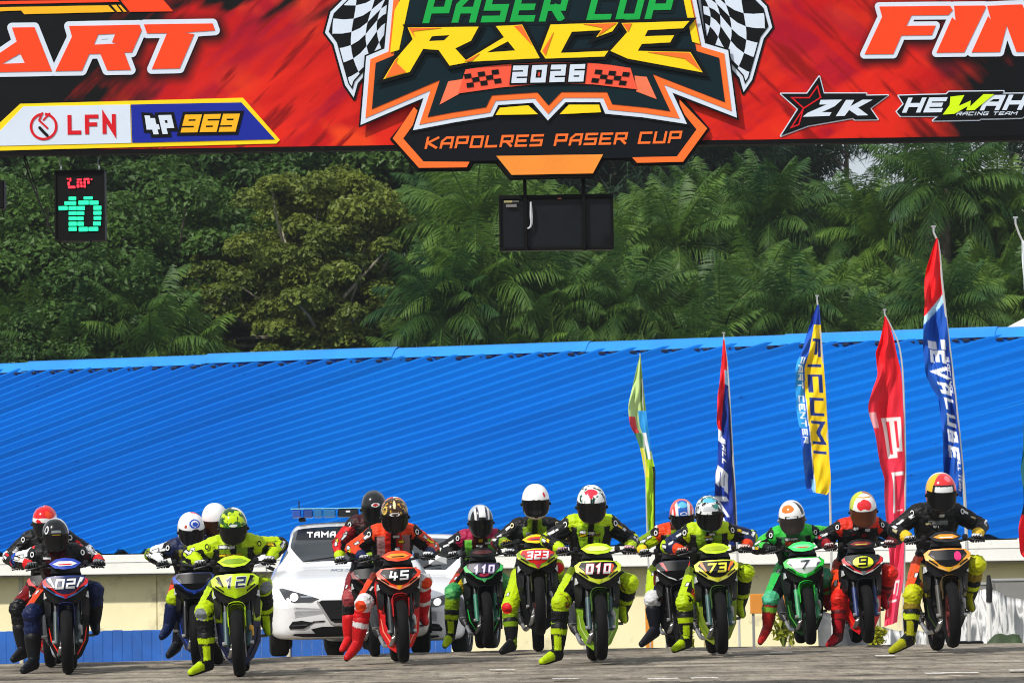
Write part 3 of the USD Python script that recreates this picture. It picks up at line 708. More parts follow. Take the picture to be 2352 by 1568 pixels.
# dense low growth between the trunks: nobody could count it
rr = np.random.default_rng(77)
Cx = rr.uniform(-24, 24, 3400); Cy = rr.uniform(92.5, 150, 3400)
Cz = ground_z(Cx, Cy) + rr.uniform(0.2, 1.0, 3400) * np.clip(1.5 + (Cy - 92) * 0.16, 0, 6.5)
per = 12
C = np.repeat(np.stack([Cx, Cy, Cz], 1), per, 0) + rr.normal(0, 0.5, (3400 * per, 3))
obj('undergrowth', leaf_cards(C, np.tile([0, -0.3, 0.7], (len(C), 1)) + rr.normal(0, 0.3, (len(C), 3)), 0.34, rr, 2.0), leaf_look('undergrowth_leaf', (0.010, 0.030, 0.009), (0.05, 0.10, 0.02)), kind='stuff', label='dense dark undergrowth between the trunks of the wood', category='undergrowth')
# a flowering yellow bush at the ridge, far left
t, w, l = broad_meshes(55, 5.0, 2.1, 26, 130, 0.10, 0.62, 0.36)
first_tree('yellow_bush', [('trunk', t, bark), ('branches', w, bark), ('crown', l, leaf_look('yellow_leaf', (0.07, 0.10, 0.01), (0.34, 0.34, 0.04)))], 'small bush with yellow leaves peeping over the roof ridge at the left', 'bush', (px_x(268, 94), 94, 1.25), 0, None)
# yellow-green plants at the track's edge
def weed(x, y, seed, label, h=0.45, look=None):
    r = np.random.default_rng(seed)
    n = 70
    a = r.uniform(0, 2 * np.pi, n); rad = r.uniform(0, 0.5 * h, n); C = np.stack([np.cos(a) * rad, np.sin(a) * rad * 0.5, r.uniform(0.12, 1, n) * h], 1)
    t = thing('roadside_plant', label, 'plant', (x, y, float(ground_z(x, y))))
    obj('leaves', leaf_cards(C, np.tile([0, -0.8, 0.5], (n, 1)), 0.05, r, 2.2), look or leaf_look('weed_leaf', (0.20, 0.24, 0.01), (0.62, 0.58, 0.03)), t)
    obj('stems', join(*[tube([(0, 0, 0), c * [0.6, 0.6, 0.6], c], [0.012, 0.01, 0.005], 4) for c in C[::5]]), pbr('stem_green', (0.12, 0.17, 0.02), 0.7), t)
weed(3.0, 39.8, 1, 'yellow-green plant beside the green bike\'s wheel', 0.42)
weed(4.12, 40.5, 2, 'small yellow plant between the red bike and the yellow boot', 0.22)
weed(1.96, 41.0, 3, 'tiny yellow plant below the rider with the navy boots', 0.2)

# the damp air over the wood
haze = usdkit.material(stage, '/World/Looks/haze_air', {'v': ('principled_volume', {'color': (0.86, 0.93, 1.0), 'density': 0.00018})}, volume='v.volume')
obj('haze', bx((0, 60, 14), (640, 900, 60)), haze, kind='stuff')
# ------------------------------------------------------------------ the start and finish gantry with its printed banner
GYD = 24.0                                   # its distance down the track
KS = GYD / 33.0                              # size of the banner against its first drawing
def Z1(x, y): return (x * 0.37348, y * 0.37348)
def Z2(x, y): return (689.06 + x * 0.46386, y * 0.46386)
def Z3(x, y): return (1665.2 + x * 0.29199, y * 0.29199)
def plane(pts, z=None):
    """Banner tracing units -> metres across and up on the banner."""
    out = []
    for p in pts:
        q = z(*p) if z else p
        w = at(q[0], q[1], GYD); out.append((w[0], w[2]))
    return out
def PG(pts, z=None, holes=()):
    return Polygon(plane(pts, z), [plane(h, z) for h in holes]).buffer(0)
def LT(text, a, b, top, z=None, **kw):
    pa, pb, pt = plane([a, b, top], z)
    return lettering(text, pa, pb, np.array(pt) - np.array(pa), **kw)

gan = thing('start_gantry', 'start and finish gantry with a red and black printed banner across the track', 'gantry', (0, GYD, 0))
def show(poly, layer, mat, name, parent=gan, t=0.004, label=None):
    first = None
    for g in getattr(poly, 'geoms', [poly]):
        if g.geom_type != 'Polygon' or g.area < 1e-7:
            continue
        m = flat(g, t)
        v = np.array(m.vertices)
        w = np.stack([v[:, 0], -layer * 0.0045 - v[:, 2], v[:, 1]], 1)
        mm = trimesh.Trimesh(w, m.faces, process=False)
        if mm.volume < 0:
            mm.invert()
        o = obj(name, mm, mat, parent, label=label)
        first = first or o
    return first
def ink(name, rgb, rough=0.42):
    return pbr('ink_' + name, lin(*rgb), rough, vary=0.05, scale=3.0, spec=0.2)
WHITE, BLACK, DARK = ink('white', (208, 220, 236)), ink('black', (5, 7, 9)), ink('dark_teal', (2, 30, 38))
ORANGE, YELLOW, GREEN, RED = ink('orange', (250, 112, 45)), ink('yellow', (246, 212, 25)), ink('green', (20, 165, 70)), ink('red', (206, 22, 34))
GOLD, NAVY, FIRE, RIB = ink('gold', (240, 178, 30)), ink('navy', (24, 40, 150)), ink('fire', (244, 70, 30)), ink('ribbon', (240, 88, 62))
NIGHT, LIME = ink('night', (3, 8, 17)), ink('lime', (205, 240, 20))

# --- letters of START and FINISH
S1 = [PG([(75, 172), (213, 170), (320, 440), (-90, 448), (-90, 390), (104, 258)], Z1, [[(125, 332), (154, 390), (12, 395)]]),
      PG([(425, 163), (858, 155), (872, 190), (812, 325), (765, 325), (805, 432), (660, 435), (618, 333), (550, 335), (505, 437), (342, 440), (444, 228)], Z1, [[(605, 215), (710, 210), (690, 262), (728, 271), (578, 277)]]),
      PG([(885, 153), (1308, 147), (1323, 190), (1133, 203), (1195, 213), (1105, 423), (935, 427), (1028, 207), (905, 208)], Z1)]
S3 = [PG([(1212, 55), (1768, 50), (1790, 82), (1755, 122), (1465, 125), (1425, 208), (1655, 205), (1625, 280), (1385, 283), (1322, 428), (1097, 430), (1235, 135)], Z3),
      PG([(1800, 50), (2040, 47), (2052, 60), (1880, 415), (1662, 418), (1785, 140), (1812, 165)], Z3),
      PG([(2060, 50), (2335, 38), (2470, 330), (2470, 408), (2290, 411), (2215, 205), (2160, 412), (1938, 415), (2068, 130), (2090, 158)], Z3)]
START, FIN = unary_union(S1), unary_union(S3)
k_m = abs(plane([(100, 100)])[0][0] - plane([(101, 100)])[0][0])      # metres to one tracing unit
OUT1, OUT3 = START.buffer(11 * k_m, join_style='round'), FIN.buffer(10 * k_m, join_style='round')

# --- the banner's board and its printed ground
bx0, bx1 = -6.4, 6.4
zb_l, zb_r = 1.1 + 3.790 * KS, 1.1 + 3.772 * KS
ztop = 1.1 + 5.65 * KS
def zbot(x): return zb_l + (zb_r - zb_l) * (x / KS + 4.8) / 9.6
nxg, nzg = 1100, 120
xs = np.linspace(bx0, bx1, nxg)
P = np.zeros((nzg, nxg, 3)); T = np.linspace(0, 1, nzg)[:, None]
P[..., 0] = xs[None]; P[..., 2] = (zbot(xs) + 0.002)[None] + T * (ztop - zbot(xs) - 0.002)[None]
P[..., 1] = -0.002
U_, V_ = P[..., 0] / KS, (P[..., 2] - 1.1) / KS - 3.8
def N(sx, sz, ang=0.0, seed=0, oct=5):
    c, s = math.cos(ang), math.sin(ang)
    return meshkit.fbm(np.stack([(U_ * c + V_ * s) * sx, (-U_ * s + V_ * c) * sz, 0 * U_], -1), oct, seed)
def mixc(a, b, t):
    t = np.clip(t, 0, 1)[..., None]
    return a * (1 - t) + b * t
c_black, c_teal, c_red, c_crim, c_fire, c_orng = (np.array(lin(*c)) for c in ((3, 4, 6), (2, 18, 26), (190, 14, 16), (166, 6, 36), (222, 36, 18), (234, 66, 22)))
sgn = np.where(U_ < 0, -1.0, 1.0)
edge = np.abs(U_)
brush = N(1.2, 7.0, 0.75, 3) * (U_ < 0) + N(1.2, 7.0, -0.75, 4) * (U_ >= 0)
soft = N(0.8, 0.9, 0, 9)
col = mixc(np.broadcast_to(c_red, P.shape), np.broadcast_to(c_crim, P.shape), (brush - 0.48) * 7)
col = mixc(col, np.broadcast_to(c_fire, P.shape), (N(1.0, 4.5, 0.6, 12) - 0.44) * 6 * (1 - np.clip(V_ / 1.3, 0, 1)) + (0.9 - V_) * 0.75 + 0.08)
col = mixc(col, np.broadcast_to(c_orng, P.shape), (N(1.6, 3.0, -0.5, 21) - 0.58) * 6 * (0.9 - V_))
fine = N(1.5, 16.0, 0.8, 31, 4) * (U_ < 0) + N(1.5, 16.0, -0.8, 32, 4) * (U_ >= 0)
col = mixc(col, np.broadcast_to(c_red * 0.55, P.shape), (fine - 0.62) * 9)
blk = (edge - 2.95 + (brush - 0.5) * 1.5 + (V_ - 0.8) * 0.55) * 1.6 - 0.25
blk = np.where(U_ > 0, (edge - 3.72 + (brush - 0.5) * 1.0 - (V_ - 0.4) * 0.5) * 1.5, blk)
col = mixc(col, mixc(np.broadcast_to(c_black, P.shape), np.broadcast_to(c_teal, P.shape), (soft - 0.35) * 2.5), blk)
topblk = ((V_ - 1.32) * 3.2 + (N(1.1, 3.5, 0.6, 44) - 0.5) * 6.0 - np.abs(edge - 2.6) * 0.9)
col = mixc(col, np.broadcast_to(c_black, P.shape), topblk)
for (poly, wd, off) in ((OUT1, 0.10 * KS, (0.015, -0.02)), (OUT3, 0.09 * KS, (0.015, -0.02))):    # the printed drop shadow round the words
    pts = shapely.points(P[..., 0].ravel() - off[0], P[..., 2].ravel() - off[1])
    d = shapely.distance(poly, pts).reshape(U_.shape)
    col = mixc(col, np.broadcast_to(c_black, P.shape), (1 - d / wd) * 0.9 * (d < wd))
bm = grid(P)
if bm.face_normals[:, 1].mean() > 0:
    bm.invert()
obj('banner', bm, tinted('banner_print', 0.45, vary=0.08, scale=1.2, spec=0.2), gan, tint=col.reshape(-1, 3), label='red and black printed banner cloth')
obj('backing', join(*[hull([(x, y, z) for x, zz in ((a, (zbot(a), ztop)), (b, (zbot(b), ztop))) for z in zz for y in (0.02, 0.08)]) for a, b in ((bx0, 0), (0, bx1))]), pbr('frame_black', (0.004, 0.004, 0.0045), 0.55, spec=0.12), gan)
obj('bottom_rail', join(*[hull([(x, y, zbot(x) + dz) for x in (a, b) for dz in (-0.030, -0.001) for y in (-0.012, 0.09)]) for a, b in ((bx0, -0.01), (0.01, bx1))]), pbr('rail_black', (0.004, 0.004, 0.005), 0.6, spec=0.1, dirt=((0.06, 0.03, 0.012), 6.0, 0.68)), gan)
obj('top_rail', bx((0, 0.15, ztop + 0.03), (bx1 - bx0, 0.36, 0.09), 0.01), pbr('frame_black', (0.004, 0.004, 0.0045), 0.55, spec=0.12), gan)
steel = pbr('gantry_steel', (0.35, 0.35, 0.36), 0.4, metal=0.6)
for sx in (-1, 1):
    parts = []
    for dx, dy in ((-.2, 0), (.2, 0), (-.2, .35), (.2, .35)):
        parts.append(tube([(sx * 6.2 + dx, dy, 0), (sx * 6.2 + dx, dy, ztop)], 0.03, 8))
    for k in range(12):
        z = 0.3 + k * 0.52
        parts += [tube([(sx * 6.2 - .2, 0, z), (sx * 6.2 + .2, 0, z + 0.5)], 0.014, 5), tube([(sx * 6.2 - .2, .35, z + 0.5), (sx * 6.2 + .2, .35, z)], 0.014, 5)]
    obj('truss_leg', join(*parts), steel, gan)
    obj('foot_plate', bx((sx * 6.2, 0.17, 0.02), (0.8, 0.8, 0.04), 0.01), steel, gan)

# --- words
st = show(OUT1, 1, WHITE, 'start_lettering_edge'); show(START, 2, FIRE, 'start_lettering')
show(OUT3, 1, WHITE, 'finish_lettering_edge'); show(FIN, 2, FIRE, 'finish_lettering')
# stripes at the upper left
show(unary_union([PG([(-160, 12), (722, 0), (738, 14), (-160, 32)], Z1), PG([(742, 5), (1002, -2), (1066, 72), (800, 76)], Z1)]), 1, FIRE, 'stripe')
show(unary_union([PG([(-160, 50), (666, 35), (706, 76), (150, 90), (130, 67), (-160, 78)], Z1), PG([(686, 34), (716, 33), (748, 76), (722, 76)], Z1), PG([(728, 33), (742, 33), (780, 75), (762, 75)], Z1)]), 1, GOLD, 'stripe')
# --- sponsor plate LFN / 4P969
plate = Polygon(plane([(125, 640), (1495, 603), (1722, 862), (1700, 884), (-160, 932), (-160, 905)], Z1))
show(plate, 1, YELLOW, 'sponsor_plate_edge')
show(PG([(145, 657), (800, 645), (808, 881), (-20, 899), (-20, 830)], Z1), 2, WHITE, 'sponsor_plate')
show(PG([(806, 645), (1485, 632), (1690, 858), (814, 880)], Z1), 2, NAVY, 'sponsor_plate')
ring = Point(plane([(270, 780)], Z1)[0]).buffer(85 * .37348 * k_m, 32).difference(Point(plane([(270, 780)], Z1)[0]).buffer(70 * .37348 * k_m, 32))
ring = ring.difference(PG([(255, 690), (282, 685), (270, 742), (240, 730)], Z1))
show(unary_union([ring, LineString(plane([(262, 698), (242, 742), (293, 790)], Z1)).buffer(6 * .37348 * k_m), LineString(plane([(268, 740), (306, 700)], Z1)).buffer(5 * .37348 * k_m), LT('LFN', (418, 830), (715, 824), (416, 710), Z1, stroke=0.2, gap=0.3)]), 3, RED, 'sponsor_lettering')
show(LineString(plane([(246, 788), (268, 812), (292, 836)], Z1)).buffer(9 * .37348 * k_m), 3, BLACK, 'sponsor_mark')
w4, w9 = LT('4P', (912, 830), (1082, 826), (885, 714), Z1, stroke=0.27, gap=0.12), LT('969', (1112, 818), (1450, 812), (1140, 708), Z1, stroke=0.27, gap=0.12)
show(unary_union([w4, w9]).buffer(0.028 * KS, join_style='mitre'), 3, BLACK, 'sponsor_lettering_edge')
show(w4, 4, WHITE, 'sponsor_lettering'); show(w9, 4, GOLD, 'sponsor_lettering')
# --- the emblem: flags behind
FLAG = [(505, -40), (235, -25), (150, 60), (122, 165), (165, 222), (195, 330), (222, 425), (267, 490), (288, 415), (345, 352), (360, 300), (470, 262)]
def flag_xy(s, t):
    a = np.array([165 + 345 * s, 95 - 105 * s]); b = np.array([262 + 200 * s, 470 - 250 * s])
    p = a * (1 - t) + b * t
    return p + np.array([-40 * math.sin(t * 3.1) + 18 * math.sin(s * 4), 28 * math.sin(s * 5.5) * (1 - 0.4 * t)])
for mir in (False, True):
    mz = (lambda x, y: Z2(2462 - x, y - 27)) if mir else Z2
    base = PG(FLAG, mz)
    show(base.buffer(4 * k_m), 1, BLACK, 'checkered_flag_edge'); show(base.buffer(-1 * k_m), 2, WHITE, 'checkered_flag_edge')
    inner = base.buffer(-9 * k_m); show(inner, 3, BLACK, 'checkered_flag')
    cells = []
    for i in range(-1, 5):
        for j in range(-3, 5):
            if (i + j) % 2 == 0:
                cells.append(PG([flag_xy(s / 4, t / 5) for s, t in ((i, j), (i + .5, j), (i + 1, j), (i + 1, j + .5), (i + 1, j + 1), (i + .5, j + 1), (i, j + 1), (i, j + .5))], mz))
    show(unary_union(cells).intersection(base.buffer(-12 * k_m)), 4, WHITE, 'checkered_flag_cells')
# lower panel of the emblem, hanging below the rail on its own board
LOW = PG([(575, 540), (1900, 500), (2022, 640), (1900, 812), (1655, 818), (1640, 793), (1505, 790), (1448, 878), (1040, 887), (972, 806), (858, 806), (836, 842), (586, 846), (452, 690)], Z2)
show(LOW.buffer(3 * k_m), 1, BLACK, 'emblem_board', t=0.0045)
obj('emblem_board', (lambda m: m)(trimesh.Trimesh(np.stack([(lambda v: v[:, 0])(np.array(flat(LOW, 0.06).vertices)), np.array(flat(LOW, 0.06).vertices)[:, 2] - 0.031, np.array(flat(LOW, 0.06).vertices)[:, 1]], 1), flat(LOW, 0.06).faces, process=False)), pbr('frame_black', (0.004, 0.004, 0.0045), 0.55, spec=0.12), gan)
show(PG([(590, 552), (1890, 512), (1985, 640), (1868, 780), (600, 806), (505, 690)], Z2), 8, NIGHT, 'emblem_panel')
show(unary_union([PG([(565, 535), (460, 690), (590, 835), (826, 832), (840, 805), (612, 803), (512, 690), (600, 568)], Z2), PG([(1878, 498), (2015, 640), (1895, 805), (1668, 810), (1643, 783), (1865, 778), (1962, 645), (1880, 545)], Z2)]), 9, ORANGE, 'emblem_bracket')
show(PG([(972, 776), (1500, 768), (1450, 862), (1048, 870)], Z2), 9, pbr('ink_glow_orange', lin(252, 140, 40), 0.42, vary=0.25, scale=1.5), 'emblem_bracket')
kp = LT('KAPOLRES PASER CUP', (617, 742), (1880, 712), (630, 682), Z2, stroke=0.19, gap=0.2)
show(kp, 9, ORANGE, 'emblem_lettering')
# the shield
O = PG([(470, -60), (440, 262), (350, 300), (326, 590), (648, 452), (592, 622), (760, 590), (940, 562), (968, 505), (1162, 492), (1228, 570), (1305, 490), (1500, 490), (1525, 548), (1700, 565), (1878, 592), (1800, 425), (2135, 555), (2098, 272), (1985, 238), (1925, -60)], Z2)
W = O.buffer(10 * k_m, join_style='mitre', mitre_limit=4)
show(W.buffer(4 * k_m, join_style='mitre', mitre_limit=3), 10, BLACK, 'emblem_shield_edge')
show(W, 11, WHITE, 'emblem_shield_edge'); show(O, 12, ORANGE, 'emblem_shield_edge')
D = O.buffer(-13 * k_m, join_style='mitre')
show(D, 13, DARK, 'emblem_shield')
show(unary_union([PG([(528, -50), (556, -50), (492, 255), (448, 268), (470, 60)], Z2), PG([(1886, -50), (1918, -50), (1978, 225), (1940, 215)], Z2), PG([(990, 540), (1130, 528), (1178, 572), (968, 576)], Z2).difference(O), PG([(1330, 525), (1480, 525), (1490, 562), (1285, 572)], Z2).difference(O)]), 14, YELLOW, 'emblem_trim')
show(unary_union([PG([(735, 410), (812, 398), (792, 470), (692, 525)], Z2), PG([(1655, 382), (1715, 388), (1765, 498), (1664, 460)], Z2)]), 14, ink('salmon', (236, 120, 84)), 'ribbon_tail')
show(PG([(820, 352), (930, 336), (1040, 325), (1240, 316), (1440, 320), (1540, 330), (1635, 345), (1668, 450), (1450, 425), (1230, 420), (1000, 440), (785, 470)], Z2), 15, RIB, 'ribbon')
ck = []
for i in range(5):
    for j in range(3):
        if (i + j) % 2 == 0:
            x, y = 812 + i * 34 + j * 6, 376 + j * 22 - i * 5
            ck.append(PG([(x, y), (x + 34, y - 5), (x + 38, y + 17), (x + 4, y + 22)], Z2))
            x, y = 1462 + i * 34 - j * 8, 352 + j * 21 + i * 3
            ck.append(PG([(x, y), (x + 34, y + 3), (x + 28, y + 24), (x - 6, y + 21)], Z2))
show(unary_union(ck), 16, BLACK, 'ribbon_checks')
yr = LT('2026', (1046, 420), (1402, 412), (1056, 334), Z2, stroke=0.27, gap=0.25)
show(yr.buffer(0.016 * KS, join_style='mitre'), 16, BLACK, 'year_edge'); show(yr, 17, WHITE, 'year')
pc = LT('PASER CUP', (607, 124), (1822, 106), (645, -22), Z2, stroke=0.22, gap=0.2)
show(pc.buffer(0.03 * KS, join_style='mitre'), 14, pbr('ink_deep', lin(4, 26, 30), 0.4), 'cup_lettering_edge'); show(pc, 15, GREEN, 'cup_lettering')
RACE = [PG([(535, 147), (885, 143), (848, 212), (770, 250), (832, 318), (742, 335), (688, 258), (612, 252), (545, 366), (415, 402), (470, 310), (560, 205)], Z2, [[(655, 190), (742, 184), (715, 210), (640, 214)]]),
        PG([(970, 140), (1100, 133), (1187, 298), (808, 317), (1010, 195)], Z2, [[(1030, 215), (1066, 260), (925, 270)]]),
        PG([(1240, 132), (1575, 122), (1545, 165), (1465, 195), (1490, 160), (1345, 168), (1290, 272), (1525, 262), (1505, 290), (1215, 300), (1190, 265)], Z2),
        PG([(1590, 125), (1925, 115), (1895, 150), (1720, 160), (1705, 190), (1850, 185), (1830, 220), (1690, 228), (1670, 262), (1930, 268), (1990, 368), (1620, 300), (1535, 262), (1618, 170)], Z2)]
race = unary_union(RACE)
show(race.buffer(0.032 * KS, join_style='mitre'), 18, BLACK, 'race_lettering_edge'); show(race, 19, YELLOW, 'race_lettering')
show(unary_union([PG([(540, 150), (700, 149), (560, 165), (572, 195)], Z2), PG([(500, 262), (478, 318), (528, 368), (424, 398)], Z2), PG([(1060, 140), (1100, 136), (1150, 235)], Z2), PG([(815, 313), (890, 275), (850, 312)], Z2), PG([(1400, 130), (1565, 125), (1470, 190), (1500, 148)], Z2), PG([(1200, 262), (1255, 170), (1222, 262), (1215, 285)], Z2), PG([(1595, 128), (1640, 127), (1622, 168)], Z2), PG([(1720, 268), (1925, 270), (1985, 362), (1900, 300)], Z2)]).intersection(race.buffer(-0.006 * KS)), 20, ORANGE, 'race_lettering_flare')
# sponsors on the right
star = PG([(440, 740), (645, 740), (740, 605), (775, 738), (1110, 738), (1105, 755), (1280, 752), (1140, 855), (1200, 940), (1020, 942), (1005, 930), (655, 990), (440, 1070), (575, 860)], Z3)
show(star.buffer(2.5 * k_m), 1, WHITE, 'sponsor_plate_edge'); show(star, 2, BLACK, 'sponsor_plate')
si = star.buffer(-8 * k_m, join_style='mitre').intersection(PG([(440, 600), (780, 600), (760, 770), (620, 860), (560, 1070), (440, 1080)], Z3))
show(si.difference(si.buffer(-3 * k_m, join_style='mitre')), 3, RED, 'sponsor_mark')
show(unary_union([PG([(750, 790), (920, 787), (860, 840), (760, 886), (838, 886), (820, 915), (610, 922), (650, 890), (800, 825), (740, 825)], Z3), PG([(950, 790), (1015, 790), (985, 840), (1080, 788), (1160, 788), (1045, 850), (1125, 910), (1040, 912), (975, 868), (940, 915), (870, 918)], Z3)]), 3, WHITE, 'sponsor_lettering')
hp = PG([(1365, 755), (1740, 745), (1760, 725), (2190, 720), (2180, 740), (2480, 736), (2480, 850), (2330, 930), (2010, 935), (2000, 945), (1635, 950), (1680, 915), (1380, 915), (1350, 880), (1405, 820)], Z3)
show(hp.buffer(2.5 * k_m), 1, WHITE, 'sponsor_plate_edge'); show(hp, 2, BLACK, 'sponsor_plate')
show(unary_union([LT('HE', (1390, 890), (1700, 886), (1440, 772), Z3, stroke=0.27, gap=0.15), LT('AH', (2000, 872), (2330, 868), (2055, 752), Z3, stroke=0.27, gap=0.15), LT('RACING TEAM', (1815, 912), (2290, 908), (1828, 884), Z3, stroke=0.2)]), 3, WHITE, 'sponsor_lettering')
show(PG([(1770, 765), (1880, 752), (1835, 838), (1930, 795), (1925, 842), (2030, 745), (2115, 745), (1960, 870), (1895, 872), (1905, 840), (1800, 900), (1710, 905), (1765, 830)], Z3), 4, LIME, 'sponsor_lettering')

# ------------------------------------------------------------------ boards hanging from the gantry
led_red = pbr('led_red', (0.5, 0.02, 0.03), 0.4, emit=(1.0, 0.03, 0.06, 1.1))
led_green = pbr('led_green', (0.01, 0.3, 0.12), 0.4, emit=(0.01, 0.74, 0.36, 1.15))
casing = pbr('display_black', (0.004, 0.004, 0.005), 0.5, spec=0.15, vary=0.3, scale=9)
def W3(p, Y): return at(p[0], p[1], Y)
YB = GYD + 0.1
# LAP counter: casing, dot rows, two clips, a cable
a, b = W3(Z1(335, 1050), YB), W3(Z1(648, 1478), YB)
lap = thing('lap_display', 'black hanging display with LAP in red and a green 10', 'display', ((a[0] + b[0]) / 2, YB, b[2]))
lx0, lz0 = (a[0] + b[0]) / 2, b[2]
w_, h_ = b[0] - a[0], a[2] - b[2]
obj('casing', bx((0, 0.05, h_ / 2), (w_, 0.12, h_), 0.008), casing, lap)
obj('bezel', join(bx((0, -0.014, h_ - 0.006), (w_, 0.012, 0.012)), bx((0, -0.014, 0.006), (w_, 0.012, 0.012)), bx((-w_ / 2 + 0.006, -0.014, h_ / 2), (0.012, 0.012, h_ - 0.024)), bx((w_ / 2 - 0.006, -0.014, h_ / 2), (0.012, 0.012, h_ - 0.024))), casing, lap)
def led(cells, mat, name):
    ms = []
    for (x0, y0, x1, y1) in cells:
        p, q = W3(Z1(x0, y0), YB), W3(Z1(x1, y1), YB)
        ms.append(bx(((p[0] + q[0]) / 2 - lx0, -0.016, (p[2] + q[2]) / 2 - lz0), (abs(q[0] - p[0]), 0.012, abs(p[2] - q[2])), 0.003))
    obj(name, join(*ms), mat, lap)
led([(424, 1212, 470, 1232), (398, 1240, 470, 1262), (362, 1270, 418, 1294), (424, 1270, 474, 1294), (424, 1302, 474, 1324), (424, 1334, 474, 1356), (424, 1366, 474, 1390), (424, 1398, 474, 1422),
     (516, 1210, 572, 1228), (484, 1236, 548, 1260), (552, 1236, 608, 1260), (476, 1270, 524, 1294), (576, 1268, 626, 1292), (476, 1302, 520, 1324), (576, 1300, 626, 1322), (476, 1334, 516, 1356), (578, 1332, 624, 1354), (478, 1366, 518, 1390), (574, 1364, 622, 1388), (486, 1398, 542, 1424), (546, 1398, 606, 1422)], led_green, 'digit_cells')
led([(412, 1098, 424, 1106), (430, 1096, 440, 1118), (418, 1120, 432, 1144), (420, 1146, 466, 1160), (474, 1102, 506, 1112), (474, 1116, 486, 1132), (492, 1118, 508, 1134), (474, 1136, 490, 1156), (496, 1138, 510, 1154), (516, 1098, 552, 1110), (516, 1114, 530, 1134), (538, 1114, 554, 1132), (516, 1138, 530, 1156), (560, 1100, 570, 1110)], led_red, 'word_cells')
for sx in (0.1, 0.86):
    x = -w_ / 2 + w_ * sx
    obj('clip', join(tube(curve([(x, 0.04, h_), (x + 0.006, 0.04, h_ + 0.026), (x - 0.003, 0.04, h_ + 0.05)], 8), 0.0065, 6), tube([(x - 0.003, 0.04, h_ + 0.045), (x, 0.06, h_ + 0.10)], 0.0045, 6)), pbr('bright_steel', (0.65, 0.66, 0.68), 0.25, metal=0.9), lap)
def L3(x, y): p = W3(Z1(x, y), YB); return (p[0] - lx0, 0.03, p[2] - lz0)
obj('cable', tube(curve([L3(143, 955), L3(178, 1090), L3(235, 1230), L3(290, 1360), L3(345, 1465), L3(400, 1525), L3(450, 1538), L3(520, 1525), L3(556, 1490), L3(556, 1475)], 40), 0.006, 6), pbr('rubber_black', (0.015, 0.015, 0.016), 0.6), lap)
obj('cable', tube(curve([L3(150, 955), L3(186, 1060), L3(222, 1170), L3(230, 1215)], 20), 0.0045, 6), pbr('rubber_black', (0.015, 0.015, 0.016), 0.6), lap)
# the big black back of a display, on two straps
def Z4(x, y): return ((1800 + x / 1.8092) / 1.7415, (650 + y / 1.8092) / 1.7415)
a, b = W3(Z4(352, 240), YB), W3(Z4(1187, 626), YB)
scr = thing('hanging_screen', 'large black screen hanging on two straps below the emblem', 'screen', ((a[0] + b[0]) / 2, YB, b[2]))
sx0, sz0, w_, h_ = (a[0] + b[0]) / 2, b[2], b[0] - a[0], a[2] - b[2]
tl = rotm('y', 1.0 * 0.35)
obj('casing', bx((0, 0.05, h_ / 2), (w_, 0.10, h_), 0.012, tl), pbr('screen_face', (0.006, 0.008, 0.011), 0.4, spec=0.2, vary=0.2, scale=2, dirt=((0.001, 0.001, 0.001), 4.5, 0.58)), scr)
fr = [bx((0, -0.006, h_ - 0.015), (w_, 0.02, 0.03), 0.004), bx((0, -0.006, 0.011), (w_, 0.02, 0.022), 0.004), bx((-w_ / 2 + 0.009, -0.006, h_ / 2), (0.018, 0.02, h_ - 0.053), 0.004), bx((w_ / 2 - 0.009, -0.006, h_ / 2), (0.018, 0.02, h_ - 0.053), 0.004)]
obj('bezel', join(*fr), pbr('frame_black', (0.004, 0.004, 0.0045), 0.55, spec=0.12), scr)
for xx in (545, 968):
    p, q, s = W3(Z4(xx, 100), YB), W3(Z4(xx, 640), YB), W3(Z4(xx, 95), YB)
    obj('strap', bx(((p[0] + q[0]) / 2 - sx0, -0.03, (p[2] + q[2]) / 2 - sz0), (0.025, 0.016, p[2] - q[2]), 0.004), pbr('frame_black', (0.004, 0.004, 0.0045), 0.55, spec=0.12), scr)
p = W3(Z4(585, 370), YB)
obj('cable_tie', join(tube(curve([W3(Z4(x, y), YB - 0.03) - [sx0, YB, sz0] for x, y in ((585, 285), (587, 360), (590, 430), (580, 468), (562, 478), (553, 465))], 24), 0.012 * np.r_[np.linspace(0.6, 1, 12), np.linspace(1, 0.4, 12)], 6)), pbr('grey_plastic', (0.45, 0.48, 0.50), 0.5), scr)
for (x0, y0, x1, y1, m) in ((390, 278, 450, 292, 'sticker_gold'), (452, 278, 498, 290, 'sticker_dim'), (405, 305, 482, 325, 'sticker_grey'), (778, 258, 806, 268, 'sticker_red')):
    p, q = W3(Z4(x0, y0), YB), W3(Z4(x1, y1), YB)
    obj('sticker', bx(((p[0] + q[0]) / 2 - sx0, -0.019, (p[2] + q[2]) / 2 - sz0), (q[0] - p[0], 0.004, p[2] - q[2])), pbr(m, {'sticker_gold': (0.30, 0.27, 0.12), 'sticker_dim': (0.08, 0.08, 0.07), 'sticker_grey': (0.16, 0.15, 0.15), 'sticker_red': (0.28, 0.06, 0.04)}[m], 0.5), scr)
# a second black display whose right end shows at the left edge
p, q = W3((-75, 415), YB), W3((10, 479), YB)
d2 = thing('black_display', 'black hanging box cut off by the left edge of the picture', 'display', ((p[0] + q[0]) / 2, YB, q[2]))
obj('casing', bx((0, 0.05, (p[2] - q[2]) / 2), (q[0] - p[0], 0.12, p[2] - q[2]), 0.008), casing, d2)
obj('hanger', tube([(0, 0.05, p[2] - q[2]), (0, 0.05, 1.1 + 3.85 * KS - q[2])], 0.010), pbr('frame_black', (0.004, 0.004, 0.0045), 0.55, spec=0.12), d2)
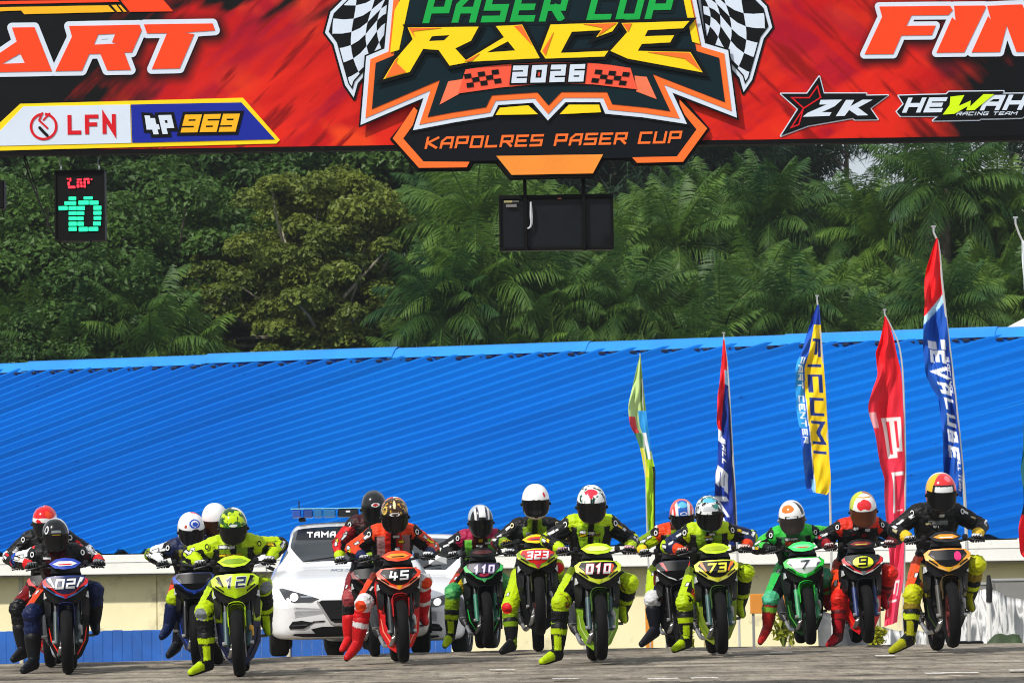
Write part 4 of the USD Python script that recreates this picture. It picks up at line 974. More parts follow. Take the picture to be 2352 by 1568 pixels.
# ------------------------------------------------------------------ feather flags along the right of the track
def Z7(x, y): return ((2400 + x / 1.5678) / 1.7415, (1300 + y / 1.5678) / 1.7415)
def Z8(x, y): return ((3300 + x / 1.0816) / 1.7415, (850 + y / 1.0816) / 1.7415)
def feather_flag(label, Y, left, right, pole, paint, zfun, words=(), group='feather flags along the right of the track', wave=0.09, finial=True):
    """left, right: the cloth's two edges from top to bottom in tracing units; pole: its path; paint(s, t): colour over the cloth, s across from the left, t down."""
    P0 = [np.array(at(*zfun(*p), Y)) for p in pole]
    foot = P0[-1].copy(); gz = float(ground_z(foot[0], Y))
    base = np.array([foot[0], Y, gz])
    t = thing('feather_flag', label, 'flag', base, 0, group)
    pp = [p - base for p in P0]
    if pp[-1][2] > 0.02:
        pp.append(pp[-1] + (pp[-1] - pp[-2]) / np.linalg.norm(pp[-1] - pp[-2]) * 0.0); pp[-1] = np.array([pp[-2][0] + 0.0, 0, 0.0])
    path = curve(pp, 40)
    obj('pole', tube(path, np.linspace(0.012, 0.024, 40), 7), pbr('flag_pole', (0.62, 0.62, 0.60), 0.35, metal=0.4), t)
    if finial:
        c = path[0]
        obj('finial', join(bx(c + [0, 0, 0.03], (0.022, 0.022, 0.07), 0.006), bx(c + [0, 0, 0.07], (0.055, 0.03, 0.022), 0.006)), pbr('bright_steel', (0.65, 0.66, 0.68), 0.25, metal=0.9), t)
    obj('ground_spike', bx((0, 0, 0.03), (0.3, 0.3, 0.06), 0.01), pbr('frame_black', (0.004, 0.004, 0.0045), 0.55, spec=0.12), t)
    nt, ns = 260, 44
    def edge(ps):
        Q = np.array([at(*zfun(*p), Y) for p in ps]) - base
        z = Q[:, 2]; o = np.argsort(z)
        zs = np.linspace(z.max(), z.min(), nt)
        return np.stack([PchipInterpolator(z[o], Q[o, 0])(zs), zs], 1)
    Lf, Rt = edge(left), edge(right)
    s = np.linspace(0, 1, ns)[None]; tt = np.linspace(0, 1, nt)[:, None]
    X = Lf[:, :1] * (1 - s) + Rt[:, :1] * s; Zc = Lf[:, 1:] * (1 - s) + Rt[:, 1:] * s
    amp = wave * np.minimum(1, (Rt[:, :1] - Lf[:, :1]) * 4) * (1 - s * 0.85)
    fl = meshkit.fbm(np.stack([np.broadcast_to(s * 2.2, X.shape), np.broadcast_to(tt * 7 + s * 3, X.shape), 0 * X], -1), 4, len(label)) - 0.5
    Yc = amp * (np.sin(tt * 14 + s * 5.5) + 0.6 * np.sin(s * 10 - tt * 8) + 0.35 * np.sin(tt * 46 + s * 14) + 2.2 * fl) - 0.02
    col = paint(np.broadcast_to(s, X.shape), np.broadcast_to(tt, X.shape))
    for shape, c in words:
        hit = shapely.contains_xy(shape, np.broadcast_to(s, X.shape).ravel(), np.broadcast_to(tt, X.shape).ravel()).reshape(X.shape)
        col = np.where(hit[..., None], np.array(c), col)
    F = grid(np.stack([X, Yc, Zc], -1)); n = len(F.vertices)
    B = grid(np.stack([X, Yc + 0.003, Zc], -1)); B.invert()
    if F.face_normals[:, 1].mean() > 0:
        F.invert(); B.invert()
    obj('cloth', trimesh.Trimesh(np.vstack([F.vertices, B.vertices]), np.vstack([F.faces, B.faces + n]), process=False), tinted('flag_cloth', 0.7, vary=0.06, scale=3.0), t, smooth=True, tint=np.vstack([col.reshape(-1, 3)] * 2))
    return t
def down(text, t0, t1, s0, s1, stroke=0.24, gap=0.25, slant=0.0):
    """Words running down a flag; letter tops towards s1."""
    Wm, Hm = 0.42, 4.2        # metres across and down, so that strokes keep an even width
    g = lettering(text, (s0 * Wm, t0 * Hm), ((s0 + slant) * Wm, t1 * Hm), ((s1 - s0) * Wm, 0.0), stroke=stroke, gap=gap)
    return affinity.scale(g, 1 / Wm, 1 / Hm, origin=(0, 0))
def const(*stops):
    return [(t, np.array(lin(*c))) for t, c in stops]
# 1 pale green, twisted
def paint1(s, t):
    c = np.empty(s.shape + (3,)); c[:] = lin(188, 214, 140)
    c[(s > 0.72) & (t < 0.5)] = lin(96, 130, 40)
    c[(s > 0.55) & (t > 0.30) & (t < 0.52)] = lin(40, 150, 225)
    c[(s > 0.5) & (s < 0.8) & (t > 0.42) & (t < 0.58)] = lin(235, 240, 245)
    c[(s < 0.35) & (t > 0.33) & (t < 0.42)] = lin(225, 60, 70)
    c[(s < 0.55) & (t > 0.42) & (t < 0.62)] = lin(90, 140, 90)
    c[(t > 0.56)] = lin(170, 215, 20)
    c[(t > 0.60) & (s > 0.78)] = lin(14, 26, 16)
    c[(t > 0.5) & (t < 0.66) & (s < 0.35)] = lin(225, 220, 60)
    return c
feather_flag('twisted pale green feather flag, leftmost of the flags', 66, [(249, 190), (205, 380), (176, 530), (186, 620), (222, 690), (256, 790), (276, 900), (290, 1030), (298, 1200), (310, 1350)], [(254, 190), (272, 380), (292, 560), (310, 700), (330, 830), (348, 930), (346, 1050), (346, 1200), (342, 1350)], [(250, 178), (266, 400), (280, 800), (292, 1100), (298, 1380), (308, 1568)], paint1, Z7, wave=0.07, finial=False)
# 2 narrow red over navy
w2 = [(down('EVA', 0.66, 0.99, 0.04, 0.66, 0.28), lin(238, 242, 248)), (down('BALL', 0.50, 0.63, 0.25, 0.50, 0.3), lin(238, 242, 248))]
def paint2(s, t):
    c = np.empty(s.shape + (3,)); c[:] = lin(18, 52, 150)
    c[(s < 0.62 - np.clip((t - 0.2) * 1.2, 0, .4)) & (t < 0.47)] = lin(236, 22, 32)
    c[t < 0.15] = lin(236, 22, 32)
    c[(s > 0.55) & (t > 0.15) & (t < 0.22)] = lin(160, 215, 245)
    c[(s > 0.88) & (t > 0.22)] = lin(12, 24, 60)
    c[(t > 0.47) & (t < 0.53) & (s < 0.3)] = lin(238, 242, 248)
    return c
feather_flag('narrow red and navy feather flag behind the rider with the 73', 60, [(771, 92), (752, 330), (733, 470), (731, 600), (742, 660), (738, 860), (722, 920), (716, 1100), (722, 1280)], [(779, 92), (800, 280), (812, 480), (822, 700), (835, 900), (845, 1050), (852, 1200), (858, 1420)], [(776, 75), (803, 300), (826, 700), (846, 1050), (860, 1400), (866, 1560)], paint2, Z7, w2, wave=0.10)
# 3 yellow with FICUMI
w3 = [(down('FICUMI', 0.18, 0.80, 0.44, 0.92, 0.30, 0.3), lin(22, 50, 130)), (down('PART CENTER', 0.28, 0.74, 0.08, 0.26, 0.26), lin(230, 240, 250))]
def paint3(s, t):
    c = np.empty(s.shape + (3,)); c[:] = lin(244, 206, 10)
    b = 0.34 + 0.03 * np.sin(t * 9)
    c[(s < b) & (t > 0.1)] = lin(20, 84, 190)
    c[(s < 0.26) & (t > 0.28) & (t < 0.66)] = lin(40, 150, 220)
    c[t < 0.105] = lin(20, 60, 165)
    c[(t > 0.93) & (s > 0.25) & (s < 0.4)] = lin(120, 190, 225)
    c[(s > b) & (s < b + 0.025) & (t > 0.5)] = lin(235, 240, 235)
    return c
Z5 = lambda x, y: ((2900 + x / 1.7425) / 1.7415, (600 + y / 1.7425) / 1.7415)
def m75(x, y): return Z7(x, y)
def Zp(x, y): return (x, y)
feather_flag('yellow feather flag with a blue edge and dark blue letters', 53, [(1876, 700), (1862, 740), (1843, 800), (1826, 850), (1830, 930), (1838, 1000), (1846, 1080), (1852, 1120), (1858, 1128)], [(1881, 700), (1886, 760), (1890, 820), (1896, 900), (1900, 980), (1904, 1050), (1908, 1100), (1908, 1118), (1898, 1136)], [(1877, 690), (1884, 760), (1892, 860), (1900, 990), (1906, 1130), (1909, 1250), (1910, 1345)], paint3, Zp, w3, wave=0.07)
# 4 red, faded towards the foot
w4 = [(down('BL', 0.33, 0.64, 0.36, 0.92, 0.22, 0.35), lin(245, 240, 240)), (down('IP', 0.62, 0.74, 0.6, 0.92, 0.2), lin(245, 225, 225)), (down('EL', 0.86, 0.97, 0.2, 0.75, 0.14), lin(246, 225, 228))]
def paint4(s, t):
    a, b = np.array(lin(226, 16, 30)), np.array(lin(240, 62, 96))
    k = np.clip((t - 0.15) * 1.6, 0, 1)[..., None]
    c = a * (1 - k) + b * k
    c[(s < 0.2) & (t > 0.31) & (t < 0.36)] = lin(250, 170, 175)
    return c
feather_flag('red feather flag fading to pink with white letters, between the two right riders', 54, [(256, 450), (236, 560), (219, 610), (226, 690), (200, 770), (182, 845), (210, 950), (238, 1080), (262, 1170), (264, 1290), (272, 1400), (276, 1500), (280, 1568), (262, 1700), (258, 1790)], [(262, 450), (290, 520), (312, 620), (330, 700), (336, 800), (340, 950), (344, 1080), (344, 1200), (342, 1300), (342, 1420), (340, 1500), (338, 1568), (320, 1700), (312, 1770)], [(258, 440), (292, 505), (322, 580), (337, 700), (343, 860), (346, 1000), (347, 1150), (344, 1350), (342, 1560), (342, 1800)], paint4, Z8, w4, wave=0.09)
# 5 tall red over blue
w5 = [(down('EVALUBE', 0.44, 0.86, 0.24, 0.80, 0.25, 0.3, slant=0.14), lin(238, 242, 248)), (down('RACING', 0.46, 0.60, 0.80, 0.95, 0.22), lin(238, 242, 248)), (sbox(0.2, 0.405, 0.55, 0.435), lin(238, 242, 248)), (sbox(0.68, 0.395, 0.85, 0.435), lin(238, 242, 248)), (down('BALL TEAM', 0.84, 0.98, 0.78, 0.95, 0.22), lin(238, 242, 248))]
def paint5(s, t):
    c = np.empty(s.shape + (3,)); c[:] = lin(16, 84, 186)
    d = t + 0.10 * s
    c[d < 0.345] = lin(178, 222, 245)
    c[d < 0.312] = lin(236, 20, 28)
    c[(s > 0.66) & (t > 0.42) & (t < 0.78)] = lin(16, 62, 160)
    return c
feather_flag('tallest feather flag, red over blue with white letters, behind the rightmost rider', 42, [(480, 112), (455, 190), (438, 250), (428, 350), (424, 450), (419, 520), (426, 600), (434, 680), (458, 740), (488, 800), (500, 870), (504, 960), (508, 1080), (512, 1140), (515, 1200)], [(487, 112), (497, 220), (508, 310), (518, 400), (527, 480), (538, 600), (552, 720), (564, 820), (574, 920), (584, 1020), (590, 1100), (594, 1160), (592, 1230)], [(470, 86), (486, 112), (508, 310), (528, 490), (548, 660), (566, 820), (586, 1020), (604, 1230), (612, 1400), (618, 1560)], paint5, Z8, w5, wave=0.09)
# 6 cut off by the right edge
def paint6(s, t):
    c = np.empty(s.shape + (3,)); c[:] = lin(228, 24, 38)
    c[t < 0.83] = lin(12, 84, 86); c[t < 0.5] = lin(225, 232, 236)
    c[(t > 0.83) & (t < 0.86)] = lin(30, 40, 44)
    return c
feather_flag('feather flag at the right edge, dark green above red, mostly outside the picture', 40, [(848, 120), (858, 300), (870, 500), (880, 700), (868, 900), (856, 1040), (848, 1120), (856, 1250), (834, 1380), (846, 1470), (872, 1500)], [(856, 120), (960, 300), (980, 500), (985, 700), (985, 900), (985, 1040), (985, 1120), (985, 1250), (985, 1380), (985, 1470), (985, 1500)], [(824, 48), (852, 120), (900, 200), (960, 330), (985, 600), (988, 1000), (988, 1500), (988, 1900)], paint6, Z8, wave=0.06)
# ------------------------------------------------------------------ the two white cars behind the grid
def smooth_profile(keys, y):
    ks = np.array(keys, float)
    return PchipInterpolator(ks[:, 0], ks[:, 1])(y)
def car_body(spec):
    """Loft of half sections along the car; y from the nose (0) back. Returns sheets keyed by what they are."""
    ys = np.unique(np.r_[np.linspace(0, 0.5, 16), np.linspace(0.5, spec['L'] - 0.4, 80), np.linspace(spec['L'] - 0.4, spec['L'], 12)])
    W = smooth_profile(spec['width'], ys); zb = smooth_profile(spec['bottom'], ys); zs = smooth_profile(spec['shoulder'], ys)
    zt = smooth_profile(spec['top'], ys); wr = smooth_profile(spec['roofw'], ys)
    cab = np.clip((zt - zs - 0.13) / 0.2, 0, 1)
    rows = []
    for k in range(len(ys)):
        w, b, s, t, r_ = W[k], zb[k], zs[k], zt[k], wr[k]
        lo = [(0, b), (w * 0.55, b), (w * 0.86, b + 0.01), (w * 0.965, b + 0.07), (w * 0.985, b + 0.16), (w * 0.99, (b + s) * 0.5), (w, (b + s) * 0.5 + 0.10), (w * 0.99, s - 0.13), (w * 0.965, s - 0.03), (w * 0.93, s)]
        hi_hood = [(w * 0.86, s + (t - s) * 0.45), (w * 0.76, s + (t - s) * 0.72), (w * 0.60, s + (t - s) * 0.9), (w * 0.4, s + (t - s) * 0.97), (w * 0.2, t), (0, t + 0.004)]
        hi_cab = [(w * 0.90, s + 0.05), (r_ + (w * 0.9 - r_) * 0.55, s + (t - s) * 0.45), (r_ + (w * 0.9 - r_) * 0.12, s + (t - s) * 0.84), (r_ * 0.93, s + (t - s) * 0.95), (r_ * 0.6, t), (0, t + 0.012)]
        c = cab[k]
        hi = [(a[0] * (1 - c) + d[0] * c, a[1] * (1 - c) + d[1] * c) for a, d in zip(hi_hood, hi_cab)]
        rows.append(lo + hi)
    rows = np.array(rows)
    u = np.linspace(0, 1, rows.shape[1]); uu = np.unique(np.r_[np.linspace(0, 1, 61)])
    dense = np.stack([np.array([PchipInterpolator(u, r[:, i])(uu) for r in rows]) for i in range(2)], -1)
    Pm = np.concatenate([dense, np.repeat(ys[:, None, None], len(uu), 1)], -1)      # x, z, y
    right = Pm[..., [0, 2, 1]]; left = right[:, ::-1] * [-1, 1, 1]
    full = np.concatenate([right, left[:, 1:]], 1)
    return ys, full, uu

def make_car(name, label, loc, rotz, lightbar, seedtint, text):
    spec = dict(L=4.2,
        width=[(0, .60), (.04, .70), (.12, .79), (.3, .865), (.7, .895), (2.0, .905), (3.4, .89), (3.9, .84), (4.2, .72)],
        bottom=[(0, .34), (.03, .26), (.1, .21), (.4, .19), (3.6, .2), (4.0, .25), (4.2, .38)],
        shoulder=[(0, .56), (.05, .63), (.15, .70), (.4, .78), (1.2, .885), (2.2, .93), (3.6, .98), (4.05, .92), (4.2, .8)],
        top=[(0, .62), (.05, .69), (.15, .755), (.4, .84), (.9, .935), (1.25, .985), (1.42, 1.06), (1.75, 1.28), (2.05, 1.42), (2.4, 1.47), (3.0, 1.47), (3.5, 1.40), (3.85, 1.2), (4.05, 1.04), (4.2, .9)],
        roofw=[(0, .58), (1.2, .70), (2.1, .62), (2.6, .62), (3.4, .58), (4.2, .6)])
    ys, full, uu = car_body(spec)
    nu = len(uu); n, m = full.shape[:2]
    t = thing(name, label, 'car', loc, rotz)
    # sort the loft's quads into paint, glass and dark sill
    i, j = np.meshgrid(np.arange(n - 1), np.arange(m - 1), indexing='ij')
    q = np.stack([i * m + j, (i + 1) * m + j, (i + 1) * m + j + 1, i * m + j + 1], -1)
    cen = full.reshape(-1, 3)[q].mean(2)
    x, y, z = cen[..., 0], cen[..., 1], cen[..., 2]
    ju = np.minimum(j, m - 2 - j); uj = uu[np.clip(ju, 0, nu - 2)]
    wind = (uj > 0.800) & (y > 1.36) & (y < 2.06)
    side = (uj > 0.685) & (uj < 0.775) & (y > 1.62) & (y < 3.55) & ~((y > 2.62) & (y < 2.72))
    rear = (uj > 0.868) & (y > 3.6) & (y < 4.0)
    ax_f, ax_r, wr_ = 0.84, 3.5, 0.355
    arch = (np.abs(x) > 0.6) & (((y - ax_f) ** 2 + (z - 0.30) ** 2 < wr_ ** 2) | ((y - ax_r) ** 2 + (z - 0.30) ** 2 < wr_ ** 2))
    V = full.reshape(-1, 3)
    def sub(mask):
        qq = q[mask]
        mm = trimesh.Trimesh(V, np.vstack([qq[:, [0, 1, 2]], qq[:, [0, 2, 3]]]), process=False)
        mm.remove_unreferenced_vertices()
        return mm
    def outward(mm):
        c = np.array([0, 2.1, 0.6])
        if np.einsum('ij,ij->i', mm.face_normals, mm.triangles_center - c).mean() < 0:
            mm.invert()
        return mm
    paint = pbr('car_white', (0.80, 0.81, 0.82), 0.28, coat=0.6, vary=0.03, scale=1.5)
    glass = pbr('car_glass', (0.020, 0.025, 0.030), 0.06, coat=0.3, spec=0.8)
    black = pbr('car_black', (0.012, 0.012, 0.013), 0.5)
    gl = wind | side | rear
    body_mask = ~(gl | arch)
    nose = trimesh.Trimesh(np.vstack([full[0], full[0].mean(0)]), [[k, k + 1, m] for k in range(m - 1)], process=False)
    tail = trimesh.Trimesh(np.vstack([full[-1], full[-1].mean(0)]), [[k + 1, k, m] for k in range(m - 1)], process=False)
    if nose.face_normals[:, 1].mean() > 0:
        nose.invert()
    if tail.face_normals[:, 1].mean() < 0:
        tail.invert()
    bd = sub(body_mask); away = np.einsum('ij,ij->i', bd.face_normals, bd.triangles_center - np.stack([0 * bd.triangles_center[:, 0], bd.triangles_center[:, 1], 0.6 + 0 * bd.triangles_center[:, 0]], 1))
    if away.mean() < 0:
        bd.invert()
    body = join(bd, nose, tail); body.merge_vertices()
    obj('body', body, paint, t, smooth=40)
    obj('windscreen', outward(sub(wind)), glass, t, smooth=40)
    obj('side_window', outward(sub(side & (x > 0))), glass, t, smooth=40)
    obj('side_window', outward(sub(side & (x < 0))), glass, t, smooth=40)
    obj('rear_window', outward(sub(rear)), glass, t, smooth=40)
    obj('underbody', bx((0, 2.15, 0.33), (1.36, 3.7, 0.24), 0.03), black, t)
    # arches and wheels
    for yy in (ax_f, ax_r):
        for s in (-1, 1):
            arc = np.radians(np.linspace(-10, 190, 24))
            Pt = np.stack([np.stack([np.full(24, s * xx), yy + np.cos(arc) * wr_, 0.30 + np.sin(arc) * wr_], -1) for xx in (0.62, 0.885)], 0)
            obj('wheel_arch', join(grid(Pt), tube(Pt[1], 0.012, 5)), black, t)
            w = thing('wheel', parent=str(t.GetPath()))
            tyre = revolve_x([(-.10, .20), (-.105, .27), (-.085, .305), (-.04, .315), (.04, .315), (.085, .305), (.105, .27), (.10, .20)], 40, center=(s * 0.78, yy, 0.315))
            trimesh.repair.fix_normals(tyre)
            obj('tyre', tyre, pbr('tyre_rubber', (0.018, 0.018, 0.019), 0.75, vary=0.3, scale=20), w, smooth=35)
            rimp = [revolve_x([(s * .07, .205), (s * .09, .20), (s * .085, .175), (s * .03, .17)], 36, center=(s * 0.78, yy, 0.315)), trimesh.creation.cylinder(0.05, 0.04, 16, transform=rotm('y', 90))]
            rimp[1].apply_translation((s * 0.84, yy, 0.315))
            for k in range(5):
                a = 2 * np.pi * k / 5 + 0.3
                sp = bx((0, 0, 0.11), (0.025, 0.045, 0.15), 0.008); sp.apply_transform(rotm('x', math.degrees(a))); sp.apply_translation((s * 0.85, yy, 0.315)); rimp.append(sp)
            obj('rim', join(*rimp), pbr('alloy', (0.30, 0.31, 0.32), 0.3, metal=0.8), w)
            obj('brake_shadow', trimesh.creation.cylinder(0.17, 0.03, 24, transform=trimesh.transformations.translation_matrix((s * 0.80, yy, 0.315)) @ rotm('y', 90)), black, w)
    # front details laid on the loft's own surface
    ray = trimesh.ray.ray_pyembree.RayMeshIntersector(join(body, outward(sub(wind))))
    def onto(poly, tt, edge=0.03):
        mm = flat(poly, tt); v, f = trimesh.remesh.subdivide_to_size(mm.vertices, mm.faces, edge, max_iter=10); v = np.array(v)
        o = np.stack([v[:, 0], np.full(len(v), -1.0), v[:, 1]], 1); d = np.tile([0, 1.0, 0], (len(v), 1))
        loc_, idx, _ = ray.intersects_location(o, d, multiple_hits=False)
        yy = np.full(len(v), np.nan); yy[idx] = loc_[:, 1]
        yy = np.where(np.isnan(yy), np.nanmedian(yy), yy)
        mm = trimesh.Trimesh(np.stack([v[:, 0], yy - 0.003 - v[:, 2], v[:, 1]], 1), f, process=True)
        if mm.volume < 0:
            mm.invert()
        return mm
    chrome = pbr('chrome', (0.75, 0.76, 0.78), 0.12, metal=1.0)
    for s in (-1, 1):
        F = lambda pts: Polygon([(s * a, b) for a, b in pts]).buffer(0)
        lamp = obj('headlight', onto(F([(.33, .635), (.42, .605), (.60, .60), (.70, .635), (.765, .745), (.73, .755), (.62, .725), (.45, .675)]), 0.006), pbr('headlight_dark', (0.035, 0.035, 0.04), 0.1, coat=0.8), t)
        obj('projector', onto(Point(s * .60, .658).buffer(.045, 16), 0.016), pbr('lamp_lens', (0.85, 0.85, 0.82), 0.1, emit=(1.0, 0.97, 0.9, 0.6)), lamp)
        obj('lamp_trim', onto(F([(.40, .655), (.53, .655), (.53, .668), (.42, .672)]), 0.010), chrome, lamp)
        fog = obj('fog_recess', onto(F([(.38, .385), (.44, .39), (.52, .405), (.62, .395), (.66, .34), (.65, .312), (.50, .318), (.45, .345)]), 0.005), black, t)
        obj('fog_slat', onto(F([(.28, .388), (.40, .384), (.40, .396), (.27, .402)]), 0.006), black, fog)
        obj('fog_slat', onto(F([(.46, .352), (.62, .345), (.63, .356), (.46, .364)]), 0.012), pbr('slat_grey', (0.06, 0.06, 0.065), 0.4), fog)
    obj('grille', onto(Polygon([(-.34, .60), (-.30, .62), (.30, .62), (.34, .60), (.22, .40), (.17, .37), (-.17, .37), (-.22, .40)]), 0.005), black, t)
    gr = LineString([(-.345, .60), (-.215, .39), (-.165, .36), (.165, .36), (.215, .39), (.345, .60)]).buffer(.013)
    obj('grille_trim', onto(gr, 0.014), chrome, t)
    obj('badge', onto(Point(0, .60).buffer(.055), 0.016), chrome, t)
    obj('number_plate', onto(sbox(-.22, .42, .22, .515), 0.02), pbr('plate_black', (0.015, 0.015, 0.016), 0.4), t)
    obj('lower_intake', onto(Polygon([(-.42, .31), (-.3, .335), (.3, .335), (.42, .31), (.36, .25), (-.36, .25)]), 0.005), black, t)
    obj('front_lip', onto(Polygon([(-.62, .245), (-.5, .225), (.5, .225), (.62, .245), (.6, .262), (-.6, .262)]), 0.008), black, t)
    obj('wiper', join(tube([(-.5, 1.33, 1.035), (-.1, 1.42, 1.09)], .008, 5), tube([(.05, 1.33, 1.035), (.45, 1.44, 1.09)], .008, 5)), black, t)
    for s in (-1, 1):
        mir = hull([(s * (.90 + a), 1.55 + b, .98 + c) for a in (0, .2) for b in (0, .10) for c in (0, .12)] + [(s * .97, 1.5, 1.03)])
        mm = obj('mirror', mir, paint, t)
        obj('mirror_stalk', tube([(s * .84, 1.6, .95), (s * .93, 1.6, .99)], .025, 6), black, mm)
        obj('door_line', bx((s * .912, 2.0, .62), (.006, .012, .5)), black, t)
        # side livery: a teal band low on the flank
        fl = Polygon([(1.3, .30), (3.2, .30), (3.2, .70), (2.1, .62), (1.5, .52)])
        lm = flat(fl, 0.004); v = np.array(lm.vertices)
        obj('livery_band', trimesh.Trimesh(np.stack([s * (.914 + v[:, 2]), v[:, 0], v[:, 1]], 1), lm.faces, process=False), pbr('livery_green', lin(60, 140, 120), 0.4), t)
    if text:
        tx = lettering('TAMA PASER', (-.47, 1.305), (.31, 1.305), (0.0, .066), stroke=.26, gap=.22)
        for g_ in tx.geoms:
            obj('windscreen_letter', onto(g_, 0.004, 0.05), pbr('decal_white', (0.8, 0.8, 0.8), 0.4), t)
        obj('windscreen_band', onto(Polygon([(-.60, 1.28), (.60, 1.28), (.57, 1.40), (-.57, 1.40)]), 0.001, 0.05), pbr('band_dark', (0.012, 0.013, 0.016), 0.3), t)
        hd = lettering('RACE CENTRE CAR', (-.2, .925), (.28, .925), (.006, .022), stroke=.2)
        for g_ in hd.geoms:
            obj('bonnet_letter', onto(g_, 0.003, 0.05), pbr('decal_navy', lin(60, 80, 110), 0.4), t)
        obj('bonnet_flash', onto(Polygon([(.13, .70), (.23, .685), (.25, .80), (.20, .86), (.15, .80)]), 0.003), pbr('decal_teal', lin(0, 200, 190), 0.4), t)
    else:
        obj('bonnet_flash', onto(Polygon([(.30, .70), (.42, .70), (.40, .82), (.34, .84)]), 0.003), pbr('decal_lime', lin(140, 190, 40), 0.4), t)
    if lightbar:
        lb = thing('light_bar', parent=str(t.GetPath()))
        blue = pbr('lens_blue', (0.01, 0.07, 0.40), 0.12, coat=0.6); blue2 = pbr('lens_blue_pale', (0.012, 0.14, 0.36), 0.15, coat=0.6); cyan = pbr('bar_edge', (0.25, 0.6, 0.75), 0.25)
        y0, z0 = 2.25, 1.525
        for (a, b, mt) in ((-.64, -.535, blue), (-.515, -.40, pbr('lens_navy', (0.008, 0.045, 0.24), 0.12, coat=0.6)), (-.395, -.29, blue2), (-.285, -.14, blue2), (-.12, .12, pbr('bar_black', (0.01, 0.01, 0.012), 0.2, coat=0.5)), (.14, .285, blue2), (.29, .395, blue2), (.40, .515, blue), (.535, .64, blue)):
            obj('lens', bx(((a + b) / 2, y0, z0 + .052), (b - a, .28, .095), .015), mt, lb)
        obj('top_strip', bx((0, y0, z0 + .108), (1.31, .27, .012), .004), cyan, lb)
        obj('lamp_spot', bx((0.0, y0 - .145, z0 + .07), (.05, .012, .02), .004), pbr('decal_white', (0.8, 0.8, 0.8), 0.4), lb)
        for s in (-1, 1):
            obj('bracket', bx((s * .525, y0, z0 - .015), (.08, .2, .05), .01), black, lb)
        obj('antenna', tube([(-.56, y0, z0 + .11), (-.56, y0, z0 + .2)], .008, 5), black, t)
    return t
xc = float(at(806, 1300, 38.6)[0])
make_car('safety_car', 'white hatchback with a blue light bar on its roof and lettering across its windscreen', (xc, 38.2, float(ground_z(xc, 39.5)) + 0.02), 2.8, True, 0, True)
xc2 = float(at(883, 1300, 41.5)[0])
make_car('white_car', 'white car without a light bar, half hidden behind the red rider and the safety car', (xc2, 42.2, float(ground_z(xc2, 43))), -7.0, False, 1, False)
# ------------------------------------------------------------------ motorcycles and riders
def rot3(ax, a):
    c, s = math.cos(a), math.sin(a)
    return np.array({'x': [[1, 0, 0], [0, c, -s], [0, s, c]], 'y': [[c, 0, s], [0, 1, 0], [-s, 0, c]], 'z': [[c, -s, 0], [s, c, 0], [0, 0, 1]]}[ax])
def ride_frame(base, yaw, lean, lift, s):
    A = np.eye(4); A[:3, :3] = rot3('z', math.radians(yaw)) @ rot3('y', math.radians(-lean)); A[:3, 3] = base
    P = np.eye(4); P[:3, :3] = rot3('x', -math.asin(lift / 1.24 / s)); c = np.array([0, 1.24, 0]); P[:3, 3] = c - P[:3, :3] @ c
    return A @ np.diag([s, s, s, 1.0]) @ P

K = lin(16, 17, 19); FY = lin(186, 216, 8); FYD = lin(124, 158, 14); WH = lin(228, 230, 232); RD = lin(214, 22, 28); OR = lin(232, 66, 14); GN = lin(22, 160, 46); MAR = lin(120, 14, 40)
YL = lin(244, 205, 24); NV = lin(20, 32, 74); BL = lin(24, 72, 180); PK = lin(236, 70, 150); OL = lin(150, 150, 20); GYc = lin(128, 134, 138); TL = lin(70, 150, 130); CY = lin(90, 180, 215); GNL = lin(110, 205, 60); GD = lin(200, 150, 40); BR = lin(120, 60, 24); DR = lin(120, 12, 18)

GRIP_Y, GRIP_Z, GRIP_X = 0.30, 0.995, 0.305

class Bike: pass
def yf_cowl(x, z):
    return 0.02 + 0.9 * np.abs(x) ** 1.6 + 0.35 * np.clip(0.80 - z, 0, 1) + 0.55 * np.clip(z - 0.80, 0, 1)
def yf_screen(x, z):
    return 0.10 + 1.3 * np.abs(x) ** 1.7 + 0.9 * np.clip(z - 0.97, 0, 1)
def yf_wing(x, z):
    return 0.33 + 0.75 * np.clip(np.abs(x) - 0.05, 0, 1) + 0.18 * np.clip(0.45 - z, 0, 1)

def mat_gloss(c):
    h = 'gloss_' + '_'.join(f'{int(v * 999):d}' for v in c)
    return pbr(h, c, 0.42, coat=0.12 if max(c) > 0.04 else 0.0, vary=0.10, scale=9, dirt=(tuple(v * 0.45 for v in c), 22.0, 0.66))
def mat_sat(c):
    h = 'satin_' + '_'.join(f'{int(v * 999):d}' for v in c)
    return pbr(h, c, 0.5, vary=0.2, scale=20)

TYRE = pbr('bike_tyre', (0.006, 0.006, 0.0065), 0.75, spec=0.12, vary=0.35, scale=25, bump=0.3, bump_scale=90)
DKMET = pbr('dark_metal', (0.035, 0.035, 0.038), 0.42, metal=0.5, vary=0.3, scale=30)
MET = pbr('worn_metal', (0.42, 0.42, 0.42), 0.35, metal=0.8, vary=0.25, scale=30)
BLKP = pbr('black_plastic', (0.014, 0.014, 0.016), 0.42, vary=0.3, scale=25)
SEAT = pbr('seat_black', (0.012, 0.012, 0.013), 0.7, bump=0.3)

